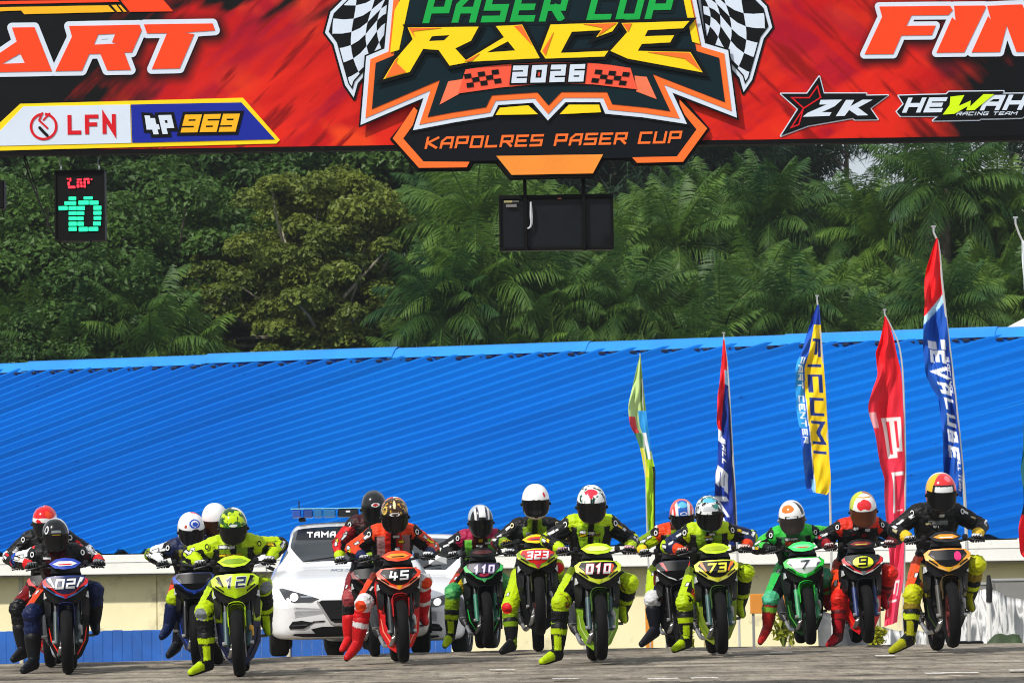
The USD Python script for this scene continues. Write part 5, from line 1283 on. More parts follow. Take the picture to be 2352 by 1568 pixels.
def wheel(parent, cy, cz, rw, r_, rimc, disc=True, wtyre=None):
    w = thing('wheel', parent=str(parent.GetPath()))
    h = rw / 2
    prof = [(-h * .62, r_ * .68), (-h * .95, r_ * .80), (-h, r_ * .88), (-h * .82, r_ * .95), (-h * .42, r_ * .99), (0, r_), (h * .42, r_ * .99), (h * .82, r_ * .95), (h, r_ * .88), (h * .95, r_ * .80), (h * .62, r_ * .68)]
    ty = revolve_x(prof, 64, center=(0, cy, cz)); trimesh.repair.fix_normals(ty)
    obj('tyre', ty, TYRE, w, smooth=50)
    parts = [revolve_x([(-h * .6, r_ * .70), (-h * .62, r_ * .66), (-h * .25, r_ * .60), (h * .25, r_ * .60), (h * .62, r_ * .66), (h * .6, r_ * .70)], 48, center=(0, cy, cz))]
    hub = trimesh.creation.cylinder(.035, .10, 16, transform=rotm('y', 90)); hub.apply_translation((0, cy, cz)); parts.append(hub)
    for k in range(5):
        sp = bx((0, 0, r_ * .34), (.022, .028, r_ * .56), .006); sp.apply_transform(rotm('x', 72 * k + 10)); sp.apply_translation((0, cy, cz)); parts.append(sp)
    obj('rim', join(*parts), rimc, w)
    if disc:
        d = revolve_x([(.062, .06), (.062, .125), (.066, .125), (.066, .06)], 40, center=(0, cy, cz))
        obj('brake_disc', d, MET, w)
    return w

def make_bike(label, M, c):
    """c: colours and marks of one bike: cowl, stripe, plate, number, number_colour, wing, fender, fork, screen, screen2."""
    t = thing('motorcycle', label, 'motorcycle', matrix=M, group=None)
    g = lambda k, d=K: c.get(k, d)
    R = .298
    rimm = mat_sat(g('rim', K))
    wheel(t, 0, R, .104, R, rimm); wheel(t, 1.24, R, .116, R, rimm, disc=True)
    # fork, clamps, caliper
    top = np.array([0, .335, .90]); ax = np.array([0, 0.0, R])
    forkm = mat_sat(g('fork', lin(40, 46, 50)))
    for s in (-1, 1):
        o = np.array([s * .100, 0, 0])
        fk = obj('fork_leg', tube([ax + o + [0, .0, -.02], ax + o + (top - ax) * .45], .024, 12), forkm, t)
        obj('fork_tube', tube([ax + o + (top - ax) * .42, top + o], .018, 12), DKMET, fk)
        obj('axle_nut', trimesh.creation.cylinder(.018, .03, 10, transform=trimesh.transformations.translation_matrix((s * .124, 0, R)) @ rotm('y', 90)), MET, fk)
    obj('clamp', join(bx(ax + (top - ax) * .72, (.24, .06, .035), .008), bx(top, (.23, .07, .03), .008)), DKMET, t)
    obj('brake_caliper', join(bx((.120, .085, R + .10), (.045, .06, .10), .012), bx((.118, .03, R + .13), (.03, .05, .05), .01)), mat_sat(g('caliper', lin(150, 150, 152))), t)
    obj('brake_hose', tube(curve([(.105, .08, R + .15), (.14, .12, .55), (.13, .2, .75), (.18, .28, .90)], 16), .006, 6), BLKP, t)
    # mudguard
    fen = revolve_x([(-.076, .240), (-.082, .318), (-.062, .352), (-.025, .366), (.025, .366), (.062, .352), (.082, .318), (.076, .240), (.067, .310), (.050, .337), (.018, .348), (-.018, .348), (-.050, .337), (-.067, .310), (-.076, .240)], 26, 80, 165, center=(0, 0, R))
    obj('mudguard', fen, mat_gloss(g('fender', K)), t, smooth=40)
    for s in (-1, 1):
        obj('mudguard_stay', panel(Polygon([(s * .070, .62), (s * .083, .615), (s * .080, .44), (s * .070, .45)]), lambda x, z: -0.03 + 0 * x, .03), mat_gloss(g('fender', K)), t)
    # nose cowl, its stripes and plate
    cow = Polygon([(-.215, .862), (-.165, .898), (-.06, .905), (.06, .905), (.165, .898), (.215, .862), (.205, .805), (.09, .722), (0, .688), (-.09, .722), (-.205, .805)])
    cw = obj('nose_cowl', panel(cow, yf_cowl, .012, edge=.016), mat_gloss(g('cowl')), t, smooth=35)
    plate = Polygon([(-.150, .892), (.150, .892), (.178, .852), (.080, .758), (0, .728), (-.080, .758), (-.178, .852)])
    obj('number_plate', panel(plate, yf_cowl, .003, edge=.016, off=-.006), mat_gloss(g('plate')), cw)
    for s in (-1, 1):
        obj('cowl_stripe', panel(Polygon([(s * .212, .858), (s * .182, .882), (s * .176, .848), (s * .078, .754), (0, .724), (0, .704), (s * .086, .738), (s * .198, .815)]), yf_cowl, .003, edge=.016, off=-.005), mat_gloss(g('stripe')), cw)
        if 'edge' in c:
            obj('cowl_edge', panel(Polygon([(s * .206, .826), (s * .20, .806), (s * .09, .726), (0, .692), (0, .704), (s * .088, .740)]), yf_cowl, .003, edge=.016, off=-.0085), mat_gloss(c['edge']), cw)
        if 'flash' in c:
            obj('cowl_flash', panel(Polygon([(s * .172, .880), (s * .138, .889), (s * .100, .800), (s * .112, .792)]), yf_cowl, .003, edge=.016, off=-.0095), mat_gloss(c['flash']), cw)
    obj('cowl_gem', panel(Polygon([(-.03, .735), (.03, .735), (.012, .70), (0, .693), (-.012, .70)]), yf_cowl, .004, off=-.011), mat_gloss(g('gem', g('stripe'))), cw)
    if c.get('number'):
        n = c['number']; w = min(.046 * len(n), .112)
        nb = lettering(n, (-w - .008, .782), (w - .008, .784), (.016, .092), stroke=.20, gap=.24)
        if c.get('number_edge') is not None:
            obj('number_edge', panel(nb.buffer(.005), yf_cowl, .003, edge=.016, off=-.010), mat_gloss(c['number_edge']), cw)
        obj('number', panel(nb, yf_cowl, .003, edge=.016, off=-.0135), mat_gloss(g('number_colour', WH)), cw)
    if 'blob' in c:       # a coloured sticker on the plate
        (bxx, bz, bw, bh), bc = c['blob']
        obj('sticker', panel(affinity.scale(Point(0, 0).buffer(1, 10), bw, bh).buffer(0) if False else affinity.translate(affinity.scale(Point(0, 0).buffer(1, 8), bw, bh), bxx, bz), yf_cowl, .003, edge=.016, off=-.0092), mat_gloss(bc), cw)
    for s in (-1, 1):       # air slots under the stripes
        obj('air_slot', panel(Polygon([(s * .102, .744), (s * .180, .800), (s * .172, .812), (s * .098, .756)]), yf_cowl, .003, edge=.016, off=-.0145), BLKP, cw)
        obj('position_lamp', panel(Polygon([(s * .135, .842), (s * .168, .850), (s * .150, .832), (s * .118, .806)]), yf_cowl, .003, edge=.016, off=-.0150), mat_gloss(lin(60, 62, 66)), cw)
    # dark lower chin and headstock filler
    obj('chin', panel(Polygon([(-.20, .80), (-.19, .72), (-.12, .655), (0, .635), (.12, .655), (.19, .72), (.20, .80), (.09, .725), (0, .69), (-.09, .725)]), lambda x, z: yf_cowl(x, z) + .04, .02), BLKP, t)
    obj('headstock', hull([(x, y, z) for x in (-.12, .12) for y in (.16, .42) for z in (.66, .90)]), BLKP, t)
    # fly screen and meter cowl above the bars
    scr = Polygon([(-.150, 1.018), (-.085, 1.057), (0, 1.070), (.085, 1.057), (.150, 1.018), (.095, .976), (0, .962), (-.095, .976)])
    sc = obj('fly_screen', panel(scr, yf_screen, .01, edge=.02), mat_gloss(g('screen', g('cowl'))), t, smooth=35)
    obj('screen_stripe', panel(Polygon([(-.115, 1.014), (-.06, 1.038), (.06, 1.038), (.115, 1.014), (.06, .995), (-.06, .995)]), yf_screen, .003, edge=.02, off=-.005), mat_gloss(g('screen2', g('stripe'))), sc)
    if 'screen3' in c:
        obj('screen_stripe', panel(Polygon([(-.07, 1.014), (.07, 1.014), (.05, 1.004), (-.05, 1.004)]), yf_screen, .003, edge=.02, off=-.0085), mat_gloss(c['screen3']), sc)
    obj('meter', hull([(x, y, z) for x, y, z in ((-.15, .24, .90), (.15, .24, .90), (-.13, .40, .90), (.13, .40, .90), (-.12, .26, 1.0), (.12, .26, 1.0), (-.10, .36, 1.01), (.10, .36, 1.01), (-.14, .16, .93), (.14, .16, .93))]), BLKP, t)
    # bars, levers
    bar = obj('handlebar', tube(curve([(-.36, GRIP_Y + .02, GRIP_Z), (-.24, GRIP_Y, GRIP_Z), (-.12, GRIP_Y - .02, .975), (0, GRIP_Y - .02, .965), (.12, GRIP_Y - .02, .975), (.24, GRIP_Y, GRIP_Z), (.36, GRIP_Y + .02, GRIP_Z)], 30), .013, 10), DKMET, t)
    for s in (-1, 1):
        obj('grip', tube([(s * .245, GRIP_Y, GRIP_Z), (s * .37, GRIP_Y + .02, GRIP_Z)], .018, 10), BLKP, bar)
        obj('lever', tube(curve([(s * .20, GRIP_Y - .03, GRIP_Z), (s * .27, GRIP_Y - .085, GRIP_Z - .012), (s * .36, GRIP_Y - .07, GRIP_Z - .03)], 10), [.009] * 8 + [.008, .010], 6), MET if c.get('lever') else DKMET, bar)
        obj('master_cylinder', bx((s * .19, GRIP_Y - .015, GRIP_Z + .02), (.05, .05, .05), .012), BLKP, bar)
    # side wings sweeping down to a point
    for s in (-1, 1):
        up_ = Polygon([(s * .210, .80), (s * .160, .76), (s * .138, .60), (s * .140, .47), (s * .195, .47), (s * .222, .62), (s * .222, .74)])
        lo_ = Polygon([(s * .132, .48), (s * .134, .38), (s * .100, .27), (s * .05, .175), (s * .03, .15), (s * .045, .09), (s * .12, .15), (s * .188, .29), (s * .202, .48)])
        a = obj('side_fairing', panel(up_, yf_wing, .012), mat_gloss(g('wing_up', g('wing'))), t, smooth=35)
        b = obj('lower_fairing', panel(lo_, yf_wing, .012), mat_gloss(g('wing')), t, smooth=35)
        obj('fairing_stripe', panel(Polygon([(s * .170, .42), (s * .178, .42), (s * .162, .30), (s * .09, .17), (s * .075, .165), (s * .15, .30)]), yf_wing, .003, off=-.005), mat_gloss(g('wing2', g('stripe'))), b)
        obj('flank_panel', hull([(s * x, y, z) for x, y, z in ((.205, .46, .80), (.205, .46, .50), (.19, .60, .42), (.12, .95, .55), (.11, .95, .74), (.17, .66, .80), (.195, .5, .82), (.17, .47, .80), (.17, .47, .52))]), mat_gloss(g('flank', g('wing'))), t)
    # dark inner shield behind the wheel, between the wings
    yf_in = lambda x, z: .385 + .35 * np.abs(x) + .10 * np.clip(.45 - z, 0, 1)
    obj('inner_shield', panel(Polygon([(-.20, .80), (.20, .80), (.195, .50), (.175, .36), (.12, .20), (.05, .10), (-.05, .10), (-.12, .20), (-.175, .36), (-.195, .50)]), yf_in, .02, edge=.06), BLKP, t, smooth=35)
    for s in (-1, 1):
        obj('shroud', hull([(s * x, y, z) for x, y, z in ((.20, .30, .76), (.135, .26, .74), (.205, .42, .76), (.15, .27, .55), (.20, .38, .52), (.16, .36, .50), (.21, .34, .66))]), BLKP, t)
        obj('turn_lamp', hull([(s * x, y, z) for x, y, z in ((.205, .26, .755), (.165, .20, .735), (.185, .22, .70), (.21, .30, .69), (.20, .32, .75))]), mat_gloss(c.get('lamp', lin(200, 205, 205))), t)
    # radiator, engine, frame, pipe
    rad = obj('radiator', bx((0, .43, .50), (.25, .04, .22), .006), DKMET, t)
    for k in range(7):
        obj('radiator_fin', bx((0, .407, .41 + k * .03), (.235, .008, .008)), BLKP, rad)
    obj('engine', join(hull([(x, y, z) for x in (-.11, .11) for y in (.45, .86) for z in (.20, .42)] + [(0, .40, .30)]), hull([(x, y, z) for x in (-.08, .08) for y in (.42, .56) for z in (.26, .50)]), tube([(-.15, .70, .30), (.15, .70, .30)], .095, 18)), DKMET, t)
    obj('frame', join(tube(curve([(0, .36, .86), (0, .55, .66), (0, .80, .60), (0, 1.05, .70), (0, 1.35, .80)], 16), .035, 8), tube([(-.07, .52, .64), (-.08, .60, .42)], .02, 6), tube([(.07, .52, .64), (.08, .60, .42)], .02, 6)), BLKP, t)
    obj('exhaust', join(tube(curve([(-.03, .40, .34), (-.06, .33, .26), (-.09, .42, .17), (-.13, .70, .16), (-.17, .95, .26)], 24), .021, 10), ), MET, t)
    obj('silencer', tube(curve([(-.17, .93, .25), (-.20, 1.12, .40), (-.205, 1.40, .55)], 10), [.025, .045, .052, .052, .052, .052, .052, .052, .05, .035], 14), DKMET, t)
    obj('swingarm', join(tube([(-.09, .80, .33), (-.095, 1.24, R)], .026, 8), tube([(.09, .80, .33), (.095, 1.24, R)], .026, 8), tube([(0, .85, .62), (0, 1.0, .36)], .035, 8)), DKMET, t)
    obj('chain_guard', bx((.11, 1.02, .36), (.02, .40, .05), .008), BLKP, t)
    obj('seat', hull([(x, y, z) for x, y, z in ((-.10, .52, .74), (.10, .52, .74), (-.13, .72, .77), (.13, .72, .77), (-.13, 1.05, .80), (.13, 1.05, .80), (-.10, 1.22, .82), (.10, 1.22, .82), (-.08, .52, .68), (.08, .52, .68), (-.09, 1.2, .74), (.09, 1.2, .74))]), SEAT, t)
    obj('tail', hull([(-.10, 1.10, .73), (.10, 1.10, .73), (-.10, 1.15, .83), (.10, 1.15, .83), (-.05, 1.48, .90), (.05, 1.48, .90), (0, 1.48, .84)]), mat_gloss(g('cowl')), t)
    obj('centre_cover', hull([(-.09, .42, .80), (.09, .42, .80), (-.10, .62, .74), (.10, .62, .74), (-.10, .5, .58), (.10, .5, .58), (-.09, .80, .62), (.09, .80, .62)]), mat_gloss(g('flank', g('wing'))), t)
    for s in (-1, 1):
        pg = obj('foot_peg', tube([(s * .10, .68, .33), (s * .25, .66, .335)], .014, 8), MET, t)
        obj('peg_bracket', bx((s * .12, .70, .36), (.02, .10, .10), .006), DKMET, pg)
    obj('pedal', tube(curve([(-.15, .70, .31), (-.20, .60, .30), (-.19, .54, .31)], 8), .009, 6), MET, t)
    return t

def ik(a, b, l1, l2, pole):
    """Middle joint of a two-bone chain from a to b, bending towards pole."""
    a, b, pole = (np.asarray(x, float) for x in (a, b, pole))
    d = b - a; L = np.linalg.norm(d); d /= L
    L = min(L, (l1 + l2) * .998)
    x = (l1 * l1 - l2 * l2 + L * L) / (2 * L); h = math.sqrt(max(l1 * l1 - x * x, 1e-6))
    n = pole - a; n -= d * (n @ d); n /= np.linalg.norm(n) + 1e-9
    return a + d * x + n * h

def sph(p, r, n=16):
    return manifold3d.Manifold.sphere(r, n).translate([float(v) for v in p])
def chain(pts):
    ms = [sph(p, r, 10) for p, r in pts]
    return [manifold3d.Manifold.batch_hull([ms[i], ms[i + 1]]) for i in range(len(ms) - 1)]
def to_mesh(man, length=None, taubin=0):
    if length:
        man = man.refine_to_length(length)
    mm = man.to_mesh()
    m = trimesh.Trimesh(mm.vert_properties[:, :3], mm.tri_verts, process=True)
    if taubin:
        trimesh.smoothing.filter_taubin(m, lamb=.5, nu=.53, iterations=taubin)
    return m

SUIT = tinted('leather_suit', 0.5, coat=0.0, vary=0.25, scale=18, bump=0.25, bump_scale=40, spec=0.22)
SHELL = tinted('helmet_shell', 0.2, coat=0.35, vary=0.05, scale=10, spec=0.3)
LEATHER = tinted('boot_leather', 0.5, coat=0.0, vary=0.3, scale=30, bump=0.4, spec=0.22)

def helmet_colour(style, d, n1, n2):
    """d: directions in the helmet's own frame (x right of the picture, y back, z up)."""
    s = style
    az = np.arctan2(d[:, 0], -d[:, 1]); el = np.arcsin(np.clip(d[:, 2], -1, 1))
    col = np.tile(np.array(s['base']), (len(d), 1)).astype(float)
    for rule in s.get('rules', []):
        kind, c = rule[0], np.array(rule[1])
        if kind == 'top': hit = (el > math.radians(rule[2])) & (np.abs(az) < math.radians(rule[3]))
        elif kind == 'band': hit = (el > math.radians(rule[2])) & (el < math.radians(rule[3])) & (np.abs(az) < math.radians(rule[4] if len(rule) > 4 else 180))
        elif kind == 'stripe': hit = (np.abs(d[:, 0] - rule[2]) < rule[3]) & (el > math.radians(rule[4]))
        elif kind == 'twin': hit = (np.abs(np.abs(d[:, 0]) - rule[2]) < rule[3]) & (el > math.radians(rule[4]))
        elif kind == 'camo': hit = (n1 > rule[2]) & (el > math.radians(rule[3]))
        elif kind == 'camo2': hit = (n2 > rule[2]) & (el > math.radians(rule[3]))
        elif kind == 'flame': hit = (el + .35 * np.sin(az * rule[3]) * np.abs(np.sin(az * rule[3] * .5 + 1)) > math.radians(rule[2]))
        elif kind == 'spot': hit = ((az - rule[2]) / rule[4]) ** 2 + ((el - rule[3]) / rule[5]) ** 2 < 1
        elif kind == 'ring':
            q = ((az - rule[2]) / rule[4]) ** 2 + ((el - rule[3]) / rule[5]) ** 2; hit = (q < 1) & (q > .45)
        elif kind == 'side': hit = (np.abs(az) > math.radians(rule[2])) & (el > math.radians(rule[3]))
        elif kind == 'left': hit = (az < -math.radians(rule[2])) & (el > math.radians(rule[3]))
        elif kind == 'right': hit = (az > math.radians(rule[2])) & (el > math.radians(rule[3]))
        elif kind == 'chin': hit = (el < math.radians(-32 if len(rule) < 3 else rule[2])) & (np.abs(az) < 1.8)
        col[hit] = c
    return col

ICO = trimesh.creation.icosphere(5)
def helmet_form(d):
    """Radius vector of the shell along each direction."""
    r = np.array([.124, .152, .160])
    p = d / np.power(np.sum(np.abs(d / r) ** 2.25, 1), 1 / 2.25)[:, None]
    az = np.arctan2(d[:, 0], -d[:, 1]); el = np.arcsin(np.clip(d[:, 2], -1, 1))
    chin = np.exp(-((el + .62) / .26) ** 2) * np.clip(np.cos(az), 0, 1) ** 1.5
    p[:, 1] -= .030 * chin; p[:, 2] -= .018 * chin
    crest = np.exp(-((el - .9) / .5) ** 2) * np.exp(-(d[:, 0] / .35) ** 2)
    p[:, 2] += .004 * crest
    spo = np.exp(-((el - .35) / .25) ** 2) * np.clip(-np.cos(az), 0, 1) ** 3
    p[:, 1] += .014 * spo
    p[:, 2] = np.maximum(p[:, 2], -.172)
    return p

def make_helmet(parent, centre, pitch, yaw, tilt, style, seed, size=1.0):
    V = ICO.vertices.copy()
    p = helmet_form(V)
    az = np.arctan2(V[:, 0], -V[:, 1]); el = np.arcsin(V[:, 2])
    eye = (np.abs(az) < 1.22) & (el > math.radians(-33)) & (el < math.radians(12)) 
    n1 = meshkit.fbm(V * 3.1 + seed, 3, seed); n2 = meshkit.fbm(V * [7, 7, 2.2] + seed, 3, seed + 3)
    col = helmet_colour(style, V, n1, n2)
    # a thin light moulding round the eye port
    port = np.maximum(np.abs(az) / 1.22, np.abs((np.degrees(el) + 10.5) / 22.5))
    col[(port > 1.0) & (port < 1.09)] = np.array(K) * 1.2
    col[eye] = np.array(K)
    R = size * rot3('z', math.radians(yaw)) @ rot3('y', math.radians(tilt)) @ rot3('x', math.radians(pitch))
    q = np.where(eye[:, None], p * .965, p)
    h = obj('helmet', trimesh.Trimesh(q @ R.T + centre, ICO.faces, process=False), SHELL, parent, smooth=True, tint=col)
    # visor: a curved pane over the port
    aa, ee = np.meshgrid(np.linspace(-1.27, 1.27, 40), np.radians(np.linspace(-34, 13, 16)), indexing='ij')
    lim = 1 - .18 * np.abs(aa / 1.27) ** 4
    e2 = math.radians(-10.5) + (ee - math.radians(-10.5)) * lim
    d = np.stack([np.sin(aa) * np.cos(e2), -np.cos(aa) * np.cos(e2), np.sin(e2)], -1).reshape(-1, 3)
    pv = helmet_form(d) * 1.022
    vm = grid((pv @ R.T + centre).reshape(40, 16, 3))
    vb = grid(((helmet_form(d) * 1.008) @ R.T + centre).reshape(40, 16, 3)); vb.invert()
    if np.einsum('ij,ij->i', vm.face_normals, vm.triangles_center - centre).mean() < 0:
        vm.invert(); vb.invert()
    vc = style.get('visor', (0.008, 0.008, 0.010))
    vis = obj('visor', join(vm, vb), pbr('visor_' + '_'.join(f'{int(x * 9999)}' for x in vc), vc, 0.14, coat=0.0, spec=0.25), h, smooth=60)
    for s in (-1, 1):
        dd = np.array([[s * math.sin(1.32) * .98, -math.cos(1.32), -.10]]); dd /= np.linalg.norm(dd)
        pv = (helmet_form(dd)[0] * 1.02) @ R.T + centre
        obj('visor_pivot', trimesh.creation.icosphere(2, .017).apply_translation(pv), mat_sat(GYc if style.get('pivot') else K), vis)
    for s in (-1, 0, 1):     # chin and brow vents
        dd = np.array([[s * .22, -.86, -.62 if s == 0 else -.58]]); dd /= np.linalg.norm(dd)
        pv = (helmet_form(dd)[0] * 1.005) @ R.T + centre
        m = bx((0, 0, 0), (.035, .012, .010), .004); T = np.eye(4); T[:3, :3] = R; m.apply_transform(T); m.apply_translation(pv)
        obj('vent', m, mat_sat(K), h)
    return h

def seg_dist(P, a, b):
    ab = b - a; t = np.clip(((P - a) @ ab) / (ab @ ab), 0, 1)
    return np.linalg.norm(P - (a + t[:, None] * ab), axis=1), t

def make_rider(label, M, pose, s, group=None):
    """pose: measured points of the rider over the bike; s: the suit's colours."""
    t = thing('person', label, 'person', matrix=M, group=group)
    head = np.array(pose['head'], float)
    hip_c = np.array([-.045, .76, .79])
    shz = head[2] - .135
    dz = max(shz - hip_c[2], .25); dy = math.sqrt(max(.50 ** 2 - dz ** 2, .02))
    chest = np.array([head[0] * .75 - .01, hip_c[1] - dy * .95, shz - .02])
    head = np.array([head[0], min(head[1], chest[1] - .08), head[2]])
    lean = (pose.get('tilt', 0.0))
    sh = {-1: np.array([chest[0] - .175, chest[1], shz - .030 + lean]), 1: np.array([chest[0] + .175, chest[1], shz - .030 - lean])}
    hip = {-1: hip_c + [-.10, 0, 0], 1: hip_c + [.10, 0, 0]}
    hand = {k: np.array([k * GRIP_X, GRIP_Y + .012, GRIP_Z]) for k in (-1, 1)}
    wrist = {k: hand[k] + [k * .012, .075, .030] for k in (-1, 1)}
    el_ = np.random.default_rng(s['seed'] + 50).uniform([-.14, -.12], [.14, .12])
    elbow = {k: ik(sh[k], wrist[k], .265, .245, (sh[k] + wrist[k]) / 2 + np.array([k * .5, .30 + el_[0], -.16 + el_[1] * k])) for k in (-1, 1)}
    ank = {-1: np.array(pose['ankle'], float), 1: np.array([.245, .70, .435])}
    toe = {-1: np.array(pose['toe'], float), 1: np.array([.262, .56, .365])}
    knee = {}
    d = np.linalg.norm(ank[-1] - hip[-1])
    if d > .81:
        hip[-1] = ank[-1] + (hip[-1] - ank[-1]) / d * .81
    kp_ = np.array(pose['knee'], float)
    knee[-1] = np.array([kp_[0] + .03, .41, max(kp_[2], ank[-1][2] + .28)])
    ki = pose.get('knee_in') or (.19, .45, .76)
    knee[1] = np.array([min(max(ki[0], .16), .30), .43, min(max(ki[2], .70), .80)])
    bones = []          # (name, a, ra, b, rb)
    neck = head + [0, .055, -.10]
    waist = hip_c * .62 + chest * .38 + [0, .03, 0]
    def B(n, a, ra, b, rb): bones.append((n, np.asarray(a, float), ra, np.asarray(b, float), rb))
    for k in (-1, 1):
        B('torso', hip[k] * .8 + hip_c * .2, .115, waist + [k * .055, 0, 0], .105)
        B('torso', waist + [k * .06, 0, 0], .115, chest + [k * .080, .02, -.05], .142)
        B('torso', chest + [k * .05, .03, -.03], .130, sh[k] + [-k * .025, 0, -.005], .104)
        B('shoulder', sh[k] + [-k * .02, 0, .0], .094, sh[k] + [k * .016, -.005, -.014], .092)
        B('upper_arm', sh[k] + [k * .012, -.005, -.012], .088, elbow[k], .074)
        B('forearm', elbow[k], .072, elbow[k] * .5 + wrist[k] * .5, .066)
        B('wrist', elbow[k] * .5 + wrist[k] * .5, .066, wrist[k], .046)
        B('thigh', hip[k], .118, knee[k], .086)
        B('shin', knee[k], .080, knee[k] * .62 + ank[k] * .38 + [0, .02, 0], .080)
        B('shin', knee[k] * .62 + ank[k] * .38 + [0, .02, 0], .080, ank[k], .052)
    B('torso', hip[-1], .11, hip[1], .11)
    B('torso', chest + [0, .03, -.02], .115, neck + [0, .01, .0], .062)
    B('hump', chest + [0, .12, .05], .055, chest + [0, .20, -.08], .06)
    mans = []
    for n, a, ra, b, rb in bones:
        mans.append(manifold3d.Manifold.batch_hull([sph(a, ra), sph(b, rb)]))
    for k in (-1, 1):
        mans.append(sph(knee[k] + [k * .006, -.012, 0], .086)); mans.append(sph(elbow[k], .075))
    mesh = to_mesh(manifold3d.Manifold.batch_boolean(mans, manifold3d.OpType.Add), .020, 6)
    v, f = trimesh.remesh.subdivide_to_size(mesh.vertices, mesh.faces, .0145, max_iter=6)
    mesh = trimesh.Trimesh(v, f, process=True)
    V = np.array(mesh.vertices)
    Nn = np.array(mesh.vertex_normals)
    wr = meshkit.fbm(V * [16, 16, 30] + s['seed'], 3, s['seed'])
    wr2 = meshkit.fbm(V * [38, 38, 70] + s['seed'], 2, s['seed'] + 7)
    crease = np.zeros(len(V))
    for k in (-1, 1):       # gathered leather at elbows, knees and waist
        for J, A_, R_, am in ((elbow[k], sh[k], .10, .006), (knee[k], hip[k], .12, .0035), (ank[k] * .4 + knee[k] * .6, knee[k], .09, .004), (sh[k] * .7 + chest * .3, chest, .10, .004)):
            ax_ = (A_ - J) / np.linalg.norm(A_ - J); d_ = V - J
            crease += am * np.sin((d_ @ ax_) / .0085 + 5 * wr + 2 * wr2) * np.exp(-(np.linalg.norm(d_, axis=1) / R_) ** 2)
    V = V + Nn * ((wr - .5) * .020 + (wr2 - .5) * .005 + crease)[:, None]
    mesh = trimesh.Trimesh(V, mesh.faces, process=False)
    got = [seg_dist(V, a, b) for n, a, ra, b, rb in bones]
    D = np.stack([r[0] - (ra + (rb - ra) * r[1]) for r, (n, a, ra, b, rb) in zip(got, bones)], 1)
    Tt = np.stack([r[1] for r in got], 1)
    best = D.argmin(1); name = np.array([b[0] for b in bones])[best]; tb = Tt[np.arange(len(V)), best]
    col = np.tile(np.array(s.get('base', K), float), (len(V), 1))
    n1 = meshkit.fbm(V * 9 + s['seed'] * 3.1, 2, s['seed'] + 1)
    x, y, z = V.T
    def zone(key, mask):
        c = s.get(key)
        if c is not None:
            col[mask] = np.array(c)
    relx = x - chest[0]
    front = Nn[:, 1] < .1
    tor = name == 'torso'
    zone('torso', tor)
    zone('chest', tor & front & (np.abs(relx) < .125 - .25 * np.clip(shz - .12 - z, 0, 1)) & (z < shz - .01) & (z > shz - .26))
    zone('chest_side', tor & front & (np.abs(relx) > .085) & (np.abs(relx) < .16) & (z < shz + .0) & (z > shz - .26))
    zone('chest_mid', tor & front & (np.abs(relx) < .028) & (z < shz - .02) & (z > shz - .26))
    zone('chest_mark', tor & front & (np.abs(relx) < .09) & (np.abs(z - (shz - .13)) < .020) & (n1 > .42))
    zone('collar', (z > shz + .015) & (np.linalg.norm((V - neck)[:, :2], axis=1) < .12))
    zone('hump', name == 'hump')
    yoke = (name == 'torso') & (z > shz - .055) & (np.abs(relx) > .075)
    zone('shoulder', yoke | (name == 'shoulder'))
    for k, side in ((-1, 'L'), (1, 'R')):
        ua = (name == 'upper_arm') & (x * k > (chest[0] + k * .05) * k)
        fa = ((name == 'forearm') | (name == 'wrist')) & (np.sign(x - chest[0]) == k)
        zone('upper_arm', ua); zone('forearm', fa)
        zone('arm_stripe', (ua | fa) & (Nn[:, 2] > .15) & (Nn[:, 0] * k > -.3) & ((name != 'upper_arm') | (np.abs(tb - .5) < .40)))
        zone('arm_in', (ua | fa) & (Nn[:, 0] * k < -.35))
        zone('elbow', (np.linalg.norm(V - elbow[k], axis=1) < .075) & (Nn[:, 1] < .2))
        zone('cuff', fa & (name == 'wrist') & (tb > .45))
        # round maker's patch on the outside of the shoulder
        pc = sh[k] + np.array([k * .060, -.050, .01]); dd = np.linalg.norm(V - pc, axis=1)
        col[dd < .055] = np.array(s.get('patch_ground', K))
        th = (name == 'thigh') & (np.sign(x - hip_c[0]) == k); shn = (name == 'shin') & (np.sign(x - hip_c[0]) == k)
        zone('thigh', th); zone('shin', shn)
        zone('thigh_out' if s.get('thigh_' + side) is None else 'thigh_' + side, th & (Nn[:, 0] * k > .15))
        zone('thigh_in', th & (Nn[:, 0] * k < -.35))
        zone('thigh_stripe', th & (np.abs(Nn[:, 0] * k - .2) < .14))
        zone('shin_out', shn & (Nn[:, 0] * k > .55) & (tb > .15) & (tb < .8))
        zone('shin_in', shn & (Nn[:, 0] * k < -.3))
        kd = np.linalg.norm(V - knee[k], axis=1)
        zone('knee', kd < .105); 
        zone('knee2', (kd < .085) & (n1 > .5))
        zone('knee_cap', (np.linalg.norm(V - (knee[k] + [k * .03, -.06, -.02]), axis=1) < .06))
        zone('knee_low', shn & (kd > .10) & (kd < .20) & (Nn[:, 1] < .3))
    # maker's and sponsors' patches: small bars along the limbs and across the chest
    pr = np.random.default_rng(s['seed'] * 13 + 1)
    pcol = [WH, WH, s.get('speck', YL), s.get('patch2', WH)]
    spots = []
    for n_, a, ra, b, rb in bones:
        if n_ in ('upper_arm', 'forearm', 'thigh'):
            for q_ in range(2 if n_ != 'thigh' else 1):
                u_ = pr.uniform(.25, .8); ax_ = (b - a) / np.linalg.norm(b - a)
                o_ = np.array([np.sign(a[0] - chest[0]) * pr.uniform(.1, .8), -1.0, pr.uniform(-.1, .4)]); o_ -= ax_ * (o_ @ ax_); o_ /= np.linalg.norm(o_)
                spots.append((a + (b - a) * u_ + o_ * (ra + (rb - ra) * u_), ax_, np.cross(ax_, o_), pr.uniform(.022, .040), pr.uniform(.010, .016)))
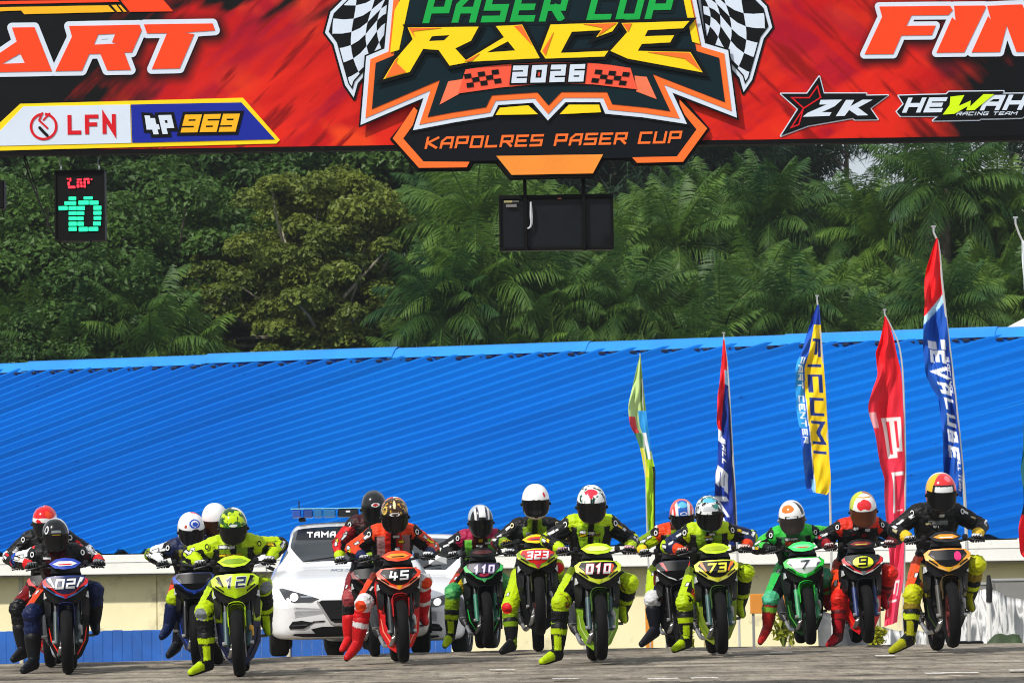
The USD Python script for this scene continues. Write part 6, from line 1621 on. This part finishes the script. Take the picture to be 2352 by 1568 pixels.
    for q_ in range(3):
        spots.append((chest + [pr.uniform(-.11, .11), -.15, pr.uniform(-.17, -.02)], np.array([1.0, 0, 0]), np.array([0, 0, 1.0]), pr.uniform(.022, .04), pr.uniform(.008, .014)))
    for q_, (c_, a_, b_, hl, hw) in enumerate(spots):
        d_ = V - c_; near = np.linalg.norm(d_, axis=1) < .09
        inb = near & (np.abs(d_ @ a_) < hl) & (np.abs(d_ @ b_) < hw)
        col[near & (np.abs(d_ @ a_) < hl + .008) & (np.abs(d_ @ b_) < hw + .008)] = np.array(K)
        col[inb] = np.array(pcol[q_ % 4])
    obj('body', mesh, SUIT, t, smooth=True, tint=col)
    # helmet
    make_helmet(t, head, pose.get('pitch', 20), pose.get('turn', 0), pose.get('roll', 0), s['helmet'], s['seed'], pose.get('hs', 1.06))
    # gloves: palm, four fingers over the grip, thumb below
    gl = s.get('glove', K); gk = s.get('knuckle', WH)
    for k in (-1, 1):
        h = hand[k]
        mans = [manifold3d.Manifold.batch_hull([sph(wrist[k] + [0, .015, 0], .036), sph(h + [-k * .030, .030, .030], .020), sph(h + [k * .034, .034, .027], .019)]),
                manifold3d.Manifold.batch_hull([sph(wrist[k], .037), sph(wrist[k] * .72 + elbow[k] * .28, .045)])]
        for i in range(4):
            xo = k * (-.036 + i * .0235); ln = (1.0, 1.08, 1.02, .86)[i]; r_ = (.0105, .0108, .0104, .0092)[i]
            p0 = h + [xo, .026, .030]; p1 = h + [xo, -.016 * ln, .034]; p2 = h + [xo, -.036 * ln, .006]; p3 = h + [xo, -.020, -.024 * ln]; p4 = h + [xo, .004, -.028]
            mans += chain([(p0, r_ + .002), (p1, r_ + .001), (p2, r_), (p3, r_ * .95), (p4, r_ * .85)])
        th0 = h + [-k * .040, .036, .012]
        mans += chain([(th0, .014), (h + [-k * .062, .012, -.010], .0125), (h + [-k * .052, -.016, -.024], .011), (h + [-k * .036, -.026, -.022], .010)])
        gm = to_mesh(manifold3d.Manifold.batch_boolean(mans, manifold3d.OpType.Add), .010, 2)
        GV = gm.vertices; gc = np.tile(np.array(gl, float), (len(GV), 1))
        kn_ = (np.abs(GV[:, 2] - (h[2] + .036)) < .016) & (GV[:, 1] < h[1] + .03) & (GV[:, 1] > h[1] - .032)
        gc[kn_ & (meshkit.noise(GV * 60, 5) > .35)] = np.array(gk)
        if 'glove2' in s:
            gc[(GV[:, 1] > h[1] + .05)] = np.array(s['glove2'])
        obj('glove', gm, LEATHER, t, smooth=True, tint=gc)
    # boots
    bt, bt2, sole = s.get('boot', K), s.get('boot2', K), mat_sat(K)
    for k in (-1, 1):
        A, T_, Kn = ank[k], toe[k], knee[k]
        up_ = (Kn - A) / np.linalg.norm(Kn - A)
        fwd = T_ - A; fwd /= np.linalg.norm(fwd)
        heel = A - up_ * .045 - fwd * .035
        ball = A * .38 + T_ * .62 + np.array([0, 0, -.004])
        T2 = T_
        mans = [manifold3d.Manifold.batch_hull([sph(A + up_ * .22, .080), sph(A + up_ * .12, .070)]), manifold3d.Manifold.batch_hull([sph(A + up_ * .12, .070), sph(A + up_ * .01, .052)]),
                manifold3d.Manifold.batch_hull([sph(A + up_ * .01, .050), sph(heel, .038), sph(ball, .043)]), manifold3d.Manifold.batch_hull([sph(ball, .044), sph(T2, .032)]), manifold3d.Manifold.batch_hull([sph(heel, .036), sph(ball, .038)])]
        bm_ = to_mesh(manifold3d.Manifold.batch_boolean(mans, manifold3d.OpType.Add), .014, 4)
        BV = bm_.vertices; bc = np.tile(np.array(bt, float), (len(BV), 1))
        along_ = (BV - A) @ up_; fw = (BV - A) @ fwd
        reach = np.linalg.norm(T_ - A)
        bc[(fw < reach * .42) | (along_ > .02)] = np.array(bt2)
        bc[(along_ > .02) & (along_ < .15) & (BV[:, 1] < A[1] - .02) & (np.abs(BV[:, 0] - A[0]) < .032)] = np.array(bt)
        bc[(along_ > .165)] = np.array(s.get('boot_cuff', bt2))
        bc[(along_ > .215)] = np.array(bt2)
        bc[(fw < 0) & (along_ < .05)] = np.array(s.get('boot_side', bt2))
        bo = obj('boot', bm_, LEATHER, t, smooth=True, tint=bc)
        soles = [sph(heel - up_ * .016, .032, 14), sph(ball - up_ * .018, .036, 14), sph(T2 - up_ * .012, .026, 14)]
        sm = manifold3d.Manifold.batch_boolean([manifold3d.Manifold.batch_hull(soles[:2]), manifold3d.Manifold.batch_hull(soles[1:])], manifold3d.OpType.Add)
        obj('sole', to_mesh(sm), sole, bo, smooth=40)
        # knee slider
        ks = s.get('slider')
        if ks is not None:
            dirn = np.array([k * .80, -.55, -.05]); dirn /= np.linalg.norm(dirn)
            c_ = Kn + dirn * .066
            m = trimesh.creation.icosphere(2, 1.0); m.apply_scale((.020, .034, .052))
            m.apply_transform(trimesh.geometry.align_vectors([1, 0, 0], dirn)); m.apply_translation(c_)
            obj('knee_slider', m, mat_sat(ks), t, smooth=True)
        m = trimesh.creation.icosphere(2, 1.0); m.apply_scale((.018, .045, .055))
        dirn = np.array([k * .85, -.25, .45]); dirn /= np.linalg.norm(dirn)
        m.apply_transform(trimesh.geometry.align_vectors([1, 0, 0], dirn)); m.apply_translation(sh[k] + dirn * .070)
        obj('shoulder_cup', m, mat_sat(s.get('cup', K)), t, smooth=True)
        pd = np.array([k * .50, -.82, .10]); pd /= np.linalg.norm(pd)
        pm = revolve_x([(-.004, .001), (.006, .001), (.006, .034), (-.004, .038)], 24)
        rg = revolve_x([(.0, .017), (.009, .018), (.009, .029), (.0, .030)], 24)
        for q_, mt, nm in ((pm, mat_sat(s.get('patch_ground', K)), 'shoulder_patch'), (rg, mat_sat(s.get('patch', WH)), 'patch_ring')):
            q_.apply_scale((1, .72, .92)); q_.apply_transform(trimesh.geometry.align_vectors([1, 0, 0], pd)); q_.apply_translation(sh[k] + [k * .004, 0, -.012] + pd * .099)
            obj(nm, q_, mt, t)
    return t
POSE = {
'R1': dict(hs=1.0, turn=4, base=(-4.137,32.6,0.0), s=1, yaw=6, lean=1.5, lift=0, head=(-0.08, 0.314, 1.278), knee=(-0.358, 0.381, 0.557), ankle=(-0.327, 0.477, 0.121), toe=(-0.422, 0.306, 0.045), knee_in=(0.261, 0.427, 0.75), pitch=14),
'R1b': dict(hs=0.98, turn=-6, base=(-4.561,34.6,0.0), s=1, yaw=4, lean=1.5, lift=0, head=(-0.027, 0.305, 1.427), knee=(-0.36, 0.367, 0.578), ankle=(-0.296, 0.462, 0.167), toe=(-0.384, 0.288, 0.091), knee_in=None),
'R2': dict(hs=1.03, base=(-2.439,31.1,0.0), s=1, yaw=3, lean=2.5, lift=0, head=(0.004, 0.303, 1.324), knee=(-0.323, 0.359, 0.584), ankle=(-0.293, 0.456, 0.139), toe=(-0.438, 0.283, 0.059), knee_in=(0.234, 0.44, 0.785)),
'R2b': dict(hs=1.06, turn=12, base=(-3.099,34.3,0.0), s=1, yaw=3, lean=2, lift=0, head=(-0.015, 0.304, 1.322), knee=(-0.237, 0.354, 0.633), ankle=(-0.292, 0.457, 0.374), toe=(-0.346, 0.279, 0.297), knee_in=None),
'R2c': dict(hs=1.06, base=(-2.925,34.6,0.0), s=1, yaw=3, lean=2, lift=0, head=(0.023, 0.302, 1.41), knee=(-0.345, 0.36, 0.552), ankle=(-0.412, 0.463, 0.2), toe=(-0.493, 0.286, 0.112), knee_in=None),
'R3': dict(hs=1.08, turn=-3, base=(-1.079,33.6,0.0), s=1, yaw=5, lean=2, lift=0.02, head=(-0.001, 0.283, 1.408), knee=(-0.364, 0.366, 0.576), ankle=(-0.411, 0.475, 0.197), toe=(-0.525, 0.306, 0.072), knee_in=(0.248, 0.42, 0.761)),
'R3b': dict(hs=1.06, base=(-1.457,36.3,0.0), s=1, yaw=3, lean=2, lift=0, head=(0.066, 0.3, 1.533), knee=(-0.254, 0.355, 0.602), ankle=(-0.261, 0.455, 0.175), toe=(-0.335, 0.278, 0.081), knee_in=None),
'R4': dict(hs=1.08, turn=5, base=(-0.303,37.4,0.0), s=1, yaw=4, lean=2, lift=0.04, head=(0.002, 0.26, 1.35), knee=(-0.355, 0.347, 0.614), ankle=(-0.366, 0.461, 0.164), toe=(-0.444, 0.29, 0.054), knee_in=(0.216, 0.418, 0.586)),
'R5': dict(hs=1.15, base=(0.247,36.0,0.0), s=1, yaw=1, lean=1, lift=0.2, head=(0.0, 0.062, 1.385), knee=(-0.328, 0.276, 0.357), ankle=(-0.292, 0.437, -0.013), toe=(-0.399, 0.273, -0.114), knee_in=None),
'R6': dict(hs=1.1, turn=-4, base=(0.777,32.7,0.0), s=1.02, yaw=2, lean=0.5, lift=0.04, head=(-0.034, 0.256, 1.423), knee=(-0.365, 0.336, 0.536), ankle=(-0.373, 0.45, 0.089), toe=(-0.528, 0.278, 0.002), knee_in=(0.307, 0.418, 0.678)),
'R7': dict(hs=1.08, turn=3, base=(1.982,34.2,0.0), s=1.01, yaw=1, lean=2, lift=0.03, head=(-0.032, 0.269, 1.355), knee=(-0.336, 0.334, 0.513), ankle=(-0.305, 0.442, 0.153), toe=(-0.442, 0.266, 0.071), knee_in=(0.316, 0.426, 0.775)),
'R7b': dict(hs=1.04, base=(1.7,36.5,0.0), s=1, yaw=2, lean=2, lift=0.03, head=(0.1, 0.265, 1.374), knee=(-0.275, 0.338, 0.511), ankle=(-0.237, 0.444, 0.199), toe=(-0.395, 0.272, 0.062), knee_in=None),
'R8': dict(hs=1.11, turn=-5, base=(3.09,37.2,0.0), s=1.02, yaw=0, lean=3, lift=0.02, head=(-0.077, 0.279, 1.323), knee=(-0.383, 0.332, 0.481), ankle=(-0.403, 0.437, 0.204), toe=(-0.499, 0.259, 0.066), knee_in=(0.22, 0.439, 0.674)),
'R9': dict(hs=1.12, base=(3.675,37.0,0.0), s=1.03, yaw=0, lean=2, lift=0.03, head=(0.052, 0.268, 1.368), knee=(-0.263, 0.329, 0.464), ankle=(-0.26, 0.437, 0.104), toe=(-0.383, 0.26, 0.003), knee_in=(0.377, 0.436, 0.591), pitch=26),
'R10': dict(hs=1.12, turn=4, base=(4.191,34.0,0.0), s=1.06, yaw=0, lean=1, lift=0.06, head=(-0.018, 0.234, 1.426), knee=(-0.329, 0.316, 0.5), ankle=(-0.34, 0.434, 0.117), toe=(-0.532, 0.259, -0.001), knee_in=(0.354, 0.414, 0.764)),
}
CAST = [
('R1', 'blue and red motorcycle with white nose number, leftmost of the front row', dict(cowl=lin(18, 44, 120), stripe=RD, plate=NV, number='02', number_colour=WH, wing=K, wing_up=K, fender=lin(16, 30, 96), fork=lin(44, 60, 62), screen=lin(30, 62, 170), screen2=WH, screen3=RD, edge=lin(60, 130, 210), flash=WH, gem=RD, flank=NV, wing2=lin(240, 40, 20)),
 'rider in black and red with a black helmet, on the blue and red bike', dict(seed=1, base=K, shoulder=K, torso=K, chest=lin(70, 14, 20), upper_arm=K, arm_stripe=WH, forearm=K, elbow=BL, cuff=RD, thigh=K, thigh_L=OR, thigh_R=K, knee=NV, knee2=K, shin=NV, shin_out=NV, glove=K, knuckle=GYc, boot=lin(18, 22, 30), boot2=K, slider=NV, cup=RD, collar=RD,
   helmet=dict(base=K, visor=(.006, .006, .007), rules=[('right', WH, 62, -60), ('ring', WH, -.75, .55, .2, .25), ('band', GYc, 22, 30, 18), ('band', GD, 13, 17, 16), ('side', WH, 100, -30)]))),
('R1b', 'dark motorcycle half hidden behind the blue and red one at the left', dict(cowl=K, stripe=RD, plate=K, wing=DR, fender=K, fork=K, screen=DR, screen2=K),
 'rider in black leathers with a red and white helmet, far left in the second row', dict(seed=2, base=K, shoulder=K, chest=K, arm_stripe=K, elbow=WH, forearm=K, cuff=RD, thigh=DR, knee=K, knee2=GYc, shin=K, slider=RD, glove=K, knuckle=RD, boot=lin(20, 22, 28), speck=RD, cup=NV,
   helmet=dict(base=WH, rules=[('top', RD, 30, 180), ('spot', OR, .6, .75, .35, .3), ('left', BL, 60, -10), ('camo', RD, .56, 10), ('chin', K)]))),
('R2', 'fluorescent yellow motorcycle with a yellow mudguard arch, left of the safety car', dict(cowl=FY, stripe=FY, plate=FY, number='12', number_colour=NV, number_edge=WH, wing=lin(14, 22, 60), wing_up=FY, fender=FY, fork=lin(40, 70, 74), screen=FY, screen2=FYD, flash=K, gem=FY, flank=FY, wing2=K, caliper=GD),
 'rider in fluorescent yellow leathers with a green patterned helmet left of the safety car', dict(seed=3, base=K, shoulder=FY, torso=K, chest=FYD, chest_mid=K, chest_mark=GD, upper_arm=K, forearm=K, arm_stripe=FY, cuff=FY, thigh=K, thigh_R=TL, thigh_L=FY, knee=FY, knee2=K, knee_cap=GYc, knee_low=K, shin=K, shin_out=GN, glove=K, knuckle=WH, glove2=FY, boot=FY, boot2=K, boot_cuff=FY, boot_side=K, patch_ground=FY, patch=K, cup=FY,
   helmet=dict(base=lin(36, 96, 30), rules=[('camo', FY, .50, -5), ('camo2', lin(16, 50, 18), .56, -5), ('spot', WH, 0.05, .36, .25, .07), ('spot', FY, 0, .75, .35, .22), ('right', WH, 75, 10), ('chin', FYD)], visor=(.005, .006, .005)))),
('R2b', 'dark motorcycle with blue side panels behind the rider with the blue and white helmet', dict(cowl=NV, stripe=BL, plate=K, wing=NV, fender=K, fork=K, screen=K, screen2=FYD),
 'rider in a dark suit with yellow knees and a white helmet marked in blue', dict(seed=4, base=K, shoulder=NV, torso=K, chest=lin(120, 120, 30), chest_mark=WH, upper_arm=K, arm_stripe=WH, elbow=FYD, forearm=K, thigh=PK, thigh_L=OR, thigh_in=NV, thigh_R=WH, knee=FY, shin=NV, knee_low=K, slider=RD, glove=K, knuckle=WH, boot=NV, boot2=NV, speck=lin(140, 130, 40), cup=NV,
   helmet=dict(base=WH, rules=[('ring', BL, .10, .66, .42, .28), ('spot', BL, .12, .62, .2, .14), ('spot', K, .12, .28, .22, .07), ('spot', lin(170, 60, 40), -.55, .48, .1, .1), ('right', OR, 78, -40), ('chin', WH)], visor=(.007, .007, .009)))),
('R2c', 'dark blue motorcycle directly behind the fluorescent yellow bike', dict(cowl=NV, stripe=BL, plate=K, wing=NV, fender=K, fork=K, screen=NV, screen2=K),
 'rider in navy leathers with a plain white helmet, hidden behind the yellow rider', dict(seed=5, base=NV, shoulder=NV, chest=K, thigh=NV, thigh_L=WH, knee=NV, shin=NV, shin_out=K, glove=K, knuckle=K, boot=lin(20, 24, 36), slider=NV, arm_stripe=RD,
   helmet=dict(base=WH, rules=[('spot', K, .05, .20, .05, .07), ('spot', K, .22, .20, .05, .07), ('chin', WH)], visor=(.03, .012, .006)))),
('R3', 'red and orange motorcycle with a white number, in front of the safety car', dict(cowl=OR, stripe=lin(240, 60, 22), plate=K, number='45', number_colour=WH, wing=RD, wing_up=lin(210, 30, 20), fender=RD, fork=lin(46, 52, 56), screen=OR, screen2=lin(250, 150, 40), screen3=K, edge=lin(250, 190, 150), gem=lin(250, 190, 30), flank=RD, wing2=lin(250, 150, 120), caliper=lin(180, 180, 180)),
 'rider in red and black with a gold-marked helmet, in front of the safety car', dict(seed=6, base=K, shoulder=OR, torso=K, chest=lin(216, 36, 26), chest_side=lin(150, 110, 110), chest_mid=K, upper_arm=K, arm_stripe=OR, forearm=K, elbow=OR, cuff=NV, thigh=K, thigh_L=OR, thigh_R=RD, knee=WH, knee_cap=OR, shin=RD, knee_low=RD, shin_out=lin(230, 40, 24), glove=K, knuckle=WH, glove2=RD, boot=lin(200, 20, 26), boot2=lin(190, 20, 26), boot_cuff=WH, slider=RD, cup=K,
   helmet=dict(base=lin(60, 34, 16), rules=[('camo', lin(26, 18, 12), .52, -10), ('camo2', GD, .60, 20), ('spot', lin(235, 225, 170), .02, .95, .12, .3), ('ring', lin(220, 190, 90), -.75, .55, .25, .25), ('ring', WH, .02, .33, .32, .10), ('side', RD, 96, -30), ('right', WH, 120, -20), ('chin', K)], visor=(.006, .004, .004)))),
('R3b', 'dark motorcycle just behind the red and orange one', dict(cowl=K, stripe=DR, plate=K, wing=K, fender=K, fork=K, screen=FYD, screen2=K),
 'rider in dark red and black leathers with a plain black helmet, behind the red rider', dict(seed=7, base=K, shoulder=lin(60, 12, 20), torso=K, chest=lin(40, 36, 34), chest_mark=GYc, upper_arm=lin(130, 16, 26), arm_stripe=RD, forearm=K, cuff=FY, thigh=lin(130, 14, 20), knee=lin(170, 70, 74), shin=RD, shin_out=RD, knee_low=K, knee2=WH, glove=K, knuckle=WH, glove2=FYD, boot=RD, boot2=RD, slider=K,
   helmet=dict(base=lin(26, 28, 30), rules=[('ring', WH, .10, .45, .30, .12), ('spot', RD, .10, .45, .18, .05), ('band', WH, 13, 15, 16), ('chin', K)], visor=(.006, .006, .007)))),
('R4', 'black and green motorcycle with a white number, right of the white cars', dict(cowl=K, stripe=lin(60, 200, 90), plate=lin(30, 28, 60), number='110', number_colour=lin(235, 225, 245), number_edge=lin(90, 60, 150), wing=K, wing_up=lin(20, 60, 34), fender=K, fork=lin(26, 110, 84), screen=K, screen2=lin(70, 20, 20), gem=lin(110, 220, 140), flank=K, wing2=lin(40, 190, 70), blob=((0, .772, .055, .018), lin(220, 50, 90)), caliper=K),
 'rider in black with maroon and green shoulders and a black and white striped helmet', dict(seed=8, base=K, shoulder=lin(170, 26, 74), torso=K, chest=lin(60, 12, 14), chest_side=lin(100, 190, 60), upper_arm=K, arm_stripe=K, elbow=K, forearm=K, cuff=K, thigh=K, thigh_L=lin(190, 60, 30), thigh_in=YL, knee=lin(60, 160, 90), knee_cap=lin(100, 190, 110), shin=K, shin_out=K, knee_low=FYD, glove=K, knuckle=WH, boot=FY, boot2=K, boot_cuff=FY, slider=K, cup=K,
   helmet=dict(base=K, rules=[('twin', WH, .42, .07, 20), ('stripe', WH, 0, .20, 30), ('twin', lin(70, 70, 90), .26, .035, 20), ('side', lin(170, 180, 190), 60, 10), ('spot', K, 0, .38, .16, .05), ('chin', WH, -42)], visor=(.006, .006, .007)))),
('R5', 'yellow and red motorcycle rearing up on its back wheel in the middle of the grid', dict(cowl=lin(220, 220, 30), stripe=FYD, plate=RD, number='323', number_colour=WH, number_edge=RD, wing=K, wing_up=K, fender=lin(60, 66, 16), fork=K, screen=YL, screen2=lin(220, 70, 40), screen3=lin(90, 50, 110), gem=lin(190, 40, 70), flank=K, edge=lin(200, 210, 50), wing2=K, rim=DR),
 'upright rider in black jacket and yellow trousers with a plain white helmet, mid grid', dict(seed=9, base=K, shoulder=K, torso=K, chest=FYD, chest_mid=K, chest_mark=GYc, upper_arm=K, arm_stripe=K, elbow=DR, forearm=K, cuff=FYD, thigh=FY, thigh_L=FY, knee=FY, knee_low=FYD, knee_cap=RD, shin=K, shin_out=K, shin_in=FYD, glove=K, knuckle=YL, boot=K, boot2=K, boot_side=FYD, boot_cuff=FYD, slider=K, patch=lin(230, 220, 170), cup=K, speck=lin(190, 180, 140),
   helmet=dict(base=lin(240, 241, 243), rules=[('spot', K, -.15, .24, .09, .05), ('spot', K, .18, .24, .09, .05), ('spot', RD, .6, .55, .1, .15), ('chin', lin(210, 212, 214))], visor=(.005, .005, .006)))),
('R6', 'yellow-green motorcycle with a white number, front row just right of the middle', dict(cowl=FY, stripe=lin(214, 226, 50), plate=K, number='010', number_colour=WH, number_edge=lin(190, 30, 60), wing=lin(120, 160, 26), wing_up=K, fender=lin(70, 110, 24), fork=lin(50, 74, 80), screen=FY, screen2=lin(228, 232, 140), edge=lin(220, 230, 90), gem=lin(225, 230, 40), flank=K, wing2=lin(180, 200, 120), blob=((.125, .835, .022, .04), lin(232, 90, 40)), rim=lin(20, 60, 40)),
 'rider in fluorescent yellow and black with a red heart on the white helmet', dict(seed=10, base=K, shoulder=FY, torso=K, chest=lin(150, 195, 26), chest_mid=K, chest_mark=lin(110, 90, 40), upper_arm=K, arm_stripe=K, elbow=FY, forearm=K, cuff=FY, thigh=K, thigh_L=FY, thigh_R=FYD, knee=FY, knee2=lin(150, 40, 40), knee_low=K, shin=lin(130, 165, 30), shin_in=K, shin_out=FYD, glove=K, knuckle=lin(225, 180, 190), glove2=K, boot=FY, boot2=K, boot_cuff=FY, boot_side=K, slider=K, patch=WH, cup=K,
   helmet=dict(base=lin(238, 240, 241), rules=[('camo2', lin(60, 120, 96), .56, -5), ('camo2', K, .64, -5), ('band', K, 13, 20, 100), ('spot', lin(225, 50, 70), 0.0, .95, .6, .22), ('spot', lin(225, 50, 70), 0.0, .72, .14, .14), ('ring', K, 1.1, .6, .16, .22), ('chin', lin(120, 40, 24))], visor=(.005, .005, .006)))),
('R7', 'yellow and black motorcycle with the yellow number 73 on its nose', dict(cowl=lin(210, 220, 60), stripe=lin(226, 222, 60), plate=K, number='73', number_colour=lin(236, 226, 60), wing=lin(120, 140, 34), wing_up=FYD, fender=lin(60, 96, 30), fork=lin(46, 84, 84), screen=FY, screen2=lin(160, 180, 20), edge=lin(240, 236, 130), gem=lin(226, 222, 40), flank=K, flash=lin(232, 120, 40), wing2=lin(90, 120, 30), rim=K),
 'rider in yellow and black with a teal-chinned helmet, on the bike numbered 73', dict(seed=11, base=K, shoulder=FY, torso=K, chest=lin(120, 160, 22), chest_mid=K, upper_arm=K, arm_stripe=NV, elbow=FY, forearm=NV, cuff=OR, thigh=K, thigh_L=FY, thigh_in=lin(200, 60, 30), thigh_R=K, knee=FY, knee2=K, knee_low=K, shin=lin(120, 150, 28), shin_in=K, glove=K, knuckle=lin(240, 200, 190), boot=FY, boot2=K, boot_cuff=FY, boot_side=K, slider=K, patch=WH, cup=K,
   helmet=dict(base=lin(230, 234, 234), rules=[('camo2', K, .50, -5), ('band', lin(190, 195, 198), 24, 40, 30), ('spot', CY, 0, 1.15, 1.0, .22), ('camo', lin(60, 130, 120), .60, 30), ('chin', lin(70, 170, 140))], visor=(.005, .005, .006)))),
('R7b', 'dark motorcycle with red and white flashes behind the bike numbered 73', dict(cowl=lin(40, 44, 56), stripe=K, plate=K, wing=K, wing_up=lin(90, 16, 16), fender=K, fork=K, screen=RD, screen2=WH, flash=RD, edge=WH),
 'rider in yellow and orange with navy boots and a blue striped helmet', dict(seed=12, base=lin(180, 200, 40), shoulder=OR, torso=K, chest=FYD, upper_arm=FY, arm_stripe=FYD, arm_in=K, elbow=K, forearm=K, cuff=YL, thigh=NV, thigh_L=FY, knee=lin(220, 222, 224), knee2=K, knee_low=K, shin=NV, shin_out=K, glove=K, knuckle=WH, glove2=YL, boot=lin(22, 24, 34), boot2=lin(22, 24, 34), slider=K, speck=K, cup=WH,
   helmet=dict(base=WH, rules=[('stripe', lin(36, 90, 180), 0, .30, 0), ('spot', CY, 0, 1.0, .5, .25), ('twin', lin(220, 60, 50), .55, .07, 0), ('side', lin(230, 90, 80), 55, -10), ('ring', WH, .05, .38, .25, .11), ('chin', K)], visor=(.006, .006, .008)))),
('R8', 'bright green motorcycle with a white nose plate', dict(cowl=GN, stripe=lin(36, 215, 66), plate=lin(235, 238, 240), number='7', number_colour=lin(60, 70, 70), wing=lin(18, 50, 24), wing_up=lin(20, 40, 30), fender=lin(40, 200, 60), fork=lin(60, 150, 100), screen=lin(60, 220, 110), screen2=lin(120, 230, 160), screen3=lin(230, 90, 50), edge=lin(20, 140, 44), gem=lin(50, 220, 80), flank=K, wing2=lin(70, 160, 60), rim=lin(16, 40, 24)),
 'rider in green and black leathers with a white and orange helmet and red boots', dict(seed=13, base=K, shoulder=lin(50, 200, 70), torso=K, chest=lin(50, 130, 70), chest_mark=lin(180, 60, 30), upper_arm=K, arm_stripe=lin(70, 200, 70), forearm=K, elbow=K, cuff=K, thigh=K, thigh_L=lin(44, 190, 80), knee=lin(80, 190, 140), knee_low=lin(70, 170, 50), knee_cap=lin(90, 200, 160), shin=lin(50, 150, 40), shin_out=K, glove=K, knuckle=lin(60, 70, 70), boot=lin(196, 34, 28), boot2=lin(150, 26, 24), boot_cuff=lin(120, 190, 60), slider=K, cup=K,
   helmet=dict(base=lin(238, 238, 236), rules=[('spot', lin(236, 120, 40), -.35, .85, .6, .28), ('right', K, 45, 22), ('right', WH, 75, -10), ('band', K, 13, 22, 26), ('spot', lin(226, 230, 234), 0, .30, .35, .08), ('band', lin(190, 50, 30), 12, 14, 50), ('chin', lin(60, 90, 80))], visor=(.035, .028, .026), pivot=True))),
('R9', 'black motorcycle with red flashes and a yellow number 9', dict(cowl=lin(28, 32, 34), stripe=RD, plate=lin(30, 34, 36), number='9', number_colour=lin(28, 30, 20), blob=((0.0, .826, .105, .060), lin(222, 230, 40)), wing=RD, wing_up=K, fender=K, fork=lin(22, 44, 100), screen=K, screen2=lin(120, 24, 24), screen3=lin(170, 170, 60), edge=WH, gem=GYc, flank=K, wing2=OR),
 'rider in red and black bent over the bike with the yellow 9', dict(seed=14, base=K, shoulder=lin(224, 50, 26), torso=K, chest=K, chest_mark=DR, upper_arm=K, arm_stripe=K, elbow=NV, forearm=K, cuff=lin(150, 20, 30), thigh=K, thigh_L=OR, thigh_R=lin(40, 20, 16), knee=lin(226, 40, 28), knee_low=lin(214, 30, 30), shin=lin(190, 24, 30), shin_in=K, glove=lin(60, 14, 18), knuckle=lin(230, 210, 210), boot=lin(190, 20, 36), boot2=lin(90, 16, 20), boot_cuff=lin(180, 24, 30), slider=K, cup=K, speck=lin(190, 30, 40),
   helmet=dict(base=WH, rules=[('band', lin(60, 60, 20), -20, 16), ('spot', lin(225, 46, 50), 0, .62, .55, .38), ('ring', WH, 0, .62, .80, .52), ('spot', WH, 0, .30, .22, .08), ('side', lin(150, 80, 30), 70, -10), ('band', GD, 60, 66, 60), ('left', lin(190, 200, 40), 50, 5), ('chin', lin(150, 60, 26))], visor=(.09, .026, .012)))),
('R10', 'black and orange motorcycle with a pink sticker on its nose, rightmost of the grid', dict(cowl=lin(238, 150, 40), stripe=lin(244, 170, 50), plate=lin(26, 29, 33), wing=K, wing_up=lin(110, 100, 24), fender=lin(70, 54, 16), fork=lin(60, 58, 54), screen=lin(40, 42, 44), screen2=lin(240, 150, 40), screen3=WH, edge=lin(250, 210, 120), gem=lin(250, 190, 20), flank=K, blob=((.085, .832, .034, .046), lin(226, 40, 120)), wing2=lin(40, 60, 20), rim=lin(90, 20, 20)),
 'tall rider in black with yellow patches and a red and yellow helmet, rightmost', dict(seed=15, base=K, shoulder=K, torso=K, chest=lin(36, 38, 38), chest_mark=GYc, chest_side=K, upper_arm=K, arm_stripe=K, elbow=K, forearm=K, cuff=lin(230, 190, 40), collar=lin(226, 180, 20), thigh=K, thigh_L=lin(240, 80, 30), thigh_R=OL, thigh_in=BR, knee=lin(200, 205, 20), knee2=lin(150, 150, 20), knee_low=lin(140, 120, 30), shin=lin(150, 140, 28), shin_in=K, shin_out=lin(160, 150, 30), glove=K, knuckle=WH, glove2=lin(210, 110, 30), boot=lin(170, 172, 20), boot2=K, boot_cuff=lin(206, 226, 30), boot_side=lin(150, 150, 20), slider=K, patch=WH, cup=K, speck=lin(190, 180, 140),
   helmet=dict(base=lin(220, 50, 54), rules=[('left', lin(232, 180, 30), 40, 5), ('band', K, 12, 36, 42), ('band', lin(225, 228, 230), 15, 31, 32), ('spot', WH, 0, .42, .25, .1), ('side', WH, 105, -30), ('spot', lin(230, 120, 130), .4, 1.0, .3, .2), ('chin', lin(24, 26, 28))], visor=(.005, .005, .006)))),
]
for key, blabel, bc, rlabel, rs in CAST:
    p = POSE[key]
    M = ride_frame(p['base'], p['yaw'], p['lean'], p['lift'], p['s'])
    make_bike(blabel, M, bc)
    make_rider(rlabel, M, {k: v for k, v in p.items() if k not in ('yaw',)}, rs)
